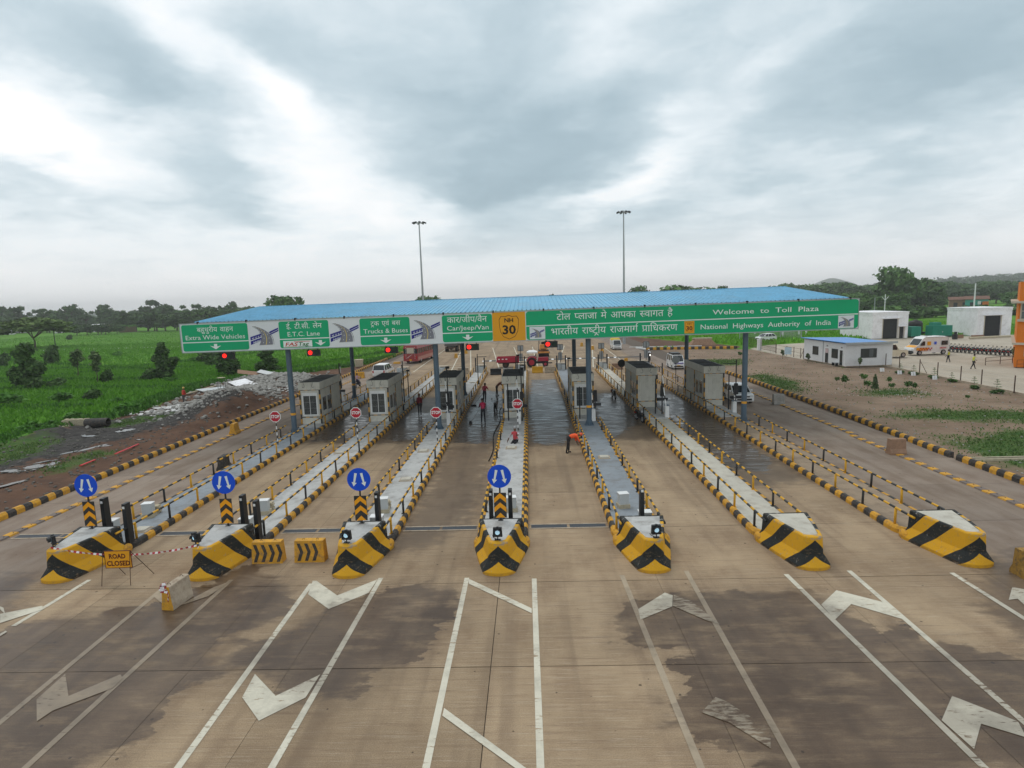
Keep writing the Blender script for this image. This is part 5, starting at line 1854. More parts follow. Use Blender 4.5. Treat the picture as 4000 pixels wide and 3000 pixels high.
    if helmet or cap:
        MB().ball(tuple(hc), .115, 10, 6, 0, (.95, 1.08, .85)).build('helmet' if helmet else 'head_wrap', mat('headgear ' + nm, helmet or cap, .5, .08), t, off, smooth=True)
    else:
        MB().ball(tuple(hd(.285, -.022)), .098, 10, 6, 0, (.95, 1.05, .9)).build('hair', M['tyre'], t, off, smooth=True)
    return t, [off + p for p, _, _ in hands]


RED, YG = (.50, .045, .035), (.55, .55, .04)
person('worker in a red reflective vest and yellow helmet standing on the rubble at the left', (-36.9, 61.1, .05), -.5, .12, vest=(.55, .06, .04), shirt=(.35, .03, .03), trousers=(.06, .05, .05), helmet=(.62, .42, .12), h=1.06, arms=((.5, .6), (.2, .4)))
person('person in a dark red vest walking up the lane behind the third-left island', (-10.0, 52.0, 0), .1, .05, legs=((.22, .1), (-.2, .25)), vest=(.20, .02, .03), shirt=(.22, .04, .05), cap=(.18, .08, .05), h=1.1)
t, hs = person('person in a crimson vest sweeping the wet lane, back to the camera', (-4.0, 48.1, 0), .25, .22, legs=((.15, .12), (-.1, .1)), vest=(.42, .02, .07), shirt=(.16, .02, .04), trousers=(.02, .02, .025), arms=((.6, .5), (.35, .5)), h=1.13)
b = thing('broom', 'long handled broom held by the sweeping person in the crimson vest', 'broom', (0, 0, 0))
MB().cyl((-4.35, 48.35, 1.02), (-4.95, 47.95, .18), .016, n=6).build('handle', M['bark'], b)
MB().box(-5.2, -4.9, 47.82, 47.98, 0, .2, 0, .08, .02).build('bristles', M['tyre'], b)
person('person with a bright pink back stepping along the wet lane behind the sweeper', (-4.6, 58.0, 0), -.1, .5, legs=((.25, .2), (-.2, .1)), vest=(.68, .08, .13), shirt=(.62, .07, .12), trousers=(.025, .025, .03), arms=((.5, .2), (.8, .3)), h=1.13, head=.3)
b = thing('mop', 'long dark mop held by the pink backed person in the wet lane', 'mop', (0, 0, 0))
MB().cyl((-4.7, 58.3, 1.0), (-5.5, 56.2, .1), .018, n=6).box(-5.8, -5.3, 56.0, 56.3, 0, .12).build('handle', M['tyre'], b)
person('person in a reddish brown shirt bending over a broom farther up the wet lane', (-3.6, 61.9, 0), -1.2, .95, legs=((.2, .1), (-.12, .05)), shirt=(.28, .10, .07), trousers=(.03, .025, .025), arms=((.5, .3), (.7, .2)), h=1.1, head=.2)
b = thing('broom', 'broom of the bending person farther up the wet lane', 'broom', (0, 0, 0))
MB().cyl((-3.1, 61.9, .75), (-2.55, 61.5, .1), .018, n=6).box(-2.75, -2.45, 61.4, 61.6, 0, .14).build('handle', M['bark'], b)
person('person in a white and red vest sitting on the middle island by the right rail', (-1.15, 39.9, .25), PI - .35, .05, legs=((1.5, 1.9), (1.35, 1.2)), vest=(.55, .07, .08), shirt=(.45, .42, .42), trousers=(.02, .02, .025), arms=((1.4, .2), (.4, .5)), h=1.16, seat=.14, cap=(.3, .3, .3), out=.6)
person('person in a bright orange shirt bent double beside the third-right island kerb', (2.35, 37.6, 0), -1.35, 1.45, legs=((.1, .08), (-.16, .08)), vest=(.85, .11, .03), shirt=(.80, .10, .03), trousers=(.025, .022, .022), arms=((-.15, .15), (.05, .1)), h=1.12, cap=(.65, .10, .04))
person('person in a yellow reflective vest walking past the ambulance rear wheel', (55.7, 80.1, 0), .5, .04, legs=((.18, .1), (-.15, .2)), vest=YG, shirt=(.50, .42, .45), trousers=(.02, .022, .03), h=.97)
person('person in a yellow vest striding with legs apart on the compound ground', (53.75, 72.9, 0), -1.5, .08, legs=((.45, .1), (-.45, .1)), vest=YG, shirt=(.55, .53, .40), trousers=(.02, .02, .022), arms=((.6, .5), (-.3, .5)), h=1.05)

# ------------------------------------------------------------------ vehicles
def moto_proto():
    t = thing('motorcycle', '', 'motorcycle')
    for y in (-.62, .66):
        w_ = MB().wheel((0, y, .30), .30, .09, 'x', 0, 18, .62, 1).build('wheel', [M['tyre'], M['rim']], t)
    MB().box(-.10, .10, -.15, .42, .30, .62, 0, .02, .06).cyl((0, .3, .8), (0, .66, .30), .03).cyl((-.06, .42, .85), (-.06, .68, .30), .022).cyl((.06, .42, .85), (.06, .68, .30), .022).cyl((.1, -.62, .3), (.1, .05, .34), .02).build('frame', M['dark'], t)
    MB().box(-.13, .13, -.05, .38, .66, .86, 0, .04, .08).build('tank', mat('bike_paint', (.03, .03, .035), .3, .2, 2, coat=.5) if 'bike_paint' not in bpy.data.materials else bpy.data.materials['bike_paint'], t)
    MB().box(-.12, .12, -.78, -.02, .68, .79, 0, .02, .04).build('seat', M['tyre'], t)
    MB().cyl((-.34, .36, .98), (.34, .36, .98), .014).cyl((-.34, .36, .98), (-.30, .22, .96), .02).cyl((.34, .36, .98), (.30, .22, .96), .02).build('handlebar', M['dark'], t)
    for s in (-1, 1):
        MB().cyl((s * .22, .36, .98), (s * .27, .36, 1.16), .01, n=5).box(s * .27 - .07, s * .27 + .07, .35, .37, 1.13, 1.22).build('mirror', M['dark'], t)
    MB().ball((0, .50, .86), .10, 10, 6).build('headlight', M['rim'], t, smooth=True)
    MB().cyl((.13, -.75, .33), (.12, -.1, .28), .045, .03).build('exhaust', M['rim'], t)
    MB().box(-.08, .08, -.95, -.72, .55, .66).build('tail', M['redlamp'], t)
    return t


mp = moto_proto()
first = [True]


def moto(x, y, rz, label, group=None):
    if first[0]:
        first[0] = False
        mp.location = (x, y, 0)
        mp.rotation_euler = (0, 0, rz)
        return tag(mp, label, None, group)
    return copy_tree(mp, (x, y, 0), rz, label, group=group)


ordn = ['nearest the ambulance'] + ['%s from the ambulance' % s for s in ('second', 'third', 'fourth', 'fifth', 'sixth', 'seventh', 'eighth', 'ninth', 'tenth', 'eleventh', 'twelfth', 'thirteenth', 'fourteenth', 'fifteenth', 'sixteenth')]
for k in range(16):
    f = k / 15
    moto(65.6 + 3.0 * f + random.uniform(-.06, .06), 94.6 - 8.6 * f, -1.05 + random.uniform(-.08, .08), 'parked dark motorcycle in the compound row, %s' % ordn[k], 'motorcycles parked in the compound')
moto(8.25, 58.5, PI + .1, 'black motorcycle beside the second island from right, beyond the column')
moto(8.7, 47.1, PI + .2, 'black motorcycle beside the booth of the second island from right')
moto(-3.25, 53.2, PI - .1, 'black motorcycle standing on the wet lane beside the sweeper')
moto(-21.35, 71.8, -.12, 'motorcycle under the pink shirted rider on the left lane')
person('motorcycle rider in a pink and white shirt on the left lane', (-21.33, 71.6, 0), -.12, .15, legs=((1.2, 1.35), (1.2, 1.35)), shirt=(.55, .36, .42), trousers=(.08, .06, .1), arms=((.9, .2), (.9, .2)), seat=.88, out=.4)
moto(18.8, 93.6, PI, 'motorcycle with its headlamp on by the far right lane')
person('motorcycle rider in a white shirt and white cap on the far right lane', (18.8, 93.9, 0), PI, .15, legs=((1.2, 1.35), (1.2, 1.35)), shirt=(.68, .68, .72), trousers=(.05, .05, .06), arms=((.9, .2), (.9, .2)), seat=.88, out=.4, cap=(.7, .7, .68))
tag(MB().cyl((0, 0, 0), (0, -.02, 0), .11, .10, 14).box(-.03, .03, .001, .05, -.03, .03).build('headlamp', [M['headl']], None, (18.8, 92.97, .86)), 'lit headlamp of the motorcycle on the far right lane', 'headlamp')


def car(label, cat, loc, rz, L, W, paint, hood, belt, roof, cab, wheels, r=.32, name='car', clear=.22, glassm='cargl', front_tilt=.0, nose=.75, tail=None, windows=True, lamps=True, grille=True, group=None):
    """front towards +y. cab = (rear base, rear roof, front roof, front base) along y; hood/belt/roof heights; nose/tail = end heights"""
    t = thing(name, label, cat, loc, rz, group)
    h = L / 2
    tail = belt if tail is None else tail
    # shell: side profile lofted across the width with tumblehome
    side = [(-h, clear + .1), (-h - .0, tail - .05), (-h + .06, tail), (cab[0], belt), (cab[3], max(hood, belt - .0) if hood >= belt else hood), (h - .25, hood - .06), (h - .03, nose), (h, clear + .15), (h - .06, clear), (-h + .06, clear)]
    mb = MB()
    rg = []
    for x, k in ((-W / 2 + .04, 0), (-W / 2, 1), (-W / 2, 1), (W / 2, 1), (W / 2, 1), (W / 2 - .04, 0)):
        rg.append([(x, y * (1 if k else .985), z if k else z - .015) for y, z in side])
    rg = [rg[0], rg[1], rg[3], rg[5]]
    mb.rings(rg)
    bd = mb.build('body', M[paint], t)
    mod = bd.modifiers.new('edge', 'BEVEL')
    mod.width = .035
    mod.segments = 2
    # cabin: roof and pillars in paint, panes set in
    wb, wt = W / 2 - .06, W / 2 - .16
    zb = min(belt, max(hood, belt)) - .01
    cb = [(-wb, cab[0], zb), (wb, cab[0], zb), (wb, cab[3], zb), (-wb, cab[3], zb)]
    ct = [(-wt, cab[1], roof), (wt, cab[1], roof), (wt, cab[2], roof), (-wt, cab[2], roof)]
    if windows:
        MB().add(cb + ct, [(0, 1, 5, 4), (1, 2, 6, 5), (2, 3, 7, 6), (3, 0, 4, 7), (4, 5, 6, 7)]).build('window', M[glassm], t)
        mb = MB()
        ex = lambda p, s: (p[0] * (1 + s * .0) + (.012 if p[0] > 0 else -.012), p[1] + (.012 if p[1] > (cab[1] + cab[2]) / 2 else -.012), p[2])
        for a, b in zip(cb, ct):
            mb.cyl(ex(a, 1), ex(b, 1), .05, .045, 6)
        nside = 3 if (cab[2] - cab[1]) > 1.7 else 2
        for s in (-1, 1):
            for q in range(1, nside):
                f = q / nside
                yb_, yt_ = cab[0] + (cab[3] - cab[0]) * f, cab[1] + (cab[2] - cab[1]) * f
                mb.cyl((s * (wb + .01), yb_ - .05, zb), (s * (wt + .01), yt_, roof), .045, .04, 6)
        mb.build('pillars', M[paint], t)
        rf = MB().rings([[(x * k, y, z) for x, y in ((-wt - .03, cab[1] - .05), (wt + .03, cab[1] - .05), (wt + .03, cab[2] + .04), (-wt - .03, cab[2] + .04))] for z, k in ((roof - .02, 1.0), (roof + .035, 1.0), (roof + .075, .86))])
        rfo = rf.build('roof', M[paint], t, smooth=False)
    for y in wheels:
        for s in (-1, 1):
            wl = MB().wheel((s * (W / 2 - .09), y, r), r, .2, 'x', 0, 18).build('wheel', M['tyre'], t)
            MB().wheel((s * (W / 2 - .085), y, r), r * .62, .205, 'x', 0, 14).build('rim', M['rim'], wl)
    if lamps:
        for s in (-1, 1):
            MB().box(s * (W / 2 - .28) - .16, s * (W / 2 - .28) + .16, h - .10, h + .012, nose - .13, nose + .02, 0, .02, .02).build('headlight', M['alu'], t)
            MB().box(s * (W / 2 - .12) - .09, s * (W / 2 - .12) + .09, -h - .014, -h + .05, tail - .36, tail - .02).build('tail_light', M['redlamp'], t)
            MB().box(s * (W / 2 + .1) - .09, s * (W / 2 + .1) + .09, cab[3] - .28, cab[3] - .16, zb + .02, zb + .18).build('mirror', M[paint], t)
    if grille:
        MB().box(-W * .27, W * .27, h - .02, h + .016, nose - .16, nose - .05).box(-W * .38, W * .38, h - .02, h + .014, clear + .12, clear + .28).build('grille', M['dark'], t)
        MB().box(-.25, .25, h + .005, h + .022, clear + .3, clear + .41).build('number_plate', M['white'], t)
        MB().box(-.25, .25, -h - .02, -h + .01, clear + .42, clear + .54).build('number_plate', M['white'], t)
    return t


car('white people carrier driving away on the left lane', 'car', (-20.75, 82.7, 0), -.06, 4.55, 1.77, 'carwhite', .98, 1.02, 1.70, (-2.15, -1.9, .45, 1.15), (-1.4, 1.38), .32, nose=.8, tail=1.02)
car('white hatchback with its headlamps towards the camera beside the rightmost booth', 'car', (19.35, 55.3, 0), PI - .02, 3.85, 1.72, 'carwhite', .95, .98, 1.50, (-1.85, -1.25, .35, 1.05), (-1.2, 1.2), .3, nose=.78, tail=.95)
v = car('white and lilac passenger van with a roof rack approaching on the right', 'van', (20.15, 82.3, 0), PI, 3.8, 1.62, 'carwhite', 1.05, 1.1, 1.85, (-1.85, -1.8, 1.15, 1.55), (-1.15, 1.2), .28, name='van', nose=.95, tail=1.1)
mb = MB()
for x in (-.6, -.2, .2, .6):
    mb.box(x - .02, x + .02, -1.5, .9, 1.98, 2.02)
for y in (-1.5, -.7, .1, .9):
    mb.box(-.65, .65, y - .02, y + .02, 1.92, 1.98)
mb.box(-.6, .6, -1.4, .3, 2.02, 2.12)
mb.build('roof_rack', M['dark'], v)
MB().box(-.22, .22, 1.905, 1.925, .5, .6).build('number_plate', M['nhyel'], v)
MB().box(-.62, .62, 1.9, 1.918, .78, .95).build('front_band', mat('lilac_paint', (.22, .19, .5), .3, .1), v)
p = car('small white pickup with slatted sides and a yellow load approaching on the far right lane', 'pickup', (16.75, 115.4, 0), PI, 4.2, 1.6, 'carwhite', 1.0, 1.05, 1.85, (.55, .6, 1.45, 1.85), (-1.3, 1.3), .3, name='pickup_truck', nose=.95, tail=.8)
mb = MB()
for s in (-1, 1):
    for k in range(7):
        mb.box(s * .82 - .02, s * .82 + .02, -2.1 + k * .36, -2.04 + k * .36, .85, 1.75)
    for z in (.9, 1.2, 1.5, 1.72):
        mb.box(s * .84 - .01, s * .84 + .01, -2.1, .3, z, z + .08)
mb.box(-.8, .8, -2.1, .3, .8, .86).box(-.8, .8, .26, .32, .86, 1.75)
mb.build('cargo_bed', M['white'], p)
MB().box(-.85, .85, -2.0, .2, 1.72, 2.15, 0, .1, .15).build('load_cover', mat('yellow_sheet', (.70, .50, .05), .6, .1), p)
# cream jeep beside the office
j = car('cream off-road car parked behind the white office, half hidden', 'car', (53.0, 88.4, 0), -PI / 2 + .06, 4.3, 1.72, 'cream', 1.12, 1.14, 1.88, (-2.1, -2.05, .35, .75), (-1.4, 1.42), .36, nose=1.0, tail=1.14)
MB().wheel((0, -2.28, 1.0), .34, .2, 'y', 0, 16).build('spare_wheel', M['tyre'], j)
mb = MB()
for y in (-1.8, -1.0, -.2):
    mb.box(-.7, .7, y - .02, y + .02, 1.96, 2.0)
mb.box(-.72, -.68, -1.9, 0, 2.0, 2.04).box(.68, .72, -1.9, 0, 2.0, 2.04)
mb.build('roof_rack', M['dark'], j)
# ambulance
A_ = thing('ambulance', 'white high roof ambulance with a red and yellow chequer band and blue star', 'ambulance', (60.0, 90.9, 0), PI / 2 + .13)
W = 1.9
mb = MB()
prof = [(-2.75, .35), (-2.78, 1.0), (-2.72, 2.1), (-2.45, 2.62), (1.2, 2.66), (1.55, 2.45), (2.25, 1.45), (2.9, 1.15), (3.0, .85), (3.0, .42), (2.9, .32), (-2.7, .32)]
mb.rings([[(x, y * k, z * (1 if k == 1 else .99)) for y, z in prof] for x, k in ((-W / 2 + .1, .985), (-W / 2, 1), (W / 2, 1), (W / 2 - .1, .985))])
bo = mb.build('body', M['carwhite'], A_)
MB().box(-.8, .8, -2.2, 1.1, 2.66, 2.72, 0, .1, .1).build('roof_cap', M['white'], A_)
MB().box(-.55, .55, .55, .85, 2.72, 2.84, 0, .03, .03).box(-.5, .5, -1.6, -1.1, 2.72, 2.76).build('light_bar', M['white'], A_)
MB().add([(-.82, 1.62, 2.38), (.82, 1.62, 2.38), (.86, 2.24, 1.5), (-.86, 2.24, 1.5), (-.82, 1.6, 2.36), (.82, 1.6, 2.36), (.86, 2.22, 1.48), (-.86, 2.22, 1.48)], [(0, 1, 2, 3), (7, 6, 5, 4), (0, 4, 5, 1), (2, 6, 7, 3)]).build('windscreen', M['cargl'], A_)
M['ambred'] = mat('chequer_red', (.42, .01, .02), .4, .05)
M['ambyel'] = mat('chequer_yellow', (.75, .33, .01), .4, .05)
for s in (-1, 1):
    xo = s * (W / 2)
    q = lambda a, b, z0, z1, d=.008: MB().box(min(xo, xo + s * d), max(xo, xo + s * d), a, b, z0, z1)
    MB().prism([(1.2, 1.42), (2.0, 1.42), (1.55, 2.05), (1.2, 2.05)], min(xo, xo + s * .008), max(xo, xo + s * .008), 'x').build('side_window', M['cargl'], A_)
    q(-2.45, -1.45, 1.42, 2.05).build('side_window', M['cargl'], A_)
    q(.25, .85, 1.45, 2.0).build('orange_panel', M['ambyel'], A_)
    star = MB()
    for k in range(3):
        a = k * PI / 3
        u, w2 = (math.cos(a), math.sin(a)), (-math.sin(a), math.cos(a))
        star.prism([(-.45 + u[0] * d + w2[0] * e, 1.75 + u[1] * d + w2[1] * e) for d, e in ((.26, .07), (-.26, .07), (-.26, -.07), (.26, -.07))], min(xo, xo + s * (.006 + .001 * k)), max(xo, xo + s * (.006 + .001 * k)), 'x')
    star.build('blue_star', M['blue'], A_)
    mr, my = MB(), MB()
    for r_ in range(2):
        for c_ in range(11):
            y0, z0 = 2.2 - c_ * .22, 1.1 - r_ * .22
            if (r_ == 1 and not (c_ < 9)) or (s == 0):
                continue
            tgt = mr if (r_ + c_) % 2 else (my if c_ < 7 else None)
            if tgt is not None:
                tgt.box(min(xo, xo + s * .007), max(xo, xo + s * .007), y0 - .21, y0, z0 - .21, z0)
    mr.build('red_chequer', M['ambred'], A_)
    my.build('yellow_chequer', M['ambyel'], A_)
    q(2.2, 2.55, .75, 1.12).build('yellow_chequer', M['ambyel'], A_)
    q(-2.3, -1.2, .88, 1.12, .006).build('name_band', mat('pale_pink_band', (.66, .40, .40), .5) if 'pale_pink_band' not in bpy.data.materials else bpy.data.materials['pale_pink_band'], A_)
    me = text_mesh('AMBULANCE', 1, .02)
    n = len(me.vertices)
    co = np.empty(n * 3, np.float32)
    me.vertices.foreach_get('co', co)
    co = co.reshape(-1, 3)
    u = (co[:, 0] - co[:, 0].min()) / (co[:, 0].max() - co[:, 0].min())
    yy = (-1.25 - u * 1.0) if s < 0 else (-2.25 + u * 1.0)
    me.vertices.foreach_set('co', np.stack([np.full(n, xo + s * .009), yy, .92 + co[:, 1] * .22], -1).astype(np.float32).ravel())
    me.materials.clear()
    me.materials.append(M['ambred'])
    link('lettering', me, A_)
    for y in (2.0, -1.85):
        wl = MB().wheel((s * (W / 2 - .1), y, .36), .36, .24, 'x', 0, 18).build('wheel', M['tyre'], A_)
        MB().wheel((s * (W / 2 - .09), y, .36), .22, .25, 'x', 0, 14).build('rim', M['rim'], wl)
    MB().box(s * .68 - .2, s * .68 + .2, 2.95, 3.03, .72, .9).build('headlight', M['alu'], A_)
    MB().box(s * 1.1 - .08, s * 1.1 + .08, 1.85, 1.95, 1.5, 1.8).build('mirror', M['dark'], A_)
MB().box(-.9, .9, 2.9, 3.06, .32, .66, 0, .03, .02).build('bumper', M['dark'], A_)
MB().add([(-.85, 2.27, 1.45), (.85, 2.27, 1.45), (.88, 2.86, 1.185), (-.88, 2.86, 1.185), (-.85, 2.27, 1.44), (.85, 2.27, 1.44), (.88, 2.86, 1.17), (-.88, 2.86, 1.17)], [(0, 1, 2, 3), (7, 6, 5, 4), (0, 4, 5, 1), (2, 6, 7, 3), (1, 5, 6, 2), (0, 3, 7, 4)]).build('bonnet_band', M['ambyel'], A_)
# red bus
B_ = thing('bus', 'dull red bus driving away on the far left lane', 'bus', (-19.3, 103.6, 0), -.13)
M['busred'] = mat('bus_red', (.27, .035, .035), .45, .12, 1.2, coat=.2)
M['buspale'] = mat('bus_pale_pink', (.42, .20, .16), .5, .12, 1.2)
MB().box(-1.25, 1.25, -5.3, 5.3, .45, 1.7, 0, .02, .05).box(-1.25, 1.25, -5.3, 5.3, 2.55, 3.1, 0, .12, .15).build('body', M['busred'], B_)
MB().box(-1.2, 1.2, -5.25, 5.2, 1.7, 2.55).build('side_windows', M['cargl'], B_)
for s in (-1, 1):
    for k in range(9):
        MB().box(s * 1.22 - .03, s * 1.22 + .03, -5.1 + k * 1.25, -4.98 + k * 1.25, 1.7, 2.55).build('pillar', M['busred'], B_)
    MB().box(s * 1.25 - (0 if s > 0 else .012), s * 1.25 + (.012 if s > 0 else 0), -5.0, 4.9, .6, 1.15).build('side_band', M['buspale'], B_)
    for y in (-3.4, 3.3):
        MB().wheel((s * 1.1, y, .5), .5, .32, 'x', 0, 18, .5, 1).build('wheel', [M['tyre'], M['rim']], B_)
    MB().box(s * 1.0 - .1, s * 1.0 + .1, -5.33, -5.3, .9, 1.3).build('tail_light', M['redlamp'], B_)
    for k in range(8):
        MB().box(s * .78 - .02, s * .78 + .02, -5.325, -5.3, .85 + k * .26, .99 + k * .26).build('rear_dash', M['white'], B_)
MB().box(-.62, .62, -5.32, -5.3, 1.75, 2.7).build('rear_window', M['beige'], B_)
MB().add([(-.55, -5.335, .95), (.25, -5.335, 1.55), (.3, -5.335, 1.62), (-.5, -5.335, 1.08)], [(0, 1, 2, 3)]).build('rear_stripe', M['white'], B_)
MB().box(-.2, .2, -5.335, -5.3, .55, .75).build('number_plate', M['nhyel'], B_)
# dump truck
T_ = thing('dump_truck', 'dark grey tipper truck far up the left carriageway', 'truck', (-15.9, 123.5, 0), -.06)
MB().box(-1.25, 1.25, -3.2, 1.8, 1.2, 2.6, 0, -.05, .05).build('tipper_body', mat('truck_grey', (.10, .09, .085), .7, .2, 2), T_)
mb = MB()
for k in range(5):
    mb.box(-1.33, -1.28, -2.9 + k * 1.1, -2.78 + k * 1.1, 1.2, 2.6).box(1.28, 1.33, -2.9 + k * 1.1, -2.78 + k * 1.1, 1.2, 2.6)
mb.build('side_rib', M['rust'], T_)
MB().box(-1.2, 1.2, 2.0, 3.8, .9, 2.9, 0, .08, .1).build('cab', mat('truck_cab', (.16, .08, .05), .5, .1), T_)
MB().box(-.5, .5, -3.1, 3.6, .6, 1.1).build('chassis', M['dark'], T_)
for s in (-1, 1):
    for y in (-2.4, -1.2, 2.8):
        MB().wheel((s * 1.05, y, .52), .52, .4, 'x', 0, 16, .5, 1).build('wheel', [M['tyre'], M['rust']], T_)
MB().box(-1.1, 1.1, -3.22, -3.16, .7, .95).build('rear_bumper', M['rust'], T_)
# tractor and trailer
TR = thing('tractor', 'red tractor with a white sun canopy crossing beyond the middle lanes', 'tractor', (1.25, 88.9, 0), -PI / 2)
M['tracred'] = mat('tractor_red', (.36, .02, .045), .4, .12, 2, coat=.2)
for s in (-1, 1):
    wl = MB().wheel((s * .75, -1.0, .74), .74, .42, 'x', 0, 22).build('rear_wheel', M['tyre'], TR)
    MB().wheel((s * .75, -1.0, .74), .42, .43, 'x', 0, 16).build('rim', M['tracred'], wl)
    wl = MB().wheel((s * .62, 1.05, .42), .42, .24, 'x', 0, 18).build('front_wheel', M['tyre'], TR)
    MB().wheel((s * .62, 1.05, .42), .22, .25, 'x', 0, 12).build('rim', M['tracred'], wl)
    MB().prism([(-1.7, .95), (-1.5, 1.4), (-1.0, 1.62), (-.4, 1.5), (-.2, 1.2), (-.35, 1.15), (-.6, 1.4), (-1.0, 1.5), (-1.4, 1.3), (-1.6, .92)], s * .75 - .22, s * .75 + .22, 'x').build('mudguard', M['tracred'], TR)
MB().box(-.33, .33, -.1, 1.55, .85, 1.42, 0, .04, .06).build('bonnet', M['tracred'], TR)
MB().box(-.3, .3, -1.3, 1.5, .5, .85).box(-.12, .12, 1.5, 2.1, .45, .6).build('chassis', M['dark'], TR)
MB().box(-.3, .3, 1.55, 1.6, .9, 1.36).build('grille', M['dark'], TR)
MB().cyl((0, -.15, 1.3), (0, -.45, 1.75), .025).cyl((0, -.42, 1.7), (0, -.48, 1.74), .22, .22, 14).build('steering_wheel', M['dark'], TR)
MB().box(-.25, .25, -1.25, -.8, 1.0, 1.12).box(-.25, .25, -1.3, -1.22, 1.12, 1.6).build('seat', M['tyre'], TR)
mb = MB()
for x in (-.55, .55):
    mb.cyl((x, -1.5, 1.4), (x, -1.5, 2.25), .02)
    mb.cyl((x, -.3, 1.3), (x, -.3, 2.25), .02)
mb.build('canopy_post', M['dark'], TR)
MB().rings([[(sx * k, -.9 + sy * k, z) for sx, sy in ((-.75, -.8), (.75, -.8), (.75, .8), (-.75, .8))] for z, k in ((2.1, 1.0), (2.28, 1.0), (2.5, .45))]).build('sun_canopy', M['white'], TR)
TL = thing('farm_trailer', 'red tipping trailer hitched behind the tractor', 'trailer', (-3.3, 88.9, 0), -PI / 2)
MB().box(-.95, .95, -1.7, 1.7, .85, .95).box(-.95, .95, -1.7, -1.62, .95, 1.62).box(-.95, .95, 1.62, 1.7, .95, 1.62).box(-.95, -.88, -1.62, 1.62, .95, 1.62).box(.88, .95, -1.62, 1.62, .95, 1.62).build('trailer_body', M['tracred'], TL)
mb = MB()
for k in range(3):
    mb.box(.951, .958, -1.45 + k * .55, -1.18 + k * .55, 1.28, 1.42)
mb.build('white_mark', M['white'], TL)
MB().box(-.3, .3, -1.5, 1.6, .62, .85).cyl((0, 1.6, .7), (0, 2.75, .62), .06).build('chassis', M['dark'], TL)
for s in (-1, 1):
    MB().wheel((s * .8, -.35, .48), .48, .26, 'x', 0, 18, .5, 1).build('wheel', [M['tyre'], M['rust']], TL)
# road roller seen beyond the tractor
RR = thing('road_roller', 'orange road roller standing behind the tractor', 'road roller', (2.45, 104.6, 0), 0)
M['rollor'] = mat('roller_orange', (.55, .23, .06), .5, .15, 1.5)
MB().cyl((-.9, -.8, .62), (.9, -.8, .62), .62, .62, 22).build('drum', M['dark'], RR)
MB().cyl((-.9, 1.7, .6), (.9, 1.7, .6), .6, .6, 22).build('drum', M['dark'], RR)
MB().box(-1.02, 1.02, -1.5, -1.42, .75, 1.05).box(-1.02, -.94, -1.5, .2, .6, 1.0).box(.94, 1.02, -1.5, .2, .6, 1.0).build('drum_frame', M['rollor'], RR)
MB().box(-.68, .68, -1.2, 1.6, 1.25, 2.2, 0, .06, .1).build('engine_cover', M['rollor'], RR)
MB().box(-.5, .5, -1.25, -1.18, 1.35, 1.5).build('grille', M['dark'], RR)
MB().box(-.35, .35, .2, .8, 2.2, 2.6).build('seat', M['tyre'], RR)
mb = MB().cyl((-.85, -.4, 1.2), (-.85, -.4, 3.1), .04)
for x in (-.6, .6):
    mb.cyl((x, 1.2, 2.1), (x, 1.2, 3.0), .03).cyl((x, .0, 2.1), (x, .0, 3.0), .03)
mb.build('canopy_post', M['dark'], RR)
MB().box(-.75, .75, -.2, 1.4, 3.0, 3.06).build('canopy', M['rollor'], RR)
car('white car parked behind the barred gate far right', 'car', (49.5, 125.5, 0), PI / 2 + .3, 4.1, 1.7, 'carwhite', .95, .98, 1.5, (-1.9, -1.3, .4, 1.1), (-1.25, 1.25), .3)

# ------------------------------------------------------------------ buildings on the right
of = thing('site_office', 'white panel office with a blue mono-pitch roof on the right', 'building', (41.15, 78.1, 0), .05)
OW, OD = 6.2, 10.6
MB().box(0, OW, 0, OD, 0, .12, 0, -.05, -.05).build('plinth', M['rawconc'], of)
wv = mat('office_panel', (.66, .66, .66), .6, .04, .6, grime=(.48, .46, .44), gamt=.25)
for k in range(5):
    x0, x1 = k * OW / 5, (k + 1) * OW / 5
    MB().box(x0 + .004, x1 - .004, 0, .08, .12, 3.02 - .02 * k).build('wall_panel', wv, of)
for k in range(8):
    y0, y1 = .085 + k * (OD - .085) / 8, .085 + (k + 1) * (OD - .085) / 8
    MB().box(0, .08, y0 + .004, y1 - .004, .12, 3.02).build('wall_panel', wv, of)
    MB().box(OW - .08, OW, y0 + .004, y1 - .004, .12, 2.95).build('wall_panel', wv, of)
MB().box(0.085, OW - .085, OD - .08, OD, .12, 3.0).build('wall_panel', wv, of)
MB().prism([(-.35, 3.16), (OW + .35, 2.98), (OW + .35, 3.05), (-.35, 3.24)], -.45, OD + .4, 'y').build('roof', M['roof2'], of)
MB().box(-.34, OW + .34, -.47, -.44, 2.95, 3.22).build('roof_trim', M['galv'], of)


def office_window(x0, x1, z0, z1, side=False, door=False):
    if side:
        fr = MB().box(-.05, -.001, x0, x1, z0, z1).build('door' if door else 'window', M['white'] if door else M['dark'], of)
        MB().box(-.06, -.05, x0 + .07, x1 - .07, z0 + (.02 if door else .07), z1 - .07).build('pane', M['glass'], fr)
    else:
        fr = MB().box(x0, x1, -.05, -.001, z0, z1).build('door' if door else 'window', M['white'] if door else M['dark'], of)
        MB().box(x0 + .07, x1 - .07, -.06, -.05, z0 + (.02 if door else .07), z1 - .07).build('pane', M['glass'], fr)


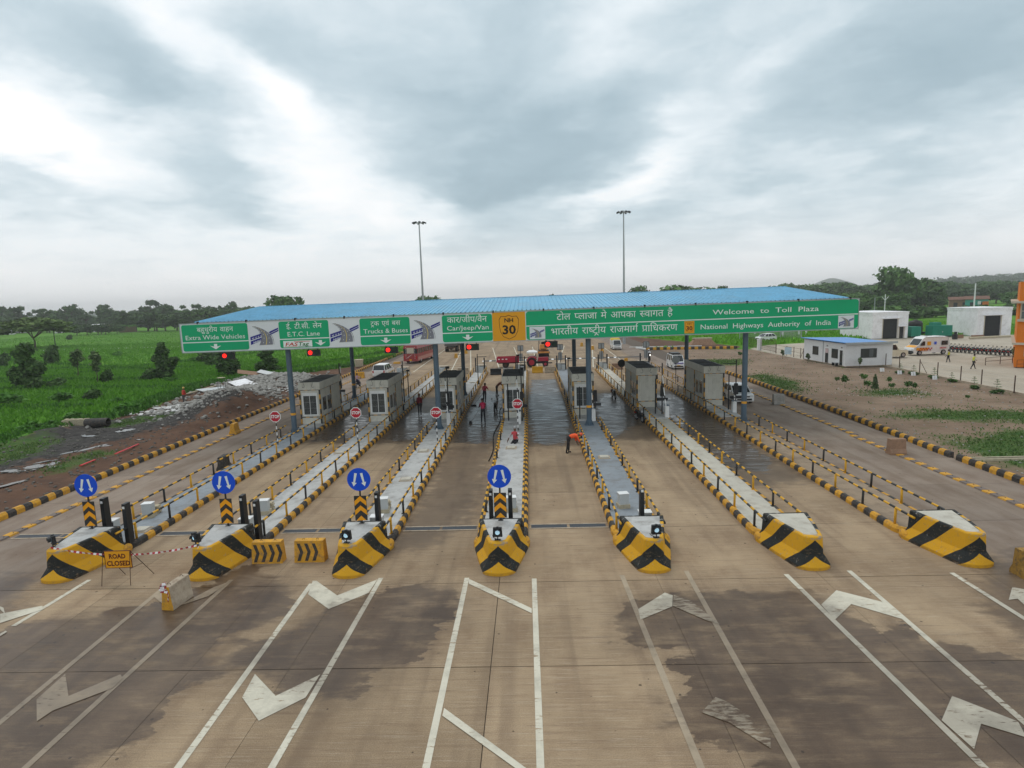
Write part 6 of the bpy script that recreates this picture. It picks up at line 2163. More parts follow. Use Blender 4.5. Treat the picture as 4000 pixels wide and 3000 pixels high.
office_window(2.0, 4.1, 1.15, 2.35)
MB().box(3.1, 3.62, -.068, -.062, 1.25, 2.25).build('curtain', mat('pale_curtain', (.10, .11, .11), .8), of)
office_window(.5, 1.3, .13, 2.2, True, True)
office_window(1.75, 3.2, .95, 2.2, True)
office_window(3.9, 4.8, .13, 2.2, True, True)
MB().box(-.07, -.06, 4.0, 4.7, 1.5, 2.1).build('notice', mat('pale_pink_notice', (.5, .38, .38), .6), of)
office_window(6.6, 8.1, 1.0, 2.2, True)
for y in (.9, 4.35):
    MB().box(-.02, -.001, y - .16, y + .16, 2.4, 2.55).build('door_plate', M['kgrey'], of)
MB().cyl((-.04, 5.35, .12), (-.04, 5.35, 3.05), .035, n=8).build('rain_pipe', M['galv'], of)
st = thing('bench', 'small grey bench at the side wall of the white office', 'bench', (40.75, 79.9, 0), .05)
MB().box(-.2, .2, -.5, .5, .4, .45).build('seat', M['galv'], st)
for y in (-.42, .42):
    MB().box(-.18, .18, y - .03, y + .03, 0, .4).build('leg', M['dark'], st)


def shed(label, loc, rz, W_, D_, H_, doors):
    t = thing('shed', label, 'building', loc, rz, 'white flat roofed sheds')
    MB().box(0, W_, .22, D_, 0, H_).build('side_wall', M['whitewall'], t)
    xs_ = sorted([(a, b, h) for a, b, h in doors])
    px = 0
    for a, b, h in xs_:
        MB().box(px, a, 0, .22, 0, H_ - .5).build('front_wall', M['whitewall'], t)
        MB().box(a, b, 0, .22, h, H_ - .5).build('lintel_wall', M['whitewall'], t)
        d = MB().box(a + .05, b - .05, .12, .21, 0, h - .02)
        n = max(2, int((h) / .28))
        for k in range(n):
            d.box(a + .06, b - .06, .10, .12, k * h / n + .02, (k + 1) * h / n - .03)
        d.build('shutter' if b - a > 1.5 else 'door', M['dark'], t)
        MB().box(a - .45, b + .45, -.5, -.002, h + .08, h + .17).build('door_canopy', M['whitewall'], t)
        MB().box(a - .14, a - .002, -.05, -.002, 0, h).box(b + .002, b + .14, -.05, -.002, 0, h).build('door_jamb', M['beige'], t)
        px = b
    MB().box(px, W_, 0, .22, 0, H_ - .5).build('front_wall', M['whitewall'], t)
    MB().box(-.06, W_ + .06, -.05, D_ + .05, H_ - .5, H_ + .02).box(-.12, W_ + .12, -.1, D_ + .1, H_ - .12, H_ + .06).build('parapet', M['whitewall'], t)
    return t


shed('white flat roofed shed with a wide dark shutter and a narrow dark door', (69.7, 122.6, 0), .02, 7.2, 12, 5.3, [(2.15, 5.05, 3.95), (5.5, 6.4, 2.3)])
shed('white flat roofed shed with one wide dark shutter, at the far right', (89.9, 121.8, 0), -.02, 6.6, 9, 5.6, [(1.45, 4.55, 4.05)])
orb = thing('orange_building', 'bright orange building with beige ledges cut by the right edge of the view', 'building', (59.1, 73.6, 0), -.66)
MB().box(0, 16, 0, 14, 0, 10.3, 0, 0, 0).build('wall', M['orange'], orb)
MB().box(-.7, 16, -.75, -.002, 7.75, 8.0).box(-.05, 16, -.3, -.003, 5.55, 5.85).box(-.35, 16, -.35, -.004, 2.75, 3.0).box(-.35, -.002, 0, 14, 2.75, 3.0).box(-.7, -.002, -.002, 14, 7.75, 8.0).build('ledge', M['beige'], orb)
for z0, z1, x0, x1 in ((5.86, 7.74, .25, 2.4), (1.35, 2.6, .9, 2.4)):
    fr = MB().box(x0, x1, -.06, -.005, z0, z1).build('window', M['beige'] if z0 > 5 else M['dark'], orb)
    for k in range(2):
        for r in range(2):
            w2, h2 = (x1 - x0) / 2, (z1 - z0) / 2
            MB().box(x0 + k * w2 + .06, x0 + (k + 1) * w2 - .04, -.075, -.06, z0 + r * h2 + .05, z0 + (r + 1) * h2 - .04).build('pane', mat('office_pane', (.12, .135, .13), .15) if 'office_pane' not in bpy.data.materials else bpy.data.materials['office_pane'], fr)
    MB().box(x0 - .08, x0 - .002, -.09, -.005, z0, z1).build('jamb', M['beige'], fr)
rf_ = thing('railing', 'thin rusty railing in front of the orange building', 'railing', (58.9, 72.9, 0))
mb = MB()
for z in (.45, .95):
    mb.cyl((0, 0, z), (3, 0, z), .02, n=5)
for x in (0, .8, 1.6, 2.4):
    mb.cyl((x, 0, 0), (x, 0, .95), .022, n=5)
mb.build('rails', M['rust'], rf_)
rf_ = thing('railing', 'brown pipe railing between the motorcycles and the orange building', 'railing', (57.5, 76.0, 0), .30)
mb = MB()
for z in (.5, .95):
    mb.cyl((0, 0, z), (4.6, 0, z), .03, n=6)
for x in (0, 2.5, 4.6):
    mb.cyl((x, 0, 0), (x, 0, 1.0), .04, n=6)
mb.build('rails', M['rust'], rf_)
# generators, tank, drums, brick heaps between the sheds
for lab, x, y, w_, h_, d_ in (('green generator housing beside the nearer shed, narrow one', 77.9, 123.2, 2.0, 2.15, 2.5), ('long green generator housing beside the farther shed', 81.8, 122.7, 4.0, 2.3, 2.2)):
    g = thing('generator', lab, 'generator', (x, y, 0), 0, 'green generators')
    MB().box(0, w_, 0, d_, .2, h_, 0, .03, .03).build('housing', M['genset'], g)
    MB().box(.05, w_ - .05, .05, d_ - .05, 0, .2).build('skid', M['dark'], g)
    if w_ > 3:
        MB().box(.4, 2.0, .4, 1.8, h_, h_ + .65, 0, .05, .05).build('exhaust_box', M['genset'], g)
        MB().box(1.7, 2.75, -.015, -.002, .95, 1.07).build('white_plate', M['white'], g)
    for k in range(2 if w_ < 3 else 4):
        MB().box(.12 + k * w_ / (2 if w_ < 3 else 4), -.06 + (k + 1) * w_ / (2 if w_ < 3 else 4), -.02, -.003, .35, h_ - .2).build('door', M['genset'], g)
tk = thing('water_tank', 'big black plastic water tank on a dark base between the generators', 'water tank', (81.2, 127.2, 0))
MB().box(-1.5, 1.5, -1.4, 1.4, 0, .9).build('base', M['dark'], tk)
prof = [(1.25, .9), (1.3, 1.0), (1.3, 1.5), (1.26, 1.55), (1.3, 1.6), (1.3, 2.1), (1.26, 2.15), (1.3, 2.2), (1.3, 2.7), (1.1, 3.1), (.4, 3.3), (.38, 3.42), (0.02, 3.44)]
MB().rings([[(r * math.cos(2 * PI * k / 24), r * math.sin(2 * PI * k / 24), z) for k in range(24)] for r, z in prof]).build('tank_body', M['black'], tk, smooth=True)
dm = thing('oil_drum', 'black drum with a chimney pot beside the brick heap', 'drum', (81.9, 116.4, 0))
MB().cyl((0, 0, 0), (0, 0, .95), .45, .45, 16).cyl((0, 0, .3), (0, 0, .34), .47, .47, 16).cyl((0, 0, .62), (0, 0, .66), .47, .47, 16).build('drum_body', M['dark'], dm)
MB().cyl((.1, 0, .95), (.1, 0, 1.4), .25, .25, 12).build('pot', M['dark'], dm)
BR = MB().box(-.115, .115, -.055, .055, 0, .072).mesh('brick', M['brick'])


def brick_heap(label, x, y, nx, ny, nz, m=None, s=1.0, name='brick_stack'):
    t = thing(name, label, 'brick stack', (x, y, 0))
    me = BR if m is None else MB().box(-.115, .115, -.055, .055, 0, .072).mesh('brick', m)
    for k in range(nz):
        for i in range(nx):
            for j in range(ny):
                if k == nz - 1 and random.random() < .3:
                    continue
                o = link('brick', me, t, ((i - nx / 2) * .245 * s, (j - ny / 2) * .125 * s, k * .076 * s), (0, 0, random.uniform(-.08, .08)))
                o.scale = (s, s, s)
    return t


brick_heap('red brick stack beside the black drum before the far shed', 83.9, 118.2, 7, 4, 9)
brick_heap('low red brick stack before the shutter of the far shed', 88.2, 119, 9, 4, 6)
t = thing('log', 'long pale pipe lying before the far shed', 'pipe', (0, 0, 0))
MB().cyl((84, 115.5, .2), (93.5, 117.5, .2), .2, .2, 12).build('pipe_body', M['palebrick'], t)

# fences, gate, notice board
fpx = [(46.45, 79.5), (46.3, 78.0), (46.1, 74.8), (45.75, 70.4), (45.6, 67.1), (45.45, 63.3), (45.3, 60.2), (44.8, 55.5), (44.6, 51), (44.4, 47)]
fe = thing('wire_fence', 'thin wire fence on rusty angle posts between the planted lot and the compound', 'fence', (0, 0, 0))
for k, (x, y) in enumerate(fpx):
    MB().box(x - .035, x + .035, y - .035, y + .035, 0, 1.65).build('fence_post', M['rust'], fe)
MB().cyl((45.75, 70.3, 1.4), (45.95, 69.3, 0), .03, n=5).build('stay', M['rust'], fe)
for z in (.5, .95, 1.4):
    mb = MB()
    mb.tube([(x, y, z) for x, y in fpx], .006, 4)
    mb.build('fence_wire', M['galv'], fe)
kb = tag(MB().prism([(44.15, 46), (44.3, 46), (45.5, 62), (46.1, 75), (46.3, 78), (46.15, 78), (45.95, 75), (45.35, 62)], -.1, .14, 'z').build('kerb', M['rawconc']), kind='structure')
f2 = [(40.6, 98.5), (40.66, 94.6), (40.75, 92.3), (40.85, 90.2), (40.9, 89.4)]
fe = thing('wire_fence', 'short railing of rusty posts left of the white office', 'fence', (0, 0, 0))
for x, y in f2:
    MB().box(x - .035, x + .035, y - .035, y + .035, 0, 1.55).build('fence_post', M['rust'], fe)
for z in (.8, 1.4):
    MB().tube([(x, y, z) for x, y in f2], .018, 4).build('fence_rail', M['rust'], fe)
MB().cyl((40.9, 89.4, 1.3), (40.85, 90.2, .05), .03, n=5).build('stay', M['rust'], fe)
nb = thing('notice_board', 'pale blue notice board on the railing left of the white office', 'notice board', (40.55, 94.0, 0), PI / 2 + PI * .94 - PI)
nb.rotation_euler = (0, 0, -.25)
MB().box(-.45, .55, -.03, .0, .25, 1.4).build('board', mat('pale_blue_print', (.50, .64, .72), .5, .2, 4), nb)
for x in (-.4, .5):
    MB().box(x - .02, x + .02, 0, .03, 0, 1.4).build('leg', M['rust'], nb)
for lab, x0, y0, x1, y1, h_ in (('brown barred gate leaf standing open, nearer one', 40.5, 104.8, 40.6, 98.6, 2.0), ('brown barred gate leaf, farther one', 40.4, 112.0, 40.5, 106.0, 1.9)):
    g = thing('barred_gate', lab, 'gate', (x0, y0, .1), math.atan2(y1 - y0, x1 - x0), 'barred gate leaves')
    ln = math.hypot(x1 - x0, y1 - y0)
    MB().box(0, ln, -.02, .02, .15, .2).box(0, ln, -.02, .02, h_ - .05, h_).box(0, ln, -.02, .02, h_ * .4, h_ * .4 + .04).box(0, .06, -.03, .03, -.1, h_).box(ln - .06, ln, -.03, .03, -.1, h_).build('gate_frame', M['rust'], g)
    me = MB().box(-.02, .02, -.012, .012, .2, h_ - .05).mesh('gate_bar', M['rust'])
    n = int(ln / .28)
    for k in range(1, n):
        link('gate_bar', me, g, (k * ln / n, 0, 0))
gp = thing('gate_pier', 'pale concrete gate pier between the two gate leaves', 'pier', (40.5, 105.4, 0))
MB().box(-.3, .3, -.3, .3, 0, 1.85).box(-.36, .36, -.36, .36, 1.85, 1.95).build('pier', M['white'], gp)
# mesh enclosure, poles and a small substation behind the office
en = thing('mesh_enclosure', 'grey mesh enclosure with pale posts behind the white office', 'fence', (0, 0, 0))
ep = [(46, 131), (50, 130), (54, 129), (58, 128), (58, 138)]
for x, y in ep:
    MB().box(x - .06, x + .06, y - .06, y + .06, 0, 2.6).build('fence_post', M['galv'], en)
for a, b in zip(ep, ep[1:]):
    mb = MB()
    for k in range(24):
        f = k / 24
        x, y = a[0] + (b[0] - a[0]) * f, a[1] + (b[1] - a[1]) * f
        mb.box(x - .012, x + .012, y - .012, y + .012, .1, 2.4)
    for z in np.arange(.1, 2.5, .16):
        mb.cyl((a[0], a[1], z), (b[0], b[1], z), .012, n=4)
    mb.build('mesh_panel', M['galv'], en)
for k, (x, y, h_) in enumerate(((57.0, 135, 7.6), (61.5, 137, 8.3), (64.5, 140, 8.0), (53.5, 142, 7.0))):
    pz = thing('concrete_pole', 'pale concrete pole of the small substation, %s' % ('leftmost but one', 'second from right', 'rightmost', 'leftmost')[k], 'pole', (x, y, 0), 0, 'substation poles')
    MB().box(-.14, .14, -.14, .14, 0, h_, 0, .03, .03).build('pole_shaft', M['white'], pz)
ss = thing('busbar_frame', 'steel crossbar frame on top of the substation poles', 'frame', (0, 0, 0))
MB().cyl((56.6, 134.8, 7.7), (64.8, 140.2, 8.1), .09, n=6).cyl((57, 135, 7.2), (64.5, 140, 7.6), .06, n=6).build('cross_beam', M['galv'], ss)
mb = MB()
for k in range(6):
    f = .1 + k * .16
    mb.cyl((57 + 7.5 * f, 135 + 5 * f, 7.75), (57 + 7.5 * f, 135 + 5 * f, 8.25), .07, .04, 6)
mb.build('insulators', M['dark'], ss)
bx = V(3000 + 1015 * .45208, 1000 + 330 * .45208, 150)
for k, (px, py, Y, arm, lab) in enumerate(((1015, 330, 150, 1.6, 'white pole with a Y-shaped head behind the nearer shed'), (925, 360, 165, 1.0, 'thin pole left of the Y-headed one behind the nearer shed'), (1795, 236, 152, 2.2, 'tall concrete power pole with two cross arms behind the far shed'))):
    q = V(3000 + px * .45208, 1000 + py * .45208, Y)
    pz = thing('power_pole', lab, 'power pole', (q[0], q[1], 0), 0, 'power poles behind the sheds')
    MB().cyl((0, 0, 0), (0, 0, q[2]), .22 if k == 2 else .14, .13 if k == 2 else .09, 10).build('pole_shaft', M['white'] if k != 1 else M['galv'], pz)
    if k == 2:
        for z in (1.4, 2.4):
            MB().box(-arm / 2, arm / 2, -.05, .05, q[2] - z - .05, q[2] - z + .05).build('cross_arm', M['galv'], pz)
    elif k == 0:
        MB().cyl((0, 0, q[2] - 1.5), (-arm / 2, 0, q[2] - .6), .06, n=6).cyl((0, 0, q[2] - 1.5), (arm / 2, 0, q[2] - .6), .06, n=6).build('cross_arm', M['white'], pz)
# huts on the far right
for k, (px, py, w_, h_, m, lab) in enumerate(((1800, 440, 9, 5.0, 'turq', 'turquoise painted hut with an orange cloth hung outside, behind the far shed'), (1655, 442, 8.5, 4.8, 'brick', 'brown brick hut left of the turquoise hut'), (1350, 440, 9, 3.8, 'brick', 'low brick hut with a dark doorway between the two sheds'), (920, 450, 10, 4.0, 'brick', 'brick hut among the trees behind the nearer shed'))):
    q = G(3000 + px * .45208, 1000 + py * .45208)
    hu = thing('village_hut', lab, 'hut', (q[0], q[1], 0), -.55, 'village huts behind the sheds')
    if m == 'turq':
        M['turq'] = mat('turquoise_wall', (.06, .38, .32), .8, .1, .6)
    MB().box(-w_ / 2, w_ / 2, 0, 6, 0, h_ * .75).build('wall', M[m], hu)
    MB().prism([(-.6, h_ * .72), (3, h_ + .1), (6.6, h_ * .72), (6.6, h_ * .72 + .2), (3, h_ + .32), (-.6, h_ * .72 + .2)], -w_ / 2 - .5, w_ / 2 + .5, 'x').build('roof', mat('clay_tiles%d' % k, (.17, .09, .06), .9, .3, 1), hu)
    for x in (-w_ * .2, w_ * .22):
        MB().box(x - .8, x + .8, -.05, -.002, .1, 2.3).build('doorway', M['dark'], hu)
    if m == 'turq':
        MB().box(2.2, 4.6, -.6, -.5, .5, 2.6).build('hung_cloth', M['orange'], hu)
        MB().box(.4, 1.6, -.6, -.5, 1.2, 2.8).build('hung_cloth', M['white'], hu)

# village at the far left
vl = [(510, 385, 6, 3.5, 'white'), (700, 375, 9, 4, 'white'), (750, 405, 9, 4, 'palebrick'), (850, 352, 8, 4.5, 'white'), (862, 385, 7, 3.6, 'white'), (940, 375, 9, 6, 'brick'), (1000, 362, 9, 6, 'brick'), (1030, 385, 7, 5, 'brick'), (100, 412, 18, 4, 'white'), (60, 420, 10, 4, 'white')]
for k, (px, py, w_, h_, m) in enumerate(vl):
    Y = 330 + (k % 3) * 12
    q = V(px * .45208, 1100 + py * .45208, Y)
    lab = ('white walled hut in the far left village', 'low hut of pale blocks in the far left village', 'brown brick hut in the far left village')[0 if m == 'white' else (1 if m == 'palebrick' else 2)] + ', %s' % ['behind the thin field pole', 'right of the tall tree', 'lowest, at the field edge', 'second row', 'below the second row', 'widest', 'right end', 'behind the grass hut', 'left of the umbrella tree', 'far left end'][k]
    hu = thing('village_hut', lab, 'hut', (q[0], q[1], 0), .6 + .2 * (k % 3), 'huts of the far left village')
    w_, hh = w_ * .7, max(2.4, q[2] * .72)
    MB().box(-w_ / 2, w_ / 2, -2.5, 2.5, 0, hh).build('wall', M[m], hu)
    MB().box(-w_ / 2 - .6, w_ / 2 + .6, -3.1, 3.1, hh, hh + .5, 0, .5, 1.9).build('roof', M['white'] if m == 'white' else M['rust'], hu)
    MB().box(-.8, .8, -3.06, -3.002, .1, 2.2).build('doorway', M['dark'], hu)
q = G(483 * .45208, 1100 + 580 * .45208)
pz = thing('field_pole', 'thin dark pole standing in the left field beside the umbrella tree', 'pole', (q[0], q[1], 0))
MB().cyl((0, 0, 0), (0, 0, 6.8), .13, .1, 8).build('pole_shaft', M['dark'], pz)

# high mast lights
for k, (px, py, lab) in enumerate(((905, 478, 'left'), (1347, 455, 'right'))):
    q = V(px * K, py * K, 128)
    hm = thing('high_mast_light', 'tall high mast light pole rising behind the canopy, %s one' % lab, 'high mast', (q[0], q[1], 0), 0, 'high mast lights')
    MB().cyl((0, 0, 0), (0, 0, q[2]), .30, .12, 14).build('mast', M['galv'], hm)
    mb = MB()
    rg = [(1.0 * math.cos(a), 1.0 * math.sin(a), q[2] - .35) for a in np.linspace(0, 2 * PI, 13)]
    mb.tube(rg, .05, 6)
    for a in np.linspace(0, 2 * PI, 5)[:-1]:
        mb.cyl((0, 0, q[2] - .3), (math.cos(a), math.sin(a), q[2] - .35), .04, n=5)
    mb.cyl((0, 0, q[2] - .5), (0, 0, q[2]), .25, .2, 12)
    mb.build('lantern_ring', M['galv'], hm)
    for a in np.linspace(.3, 2 * PI + .3, 9)[:-1]:
        c_, s_ = math.cos(a), math.sin(a)
        MB().box(-.3, .3, -.18, .18, -.12, .12, 0, .05, .03).build('floodlight', M['dark'], hm, (1.25 * c_, 1.25 * s_, q[2] - .3), (0, .35, a))

# ------------------------------------------------------------------ vegetation
def leaf_mat(name, c1, c2, c3):
    m, t, b = new_mat(name)
    pos = t.n('ShaderNodeNewGeometry').outputs['Position']
    rnd = t.n('ShaderNodeObjectInfo').outputs['Random']
    tint = t.n('ShaderNodeAttribute', attribute_name='tint').outputs['Fac']
    n = t.noise(pos, .45, 3)
    c = t.mix(t.map(tint, .1, .9), c1, c2)
    c = t.mix(t.math('MULTIPLY', t.map(n, .45, .7), .7), c, c3)
    k = t.math('MULTIPLY_ADD', rnd, .35, .82)
    c = t.mix(1.0, c, t.n('ShaderNodeCombineColor', {0: k, 1: k, 2: k}).outputs[0], 'MULTIPLY')
    _set(t, b, 'Base Color', c)
    b.inputs['Roughness'].default_value = .75
    b.inputs['Specular IOR Level'].default_value = .2
    return m


LF = {'dark': leaf_mat('dark_foliage', (.03, .065, .02), (.075, .135, .035), (.055, .115, .025)),
      'mid': leaf_mat('green_foliage', (.04, .095, .022), (.09, .175, .04), (.075, .16, .028)),
      'olive': leaf_mat('olive_foliage', (.07, .12, .028), (.15, .225, .055), (.12, .20, .035)),
      'pale': leaf_mat('pale_foliage', (.05, .09, .03), (.13, .19, .07), (.09, .14, .04)),
      'grass': leaf_mat('crop_blades', (.095, .26, .016), (.15, .36, .03), (.115, .30, .018)),
      'weed': leaf_mat('weed_leaves', (.05, .15, .018), (.09, .22, .03), (.065, .17, .022)),
      'lawn': leaf_mat('lawn_blades', (.07, .14, .03), (.15, .21, .065), (.10, .17, .05))}


def quads_mesh(name, C, U, Vv, m, tint=None):
    "n free quads with centre C and half axes U, Vv"
    n = len(C)
    co = np.empty((n, 4, 3), np.float32)
    co[:, 0], co[:, 1], co[:, 2], co[:, 3] = C - U - Vv, C + U - Vv * .6, C + U * .35 + Vv, C - U * .5 + Vv * .9
    me = bpy.data.meshes.new(name)
    me.vertices.add(n * 4)
    me.vertices.foreach_set('co', co.ravel())
    me.loops.add(n * 4)
    me.loops.foreach_set('vertex_index', np.arange(n * 4, dtype=np.int32))
    me.polygons.add(n)
    me.polygons.foreach_set('loop_start', np.arange(n, dtype=np.int32) * 4)
    me.polygons.foreach_set('loop_total', np.full(n, 4, np.int32))
    me.materials.append(m)
    me.update(calc_edges=True)
    at = me.attributes.new('tint', 'FLOAT', 'FACE')
    at.data.foreach_set('value', (rng.random(n) if tint is None else tint).astype(np.float32))
    return me


def unit(n):
    v = rng.normal(size=(n, 3))
    return v / np.linalg.norm(v, axis=1, keepdims=True)


def crown(lobes, n, size, m, shell=.55):
    "leaf clumps spread through a set of ellipsoid lobes (cx, cy, cz, rx, ry, rz)"
    L_ = np.array(lobes, float)
    vol = (L_[:, 3] * L_[:, 4] * L_[:, 5]) ** .7
    idx = rng.choice(len(L_), n, p=vol / vol.sum())
    d = unit(n)
    r = shell + (1 - shell) * rng.random(n) ** .6
    r *= 1 + .18 * np.sin(d[:, 0] * 7 + idx) * np.sin(d[:, 2] * 6 + idx * 2)
    C = L_[idx, :3] + d * r[:, None] * L_[idx, 3:]
    nrm = unit(n) * .9 + d * .5 + np.array([0, 0, .35])
    U = np.cross(nrm, unit(n))
    U /= np.linalg.norm(U, axis=1, keepdims=True)
    Vv = np.cross(nrm, U)
    Vv /= np.linalg.norm(Vv, axis=1, keepdims=True)
    s = size * (.55 + .9 * rng.random(n))[:, None]
    return quads_mesh('crown', C, U * s, Vv * s * .7, LF[m])


def trunk_mb(h, r, forks, top):
    mb = MB()
    p = Vector((0, 0, 0))
    for k in range(4):
        q = Vector((random.uniform(-.06, .06) * h * .5, random.uniform(-.06, .06) * h * .5, h * (k + 1) / 4))
        mb.cyl(p, q, r * (1 - .15 * k), r * (.85 - .15 * k), 8)
        p = q
    for f in forks:
        f = Vector(f)
        m_ = p.lerp(f, .5) + Vector((0, 0, -.08 * (f - p).length))
        mb.cyl(p, m_, r * .5, r * .33, 6).cyl(m_, f, r * .33, r * .1, 6)
    return mb.mesh('trunk', M['bark'])


def lobes_round(h, w_, n, z0=.35, jit=.3):
    out = []
    for k in range(n):
        a = 2 * PI * k / n + random.uniform(-.4, .4)
        q = random.uniform(.25, .6) * w_ / 2
        out.append((q * math.cos(a), q * math.sin(a), h * random.uniform(z0 + .12, .86), w_ * random.uniform(.2, .32), w_ * random.uniform(.2, .32), h * random.uniform(.12, .22)))
    out.append((0, 0, h * .72, w_ * .3, w_ * .3, h * .24))
    return out


def variant(kind):
    if kind == 'dense':          # full rounded village tree, unit 10 m
        lb = lobes_round(10, 10, 9, .25)
        return trunk_mb(3, .35, [l[:3] for l in lb[:5]], 10), crown(lb, 1500, .50, 'dark')
    if kind == 'mango':
        lb = lobes_round(10, 12, 11, .15)
        return trunk_mb(2.5, .4, [l[:3] for l in lb[:5]], 10), crown(lb, 1800, .5, 'mid')
    if kind == 'tall':           # open crown of separate puffs on long limbs
        lb = []
        for k in range(9):
            a = 2.4 * k
            q = random.uniform(.6, 3.2)
            lb.append((q * math.cos(a), q * math.sin(a), random.uniform(5.5, 9.2), random.uniform(.8, 1.5), random.uniform(.8, 1.5), random.uniform(.6, 1.1)))
        return trunk_mb(4.5, .28, [l[:3] for l in lb], 10), crown(lb, 700, .36, 'dark', .2)
    if kind == 'umbrella':
        lb = [(random.uniform(-3.6, 3.6), random.uniform(-3.6, 3.6), random.uniform(6.2, 8.2), random.uniform(1.6, 2.6), random.uniform(1.6, 2.6), random.uniform(.7, 1.3)) for _ in range(14)] + [(0, 0, 8.2, 3, 3, 1.2), (4, 0, 5.6, 1.6, 1.6, .8), (-4.2, .5, 5.4, 1.6, 1.6, .8)]
        return trunk_mb(3.2, .2, [(l[0] * .8, l[1] * .8, l[2]) for l in lb[:8]], 9), crown(lb, 6500, .34, 'olive', .2)
    if kind == 'bush':
        lb = [(random.uniform(-.3, .3), random.uniform(-.3, .3), random.uniform(.3, .6), .4, .4, .36) for _ in range(4)]
        return None, crown(lb, 420, .10, 'dark', .4)
    if kind == 'scrub':          # upright dark field tree with a stepped outline
        lb = [(0, 0, .9, .9, .8, .8), (.25, .1, 1.9, .85, .8, .75), (-.2, 0, 2.7, .75, .7, .7), (.05, 0, 3.6, .55, .55, .7), (1.0, .1, 2.5, .5, .5, .4), (0, 0, 4.3, .35, .35, .5)]
        return trunk_mb(1.6, .12, [l[:3] for l in lb[1:4]], 5), crown(lb, 2300, .15, 'dark', .35)
    if kind == 'spread':         # broad dark field tree
        lb = [(0, 0, 1.6, 1.5, 1.3, 1.1), (1.1, .2, 2.6, 1.0, 1.0, .9), (-.9, -.2, 2.0, 1.1, 1.0, .9), (.1, 0, 3.6, 1.0, .9, .8), (.4, 0, 4.9, .9, .9, .8), (-.6, 0, 4.4, .7, .7, .6), (1.3, -.5, .9, .9, .8, .7), (-1.2, 0, 1.2, .7, .7, .6)]
        return trunk_mb(1.4, .16, [l[:3] for l in lb[:6]], 5), crown(lb, 3600, .17, 'dark', .35)
    if kind == 'thin':           # sparse young tree with big pale leaves
        lb = [(0, 0, 3.4, .8, .7, .55), (.5, 0, 2.7, .5, .5, .4), (-.5, .1, 2.6, .5, .5, .45), (-.2, 0, 1.9, .4, .4, .4), (.2, .1, 3.9, .4, .4, .3)]
        return trunk_mb(1.9, .07, [l[:3] for l in lb], 4), crown(lb, 420, .17, 'pale', .2)
    if kind == 'cypress':
        lb = [(0, 0, .1 + .22 * k, .36 - .05 * k, .36 - .05 * k, .22) for k in range(7)]
        return None, crown(lb, 900, .06, 'pale', .6)
    if kind == 'shrub':
        lb = [(0, 0, .75, .34, .34, .24), (.16, .1, .95, .22, .22, .2), (-.18, 0, .9, .22, .2, .2)]
        return trunk_mb(.5, .02, [l[:3] for l in lb], 1), crown(lb, 240, .07, 'mid', .2)


VAR = {}
for kd, n in (('dense', 3), ('mango', 2), ('tall', 3), ('umbrella', 1), ('bush', 2), ('scrub', 1), ('spread', 1), ('thin', 2), ('cypress', 1), ('shrub', 3)):
    VAR[kd] = [variant(kd) for _ in range(n)]


def tree(name, kind, label, cat, loc, s, rz=None, k=0, group=None, leaf=None):
    t = thing(name, label, cat, loc, random.uniform(0, 6.28) if rz is None else rz, group)
    tr, cr = VAR[kind][k % len(VAR[kind])]
    t.scale = s if isinstance(s, tuple) else (s, s, s)
    if leaf:
        cr = cr.copy()
        cr.materials[0] = LF[leaf]
    link('crown' if kind not in ('bush',) else 'foliage', cr, t)
    if tr:
        link('trunk', tr, t)
    return t


q = G(1110 * .45208, 1100 + 436 * .45208)
hu = thing('field_hut', 'small hut overgrown with green creeper standing in the far left field', 'hut', (q[0], q[1], 0), .5)
MB().box(-3.9, 3.9, -2, 2, 0, 3.0).build('wall', mat('mud_wall', (.13, .10, .06), .9), hu)
link('creeper', crown([(-2, 0, 3.0, 2.6, 2.4, .7), (2, 0, 3.0, 2.6, 2.4, .7)], 500, .4, 'weed', .5), hu)
# named trees and bushes in the left field
z0 = -.09
tree('dark_tree', 'spread', 'broad dark tree standing in the left field below the umbrella tree', 'tree', (-69.5, 79.2, z0), (1.15, 1.15, 1.12), 0)
tree('umbrella_tree', 'umbrella', 'flat topped umbrella tree with a forked pale trunk in the left field', 'tree', (-151.8, 177.5, z0), (1.95, 1.95, 1.02), .4)
tree('round_bush', 'bush', 'round dark bush beside the thin pole in the left field', 'bush', (-107.3, 129.2, z0), (2.3, 2.2, 2.9), 0)
tree('dark_bush', 'bush', 'dark bush at the left edge of the view behind the broad dark tree', 'bush', (-107, 117, z0), (2.2, 2.0, 3.0), 1.0, 1)
tree('dark_bush', 'bush', 'tall dark bush just behind the broad dark tree', 'bush', (-99, 120, z0), (3.0, 2.8, 4.4), 2.0)
tree('young_tree', 'thin', 'thin young tree with pale leaves in the left field, left one', 'tree', (-73, 93, z0), (1.25, 1.25, 1.08), 0, 0)
tree('young_tree', 'thin', 'thin young tree with pale leaves in the left field, right one', 'tree', (-63.6, 84.6, z0), (1.15, 1.15, 1.1), 2, 1)
tree('small_bush', 'bush', 'dark bush at the foot of the right thin young tree', 'bush', (-61.8, 84.0, z0), (1.5, 1.4, 2.2), 1)
tree('low_bush', 'bush', 'low dark bush with pale tips in front of the thin young trees', 'bush', (-51.7, 67.3, z0), (1.7, 1.5, 1.4), 0)
tree('low_bush', 'bush', 'low bush under the left thin young tree', 'bush', (-66.5, 80.5, z0), (2.3, 1.6, 1.3), 1, 1)
tree('scrub_tree', 'scrub', 'upright dark tree with a stepped outline in the middle of the left field', 'tree', (-54.8, 86.5, z0), (1.6, 1.5, 1.16), 0)
tree('low_bush', 'bush', 'round dark bush at the foot of the upright stepped tree', 'bush', (-56.4, 85.2, z0), (1.9, 1.8, 2.0), 0)
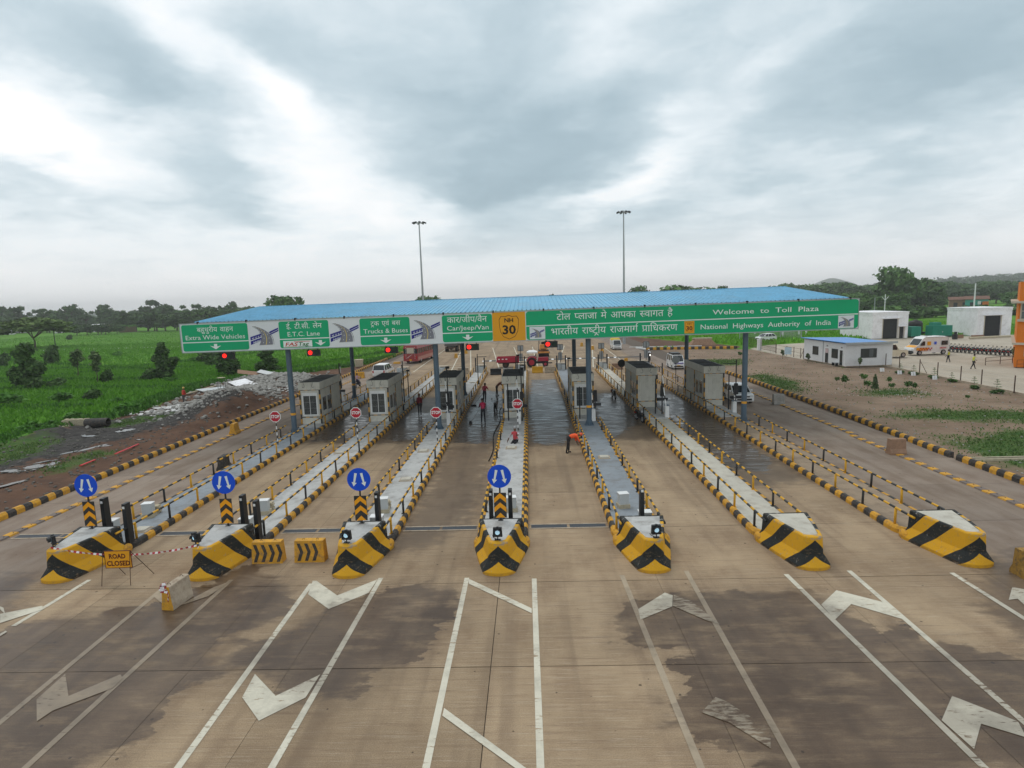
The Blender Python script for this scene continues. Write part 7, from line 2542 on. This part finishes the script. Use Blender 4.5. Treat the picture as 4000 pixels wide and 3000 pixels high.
tree('scrub_tree', 'spread', 'dark tree under the Extra Wide Vehicles sign', 'tree', (-46.2, 88.8, z0), (1.35, 1.3, .98), 2)
tree('dark_bush', 'bush', 'dark bush behind the tree under the Extra Wide Vehicles sign', 'bush', (-62, 112, z0), (4.2, 3, 3.2), 0)
tree('dark_bush', 'bush', 'dark round bush left of the tree under the Extra Wide Vehicles sign', 'bush', (-58, 106, z0), (2.0, 2.0, 2.6), 1, 1)
tree('field_bush', 'spread', 'small dark tree behind the leftmost column', 'tree', (-41.8, 92.3, z0), (1.0, 1.0, .66), 1)
tree('small_bush', 'bush', 'small bush in the middle of the far left field', 'bush', (-187, 236, z0), (2, 2, 2.4), 1)
for k, (px, py, s) in enumerate(((460, 318, 1.6), (1020, 640, 2.4), (420, 710, 1.6), (1700, 690, 2.2), (1130, 1110, 2.2), (1000, 1040, 1.4), (620, 1190, 1.8), (420, 1270, 1.6), (260, 1290, 1.9), (1480, 860, 1.6), (100, 1050, 3.0), (520, 1030, 2.4))):
    q = G(px * .45208, 1100 + max(py, 420) * .45208)
    tree('field_bush', 'bush', 'low green bush in the left field, %s' % ['far back', 'behind the stepped tree', 'near the thin pole', 'near the sign', 'at the rubble edge', 'left of the rubble edge', 'behind the pale bricks', 'by the dark soil', 'at the far left of the dark soil', 'beside the stepped tree', 'at the left edge', 'between the dark tree and the pale tipped bush'][k], 'bush', (q[0], q[1], z0), (s * .85, s * .75, s * .5), k, k, 'low bushes in the left field', 'weed')
# tree belt behind the left field
belt = [(40, 300, 9), (100, 205, 15), (170, 215, 13), (20, 235, 12), (390, 225, 14), (350, 240, 11), (440, 245, 11), (590, 190, 16), (560, 215, 13), (645, 225, 13), (730, 250, 12), (920, 200, 15), (905, 225, 13), (1010, 245, 11), (1060, 250, 10), (1170, 245, 11), (1280, 165, 17), (1330, 158, 18), (1430, 195, 15), (1640, 195, 14), (1720, 195, 14), (1800, 212, 12), (1960, 165, 16), (2010, 190, 14), (2150, 212, 12)]
for k, (px, py, h_) in enumerate(belt):
    Y = 370 + (k * 37) % 70
    q = V(px * .45208, 1100 + py * .45208, Y)
    tree('tall_tree', 'tall' if k % 3 else 'dense', 'tall airy tree on the skyline behind the left field, number %d from the left' % (k + 1) if False else 'airy tree breaking the skyline behind the left field', 'tree', (q[0], q[1], z0), (1.5 * q[2] / 15, 1.5 * q[2] / 15, q[2] / 9.6), None, k, 'skyline trees behind the left field')
k = 0
for px in range(-60, 2300, 62):
    for row in range(2):
        Y = (300 + (k * 29) % 60) if row == 0 else 430
        base = 300 - .02 * px if row == 0 else 270 - .028 * px
        top = (334 if px < 1000 else 296 - (px - 1000) * .035) - 22 * math.sin(k * 1.7) - 4 * (row == 1)
        if row == 0 and 640 < px < 1040:
            top, Y = 385 + 14 * math.sin(k * 3.1), 285
        q = V((px + 30 * math.sin(k * 2.3)) * .45208, 1100 + top * .45208, Y)
        s = max(.4, q[2] / 9.2)
        tree('village_tree', ('dense', 'mango')[k % 2], 'rounded dark green tree in the belt behind the left field', 'tree', (q[0], q[1], z0), (s * 1.45, s * 1.35, s), None, k, 'trees of the belt behind the left field')
        k += 1
# trees showing over the canopy roof
for px, py, Y, kd, lab in ((240, 140, 260, 'mango', 'broad dark tree showing over the left part of the canopy roof'), (400, 175, 275, 'tall', 'airy tree beside the broad one over the left part of the roof'), (1530, 140, 300, 'mango', 'dark rounded tree just right of the left high mast')):
    q = V(1000 + px * .45208, 1100 + py * .45208, Y)
    tree('roof_line_tree', kd, lab, 'tree', (q[0], q[1], z0), (q[2] / 10, q[2] / 10, q[2] / 9.4), None, 1)
for px, py, Y, kd, sw, lab in ((1075, 55, 330, 'mango', .85, 'rounded tree right of the right high mast over the roof'), (1470, 45, 340, 'mango', 2.0, 'wide dark tree over the right half of the canopy roof'), (1820, 22, 320, 'tall', .8, 'small airy tree over the right end of the canopy roof'), (2060, 55, 420, 'dense', .8, 'low tree at the right end of the canopy roof'), (350, 112, 420, 'dense', .7, 'small dark tree over the middle of the canopy roof')):
    q = V(2000 + px * .45208, 1100 + py * .45208, Y)
    tree('roof_line_tree', kd, lab, 'tree', (q[0], q[1], z0), (sw * q[2] / 10, sw * q[2] / 10, q[2] / 9.4), None, 0)
# big tree and wood on the right
q = G(3000 + 1100 * .45208, 1000 + 470 * .45208)
tree('great_tree', 'mango', 'tallest broad tree rising behind the nearer white shed', 'tree', (q[0] - 6, q[1] - 10, z0), (1.7, 1.7, 2.0), .7, 0)
tree('great_tree', 'dense', 'dark tree joined to the right of the tallest tree', 'tree', (q[0] + 10, q[1] - 5, z0), (1.6, 1.6, 1.5), 1.7, 1)
k = 0
for px in range(150, 2300, 44):
    for row in range(3):
        Y = (255 + (k * 31) % 50, 350, 460)[row]
        top = (350 if px > 1150 else 330, 300, 265)[row] + 22 * math.sin(k * 1.9) - (px - 1200) * .02
        if px < 900:
            top = (350, 310, 262)[row] + 18 * math.sin(k * 1.9)
        if row == 0 and (1480 < px < 2150 or 1250 < px < 1420):
            k += 1
            continue
        q = V(3000 + (px + 25 * math.sin(k * 2.9)) * .45208, 1000 + top * .45208, Y)
        s = max(.45, q[2] / 9.2)
        tree('wood_tree', ('mango', 'dense', 'mango')[k % 3], 'rounded green tree in the wood behind the white sheds', 'tree', (q[0], q[1], z0), (s * 1.35, s * 1.3, s), None, k, 'trees of the wood behind the white sheds')
        k += 1
for k in range(26):
    px = 640 + k * 62 + 20 * math.sin(k * 2.1)
    q = V(3000 + px * .45208, 1000 + (432 + 12 * math.sin(k * 1.7)) * .45208, 205 + 30 * (k % 3))
    s = max(2.0, q[2])
    tree('scrub_bush', 'bush', 'low scrub bush between the white sheds and the huts behind them', 'bush', (q[0], q[1], z0), (s * 2.2, s * 2.0, s * 1.05), k, k, 'scrub behind the white sheds', 'mid')
# saplings and shrubs in the planted lot
SAP = []
mb = MB().cyl((0, 0, 0), (0, 0, 1.25), .02, .008, 6)
cc, uu_, vv_ = [], [], []
for j, z in enumerate((.30, .55, .78, .98, 1.14)):
    for a in range(7):
        an = a * 2 * PI / 7 + j * .4
        ln = .50 * (1 - j * .19)
        for f in (.4, .75):
            cc.append((math.cos(an) * ln * f, math.sin(an) * ln * f, z + .05 * f))
            uu_.append((math.cos(an) * ln * .24, math.sin(an) * ln * .24, .02))
            vv_.append((-math.sin(an) * .045, math.cos(an) * .045, .015))
sap_tr = mb.mesh('trunk', M['bark'])
sap_cr = quads_mesh('crown', np.array(cc), np.array(uu_), np.array(vv_), LF['mid'])
pos_s = [(44.1, 72.6, 1.05), (44.0, 71.2, 1.0), (44.75, 69.9, .95), (44.9, 66.6, 1.0), (44.8, 63.7, .85), (43.7, 59.0, 1.0), (43.6, 56.0, 1.1)]
for k, (x, y, s) in enumerate(pos_s[1:]):
    t = thing('sapling', 'tiered conifer sapling along the wire fence, %s from the office' % ('first', 'second', 'third', 'fourth', 'fifth', 'sixth')[k], 'sapling', (x, y, z0), k, 'conifer saplings along the wire fence')
    t.scale = (s, s, s)
    link('crown', sap_cr, t)
    link('trunk', sap_tr, t)
    tree('fern_clump', 'bush', 'small green clump at the foot of the %s conifer sapling' % ('first', 'second', 'third', 'fourth', 'fifth', 'sixth')[k], 'plant', (x, y, z0), (.9, .8, .42), k, k, 'clumps under the saplings', 'mid')
for k, (x, y) in enumerate([(43.2, 73.4), (43.6, 70.6), (44.3, 69.2), (44.4, 65.7)]):
    t = thing('tile_guard', 'pair of pale slabs on edge beside the wire fence saplings, %s' % ('below the office corner', 'first of three', 'second of three', 'third of three')[k], 'slab pair', (x, y, z0), 0, 'pale slab pairs')
    for dx in (-.22, .06):
        MB().box(dx, dx + .22, 0, .05, 0, .46).build('slab', M['white'], t, rot=(-.2, 0, 0))
shr = [(33.15, 64.36, .70), (32.7, 61.9, 1.15), (35.94, 64.26, .95), (33.55, 59.3, .95), (37.6, 62.6, .82), (35.65, 58.9, .72), (36.9, 58.3, .95), (37.5, 58.2, .8), (33.0, 93.5, .9), (38.5, 52.6, .5)]
for k, (x, y, s) in enumerate(shr):
    tree('shrub', 'shrub', 'young shrub in the planted lot, %s' % ['leftmost small one', 'largest one', 'behind the green cypress on the left', 'left of the green cypress', 'right of the green cypress, farther', 'right of the green cypress, nearer', 'fuller of the right-hand pair', 'slimmer of the right-hand pair', 'alone near the far kerb', 'tiny one near the drain'][k], 'shrub', (x, y, z0), (s * 1.05, s * 1.05, s), k, k, 'young shrubs in the planted lot')
tree('small_cypress', 'cypress', 'bright green cone shaped cypress in the planted lot', 'cypress', (35.2, 60.9, z0), (1.0, 1.0, 1.0), 0)
for k, (x, y, s, lab) in enumerate(((46.3, 79.0, 1.6, 'pale feathery palm plant at the office corner'), (61.3, 76.2, 1.3, 'pale bushy plant beside the orange building'), (38.5, 91, .8, 'small plant left of the white office, before the notice board'), (39.3, 84.5, .8, 'small plant at the side wall of the office'), (42.6, 77.3, .8, 'small plant before the office window'))):
    tree('potted_plant', 'thin', lab, 'plant', (x, y, z0), (s * .45, s * .45, s * .42), k, k)

# crops, weeds and lawn tufts
def tufts(name, label, pts, hgt, wd, m, jitter=.3):
    n = len(pts)
    a = rng.random(n) * 2 * PI
    h_ = hgt * (.6 + .8 * rng.random(n))
    C = np.stack([pts[:, 0], pts[:, 1], pts[:, 2] + h_ * .48], -1)
    U = np.stack([np.cos(a), np.sin(a), np.zeros(n)], -1) * (wd * (.6 + .8 * rng.random(n)))[:, None]
    Vv = np.stack([rng.normal(size=n) * jitter * h_ * .5, rng.normal(size=n) * jitter * h_ * .5, h_ * .5], -1)
    o = link(name, quads_mesh(name, C, U, Vv, LF[m]))
    return tag(o, label, None, None, 'stuff')


def scatter(n, x0, x1, y0, y1, test, z=-.09):
    X, Y = rng.uniform(x0, x1, n), rng.uniform(y0, y1, n)
    k = test(X, Y)
    return np.stack([X[k], Y[k], np.full(k.sum(), z)], -1)


field = lambda X, Y: (many(DIRT)(X, Y) < -.6) & (X < -26) & (X > -240)
P1 = np.concatenate([scatter(90000, -130, -28, 45, 112, field), scatter(50000, -170, -26, 100, 190, field), scatter(30000, -240, -26, 150, 300, lambda X, Y: X < -34)])
tufts('crop_grass', 'bright green crop covering the left field', P1, .32, .11, 'grass')
bd = scatter(150000, -130, -28, 40, 150, lambda X, Y: field(X, Y) & (bund(X, Y) > .4) & (rng.random(X.shape) < .7))
ed = scatter(90000, -60, -26, 25, 120, lambda X, Y: (many(DIRT)(X, Y) < .5) & (many(DIRT)(X, Y) > -2.6) & (rng.random(X.shape) < .75))
tufts('weeds', 'dark weeds on the field banks and along the dirt edge', np.concatenate([bd, ed]), .46, .11, 'weed')
lw = scatter(90000, 24.8, 50, 26, 95, lambda X, Y: (many(LAWN)(X, Y) + rng.normal(size=X.shape) * 1.1 > .55))
ll = scatter(30000, -45, -28, 28, 57, lambda X, Y: (many(LAWN)(X, Y) + rng.normal(size=X.shape) * .5 > .2))
sp = scatter(5000, 25.5, 45, 30, 110, lambda X, Y: (many(LOT)(X, Y) > .5) & (np.sin(X * .9) * np.sin(Y * .8 + X * .3) + rng.normal(size=X.shape) * .5 > .75))
tufts('lawn_grass', 'patchy grass on the bare lots', np.concatenate([lw, ll, sp]), .10, .05, 'lawn')
rf2 = scatter(60000, 24, 120, 112, 240, lambda X, Y: (many(DIRT)(X, Y) < -1) & (many(YARD)(X, Y) < -1) & (X > 20 + 0 * Y))
tufts('field_grass', 'green grass of the right field behind the plaza', rf2, .55, .18, 'grass')

# ------------------------------------------------------------------ left bank: rubble, sheets, pipes, puddles
def stone_mesh(r):
    bm = bmesh.new()
    bmesh.ops.create_icosphere(bm, subdivisions=1, radius=r)
    for v in bm.verts:
        v.co = Vector((v.co.x * random.uniform(.7, 1.3), v.co.y * random.uniform(.6, 1.1), v.co.z * random.uniform(.5, .85)))
    me = bpy.data.meshes.new('rubble_stone')
    bm.to_mesh(me)
    bm.free()
    me.materials.append(M['soilstone'])
    return me


def relief_z(x, y):
    return float(relief(np.array([[x]]), np.array([[y]]))[0, 0])


base = [stone_mesh(.2) for _ in range(6)]


def stones(name, label, n, region, smin, smax, m, flat=1.0, zl=0.0):
    pts = []
    vs, fs = [], []
    for _ in range(n):
        x, y = region()
        me = base[random.randrange(6)]
        s = random.uniform(smin, smax)
        a = random.uniform(0, 6.28)
        b_ = random.uniform(-.4, .4)
        R_ = Matrix.Rotation(a, 3, 'Z') @ Matrix.Rotation(b_, 3, 'X')
        z = relief_z(x, y) + s * .05 + random.random() * zl
        k = len(vs)
        vs += [tuple(R_ @ Vector((v.co.x, v.co.y, v.co.z * flat)) * s + Vector((x, y, z))) for v in me.vertices]
        fs += [[i + k for i in p.vertices] for p in me.polygons]
    me = bpy.data.meshes.new(name)
    me.from_pydata(vs, [], fs)
    me.materials.append(M[m])
    return tag(link(name, me), label, None, None, 'stuff')


M['whitestone'] = mat('white_rubble', (.56, .55, .53), .85, .2, 2)
M['slag'] = mat('dark_rubble', (.13, .12, .105), .95, .35, 2)
tri = lambda cx, cy, sx, sy: (lambda: (random.gauss(cx, sx), random.gauss(cy, sy)))
stones('grey_rubble', 'grey broken stone spread over the left bank', 1300, tri(-34.6, 71, 2.7, 7.0), .4, 1.6, 'soilstone', 1, .1)
stones('grey_rubble', 'heap of grey stone behind the two left booths', 700, tri(-36.3, 81, 2.6, 2.6), .6, 1.7, 'soilstone', 1, .15)
stones('grey_rubble', 'grey stone along the lower bank', 700, tri(-32.6, 63, 2.4, 4.2), .3, 1.2, 'soilstone')
stones('pale_rubble', 'white broken slabs at the foot of the rubble', 170, tri(-37.6, 59.3, 1.1, 1.9), .6, 1.7, 'whitestone', .35)
stones('pale_rubble', 'white broken slabs scattered near the leftmost booth', 150, tri(-32.0, 70, 1.6, 3.6), .5, 1.5, 'whitestone', .35)
stones('dark_rubble', 'dark clods on the red soil bank', 900, lambda: (random.uniform(-41, -27), random.uniform(28, 64)), .18, .7, 'slag')
stones('gravel', 'small pale stones on the planted lot', 1500, lambda: (random.uniform(25.5, 44.5), random.uniform(26, 105)), .10, .42, 'soilstone')
stones('gravel', 'pale chips among the shrubs of the planted lot', 130, tri(36, 57.5, 3.2, 1.6), .10, .32, 'whitestone')
for k, (x, y, w_, d_, rz, tilt, m, lab) in enumerate(((-37.5, 75.4, 5.6, 2.2, -.85, .12, 'whitewall', 'large white sheet lying tilted on the rubble'), (-40.1, 72.8, 3.4, 1.8, .9, .05, 'cabinet', 'pale grey sheet lying flat behind the rubble'), (-38.7, 80.2, 3.2, .9, .5, .5, 'brick', 'rusty brown board propped on the rubble heap'), (-36.8, 80.6, 2.4, .8, -.4, .35, 'galv', 'dull metal sheet beside the rusty board'))):
    t = tag(MB().box(-w_ / 2, w_ / 2, -d_ / 2, d_ / 2, -.02, .02).build('loose_sheet', M[m], None, (x, y, relief_z(x, y) + .25 + abs(tilt) * w_ * .25), (tilt, tilt * .4, rz)), lab, 'sheet', 'loose sheets on the rubble')
t = tag(MB().box(-4.3, 4.3, -.12, .12, 0, .12).build('timber_plank', M['palebrick'], None, (-41.4, 73.2, .02), (0, 0, 1.58)), 'long pale timber lying along the field edge', 'timber')
t = thing('trestle', 'thin black trestle standing behind the rubble', 'trestle', (-38.9, 72.8, relief_z(-38.9, 72.8)))
for x in (-.35, .35):
    for y in (-.3, .3):
        MB().cyl((x, y, 0), (x * .85, y * .8, 1.5), .025, n=5).build('leg', M['dark'], t)
MB().box(-.4, .4, -.3, .3, 1.5, 1.56).build('top', M['palebrick'], t)
t = thing('broken_pipe', 'short black concrete pipe lying in the grass at the left', 'pipe', (-38.75, 50.8, .32), .1)
rg = [[(x, r * math.cos(a), r * math.sin(a)) for a in np.linspace(0, 2 * PI, 20)[:-1]] for x, r in ((-.95, .40), (.95, .40), (.95, .34), (-.95, .34), (-.95, .40))]
MB().rings(rg, caps=False).build('pipe_shell', M['kblack'], t, smooth=False)
brick_heap('stack of pale blocks in the grass beside the broken black pipe', -41.0, 51.4, 9, 5, 8, M['palebrick'], 1.0, 'block_stack')
t = tag(MB().box(-1.0, 1.0, -.4, .4, 0, .1).box(-.5, .9, -.3, .35, .1, .17).build('flat_slab', M['palebrick'], None, (-42.2, 50.3, 0), (0, 0, .2)), 'pale flat slabs left of the pale block stack', 'slab')
for k, (a, b) in enumerate((((-29.7, 40.2), (-29.85, 43.0)), ((-29.95, 37.2), (-29.9, 38.5)))):
    mb = MB()
    for q in range(2):
        mb.cyl((a[0] + q * .09, a[1], .02), (b[0] + q * .05, b[1], .06), .035, n=6)
    tag(mb.build('red_pipe', mat('red_plastic%d' % k, (.60, .03, .04), .4, .1)), 'red plastic pipe on the soil bank, %s' % ('longer one', 'shorter one')[k], 'pipe', 'red pipes on the bank')
PUD = [(-33.2, 42.7, .95, .16, 1.3), (-33.9, 41.3, .5, .14, 1.2), (-32.5, 43.2, .3, .1, .4), (-33.1, 37.3, .55, .30, 1.2), (-32.7, 38.3, .34, .3, .3), (-33.9, 38.9, .4, .1, .9), (-33.4, 39.6, .3, .1, .8), (-33.0, 36.3, .6, .12, .5), (-34.0, 36.4, .5, .18, .3), (-32.0, 37.4, .22, .1, .3), (-31.5, 33.6, .9, .12, 1.2), (-37.0, 47.5, .5, .2, .2), (-35.0, 49.0, .55, .35, .8), (-36.4, 46.6, .4, .2, .1), (-31.0, 45.0, .25, .12, .4)]
for k, (x, y, a, b, rz) in enumerate(PUD):
    pts = []
    for q in range(18):
        an = 2 * PI * q / 18
        r = 1 + .35 * math.sin(3 * an + k) * math.sin(5 * an + 2 * k) + random.uniform(-.12, .12)
        u, v_ = a * 1.15 * r * math.cos(an), b * 1.7 * r * math.sin(an)
        pts.append((u * math.cos(rz) - v_ * math.sin(rz), u * math.sin(rz) + v_ * math.cos(rz)))
    zz = max(relief_z(x + p[0], y + p[1]) for p in pts) + .012
    tag(MB().prism(pts, -.03, 0, 'z').build('puddle', M['water'], None, (x, y, zz)), kind='structure')
t = thing('straw_basket', 'tall woven basket bin at the left roadside beyond the booths', 'basket', (-28.3, 96.8, 0))
MB().cyl((0, 0, 0), (0, 0, 1.15), .62, .75, 14).build('basket_body', M['palebrick'], t)
MB().cyl((0, 0, 1.1), (0, .1, 2.0), .03, n=5).build('stick', M['bark'], t)
t = tag(MB().box(-.6, .6, -.4, .4, 0, .3, 0, .1, .1).build('yellow_lump', M['kyellow'], None, (-22.6, 99.5, 0)), 'small yellow lump at the left roadside behind the white car', 'block')
t = tag(MB().box(-1.0, 1.0, -.25, .25, 0, .08).build('white_board', M['white'], None, (-24.0, 97, 0), (0, 0, .2)), 'white board lying at the left roadside before the bus', 'board')
t = thing('drain_channel', 'narrow concrete drain crossing the planted lot from the right kerb', 'drain', (0, 0, 0))
MB().box(24.9, 46, 33.85, 33.95, -.1, .05).box(24.9, 46, 34.25, 34.35, -.1, .05).build('channel_wall', M['palebrick'], t)
MB().box(24.9, 46, 33.95, 34.25, -.1, -.06).build('channel_bed', M['kblack'], t)
t = tag(MB().box(-7, 7, -.3, .3, 0, .12).build('white_heap', M['whitestone'], None, (27, 118.5, -.05), (0, 0, -.12)), 'line of white rubble beyond the cross kerb', 'rubble line')
t = thing('debris_heap', 'brown heap with boards on top at the edge of the right field', 'heap', (35.3, 122, 0))
MB().box(-2.6, 2.6, -1.2, 1.2, -.1, 1.1, 0, 1.0, .6).build('earth', M['brick'], t)
MB().box(-1.9, 1.9, -.5, .5, 1.1, 1.3).build('boards', M['palebrick'], t)

# ------------------------------------------------------------------ hills, far wood, air
def hill(name, cx, cy, pts_, depth, m):
    mb = MB()
    rg = []
    for f in (0, .25, .5, .75, 1.0):
        rg.append([(cx + u, cy + (f - .5) * depth, -1 + (h_ + 1) * math.sin(PI * f) ** .7) for u, h_ in pts_] + [(cx + pts_[-1][0], cy + (f - .5) * depth, -2), (cx + pts_[0][0], cy + (f - .5) * depth, -2)])
    return tag(mb.rings(rg).build(name, m, smooth=True), kind='structure')


hm_ = mat('hill_scrub', (.05, .075, .04), .95, .3, .01, .08)
q = V(1797 * K, 600.5 * K, 2400)
prof = [(u, (q[2]) * math.exp(-(u / 88) ** 2 * 1.0) ** .9) for u in np.linspace(-230, 230, 24)]
hill('hill', q[0], 2400, prof, 300, hm_)
for cx, cy, w_, h_ in ((-1500, 1900, 900, 14), (-700, 2100, 900, 12)):
    prof = [(u, h_ * (math.cos(u / w_ * PI / 2) ** 1.2) * (1 + .12 * math.sin(u / 31) + .07 * math.sin(u / 13 + 1))) for u in np.linspace(-w_, w_, 60)]
    hill('hills', cx, cy, prof, 420, hm_)


def ridge_from(pts, Y):
    out = []
    for px, py in pts:
        q_ = V(3000 + px * .45208, 1000 + py * .45208, Y)
        out.append((q_[0], max(1.0, q_[2])))
    return out


slope = ridge_from([(600, 330), (900, 268), (1190, 252), (1380, 232), (1500, 222), (1750, 208), (1900, 205), (2050, 180), (2211, 182), (2500, 165), (2900, 170), (3300, 230)], 1150)
hill('hills', 0, 1150, slope, 420, hm_)
hill('hills', 0, 1900, ridge_from([(1300, 250), (1420, 216), (1500, 200), (1590, 191), (1680, 193), (1760, 204), (1850, 240)], 1900), 300, hm_)
# the far wood on the slope, one mass of crowns
fw_c = []
sx_, sz_ = [p_[0] for p_ in slope], [p_[1] for p_ in slope]
for _ in range(2600):
    x, y = random.uniform(360, 1500), random.uniform(700, 1175)
    f = min(1, max(0, (y - 940) / 420))
    hz_ = -1 + (np.interp(x, sx_, sz_) + 1) * max(0, math.sin(PI * f)) ** .7 if f > 0 else 0
    r_ = random.uniform(5, 10)
    fw_c.append((x, y, hz_ + random.uniform(0, 3), r_, r_, random.uniform(3.5, 7)))
me = crown(fw_c, 110000, 1.5, 'dark', .75)
tag(link('far_wood', me), 'far wood covering the slope on the right horizon', None, None, 'stuff')
fw_c = [(random.uniform(-1500, 500), random.uniform(620, 1300), 3.0, random.uniform(7, 12), random.uniform(7, 12), random.uniform(4, 7)) for _ in range(900)]
tag(link('far_wood', crown(fw_c, 30000, 1.9, 'dark', .7)), 'far line of trees on the left horizon', None, None, 'stuff')

hb = MB().box(-3950, 3950, -160, 3950, -1.3, 80).build('haze', [])
hb.data.materials.clear()
hmat = bpy.data.materials.new('haze_air')
hmat.use_nodes = True
hmat.node_tree.nodes.clear()
ht = NT(hmat.node_tree)
pv = ht.n('ShaderNodeVolumePrincipled', {'Color': (1.0, 1.0, 1.0, 1), 'Density': .0003, 'Anisotropy': .1})
ht.n('ShaderNodeOutputMaterial', {'Volume': pv.outputs[0]})
hb.data.materials.append(hmat)
tag(hb, kind='stuff')
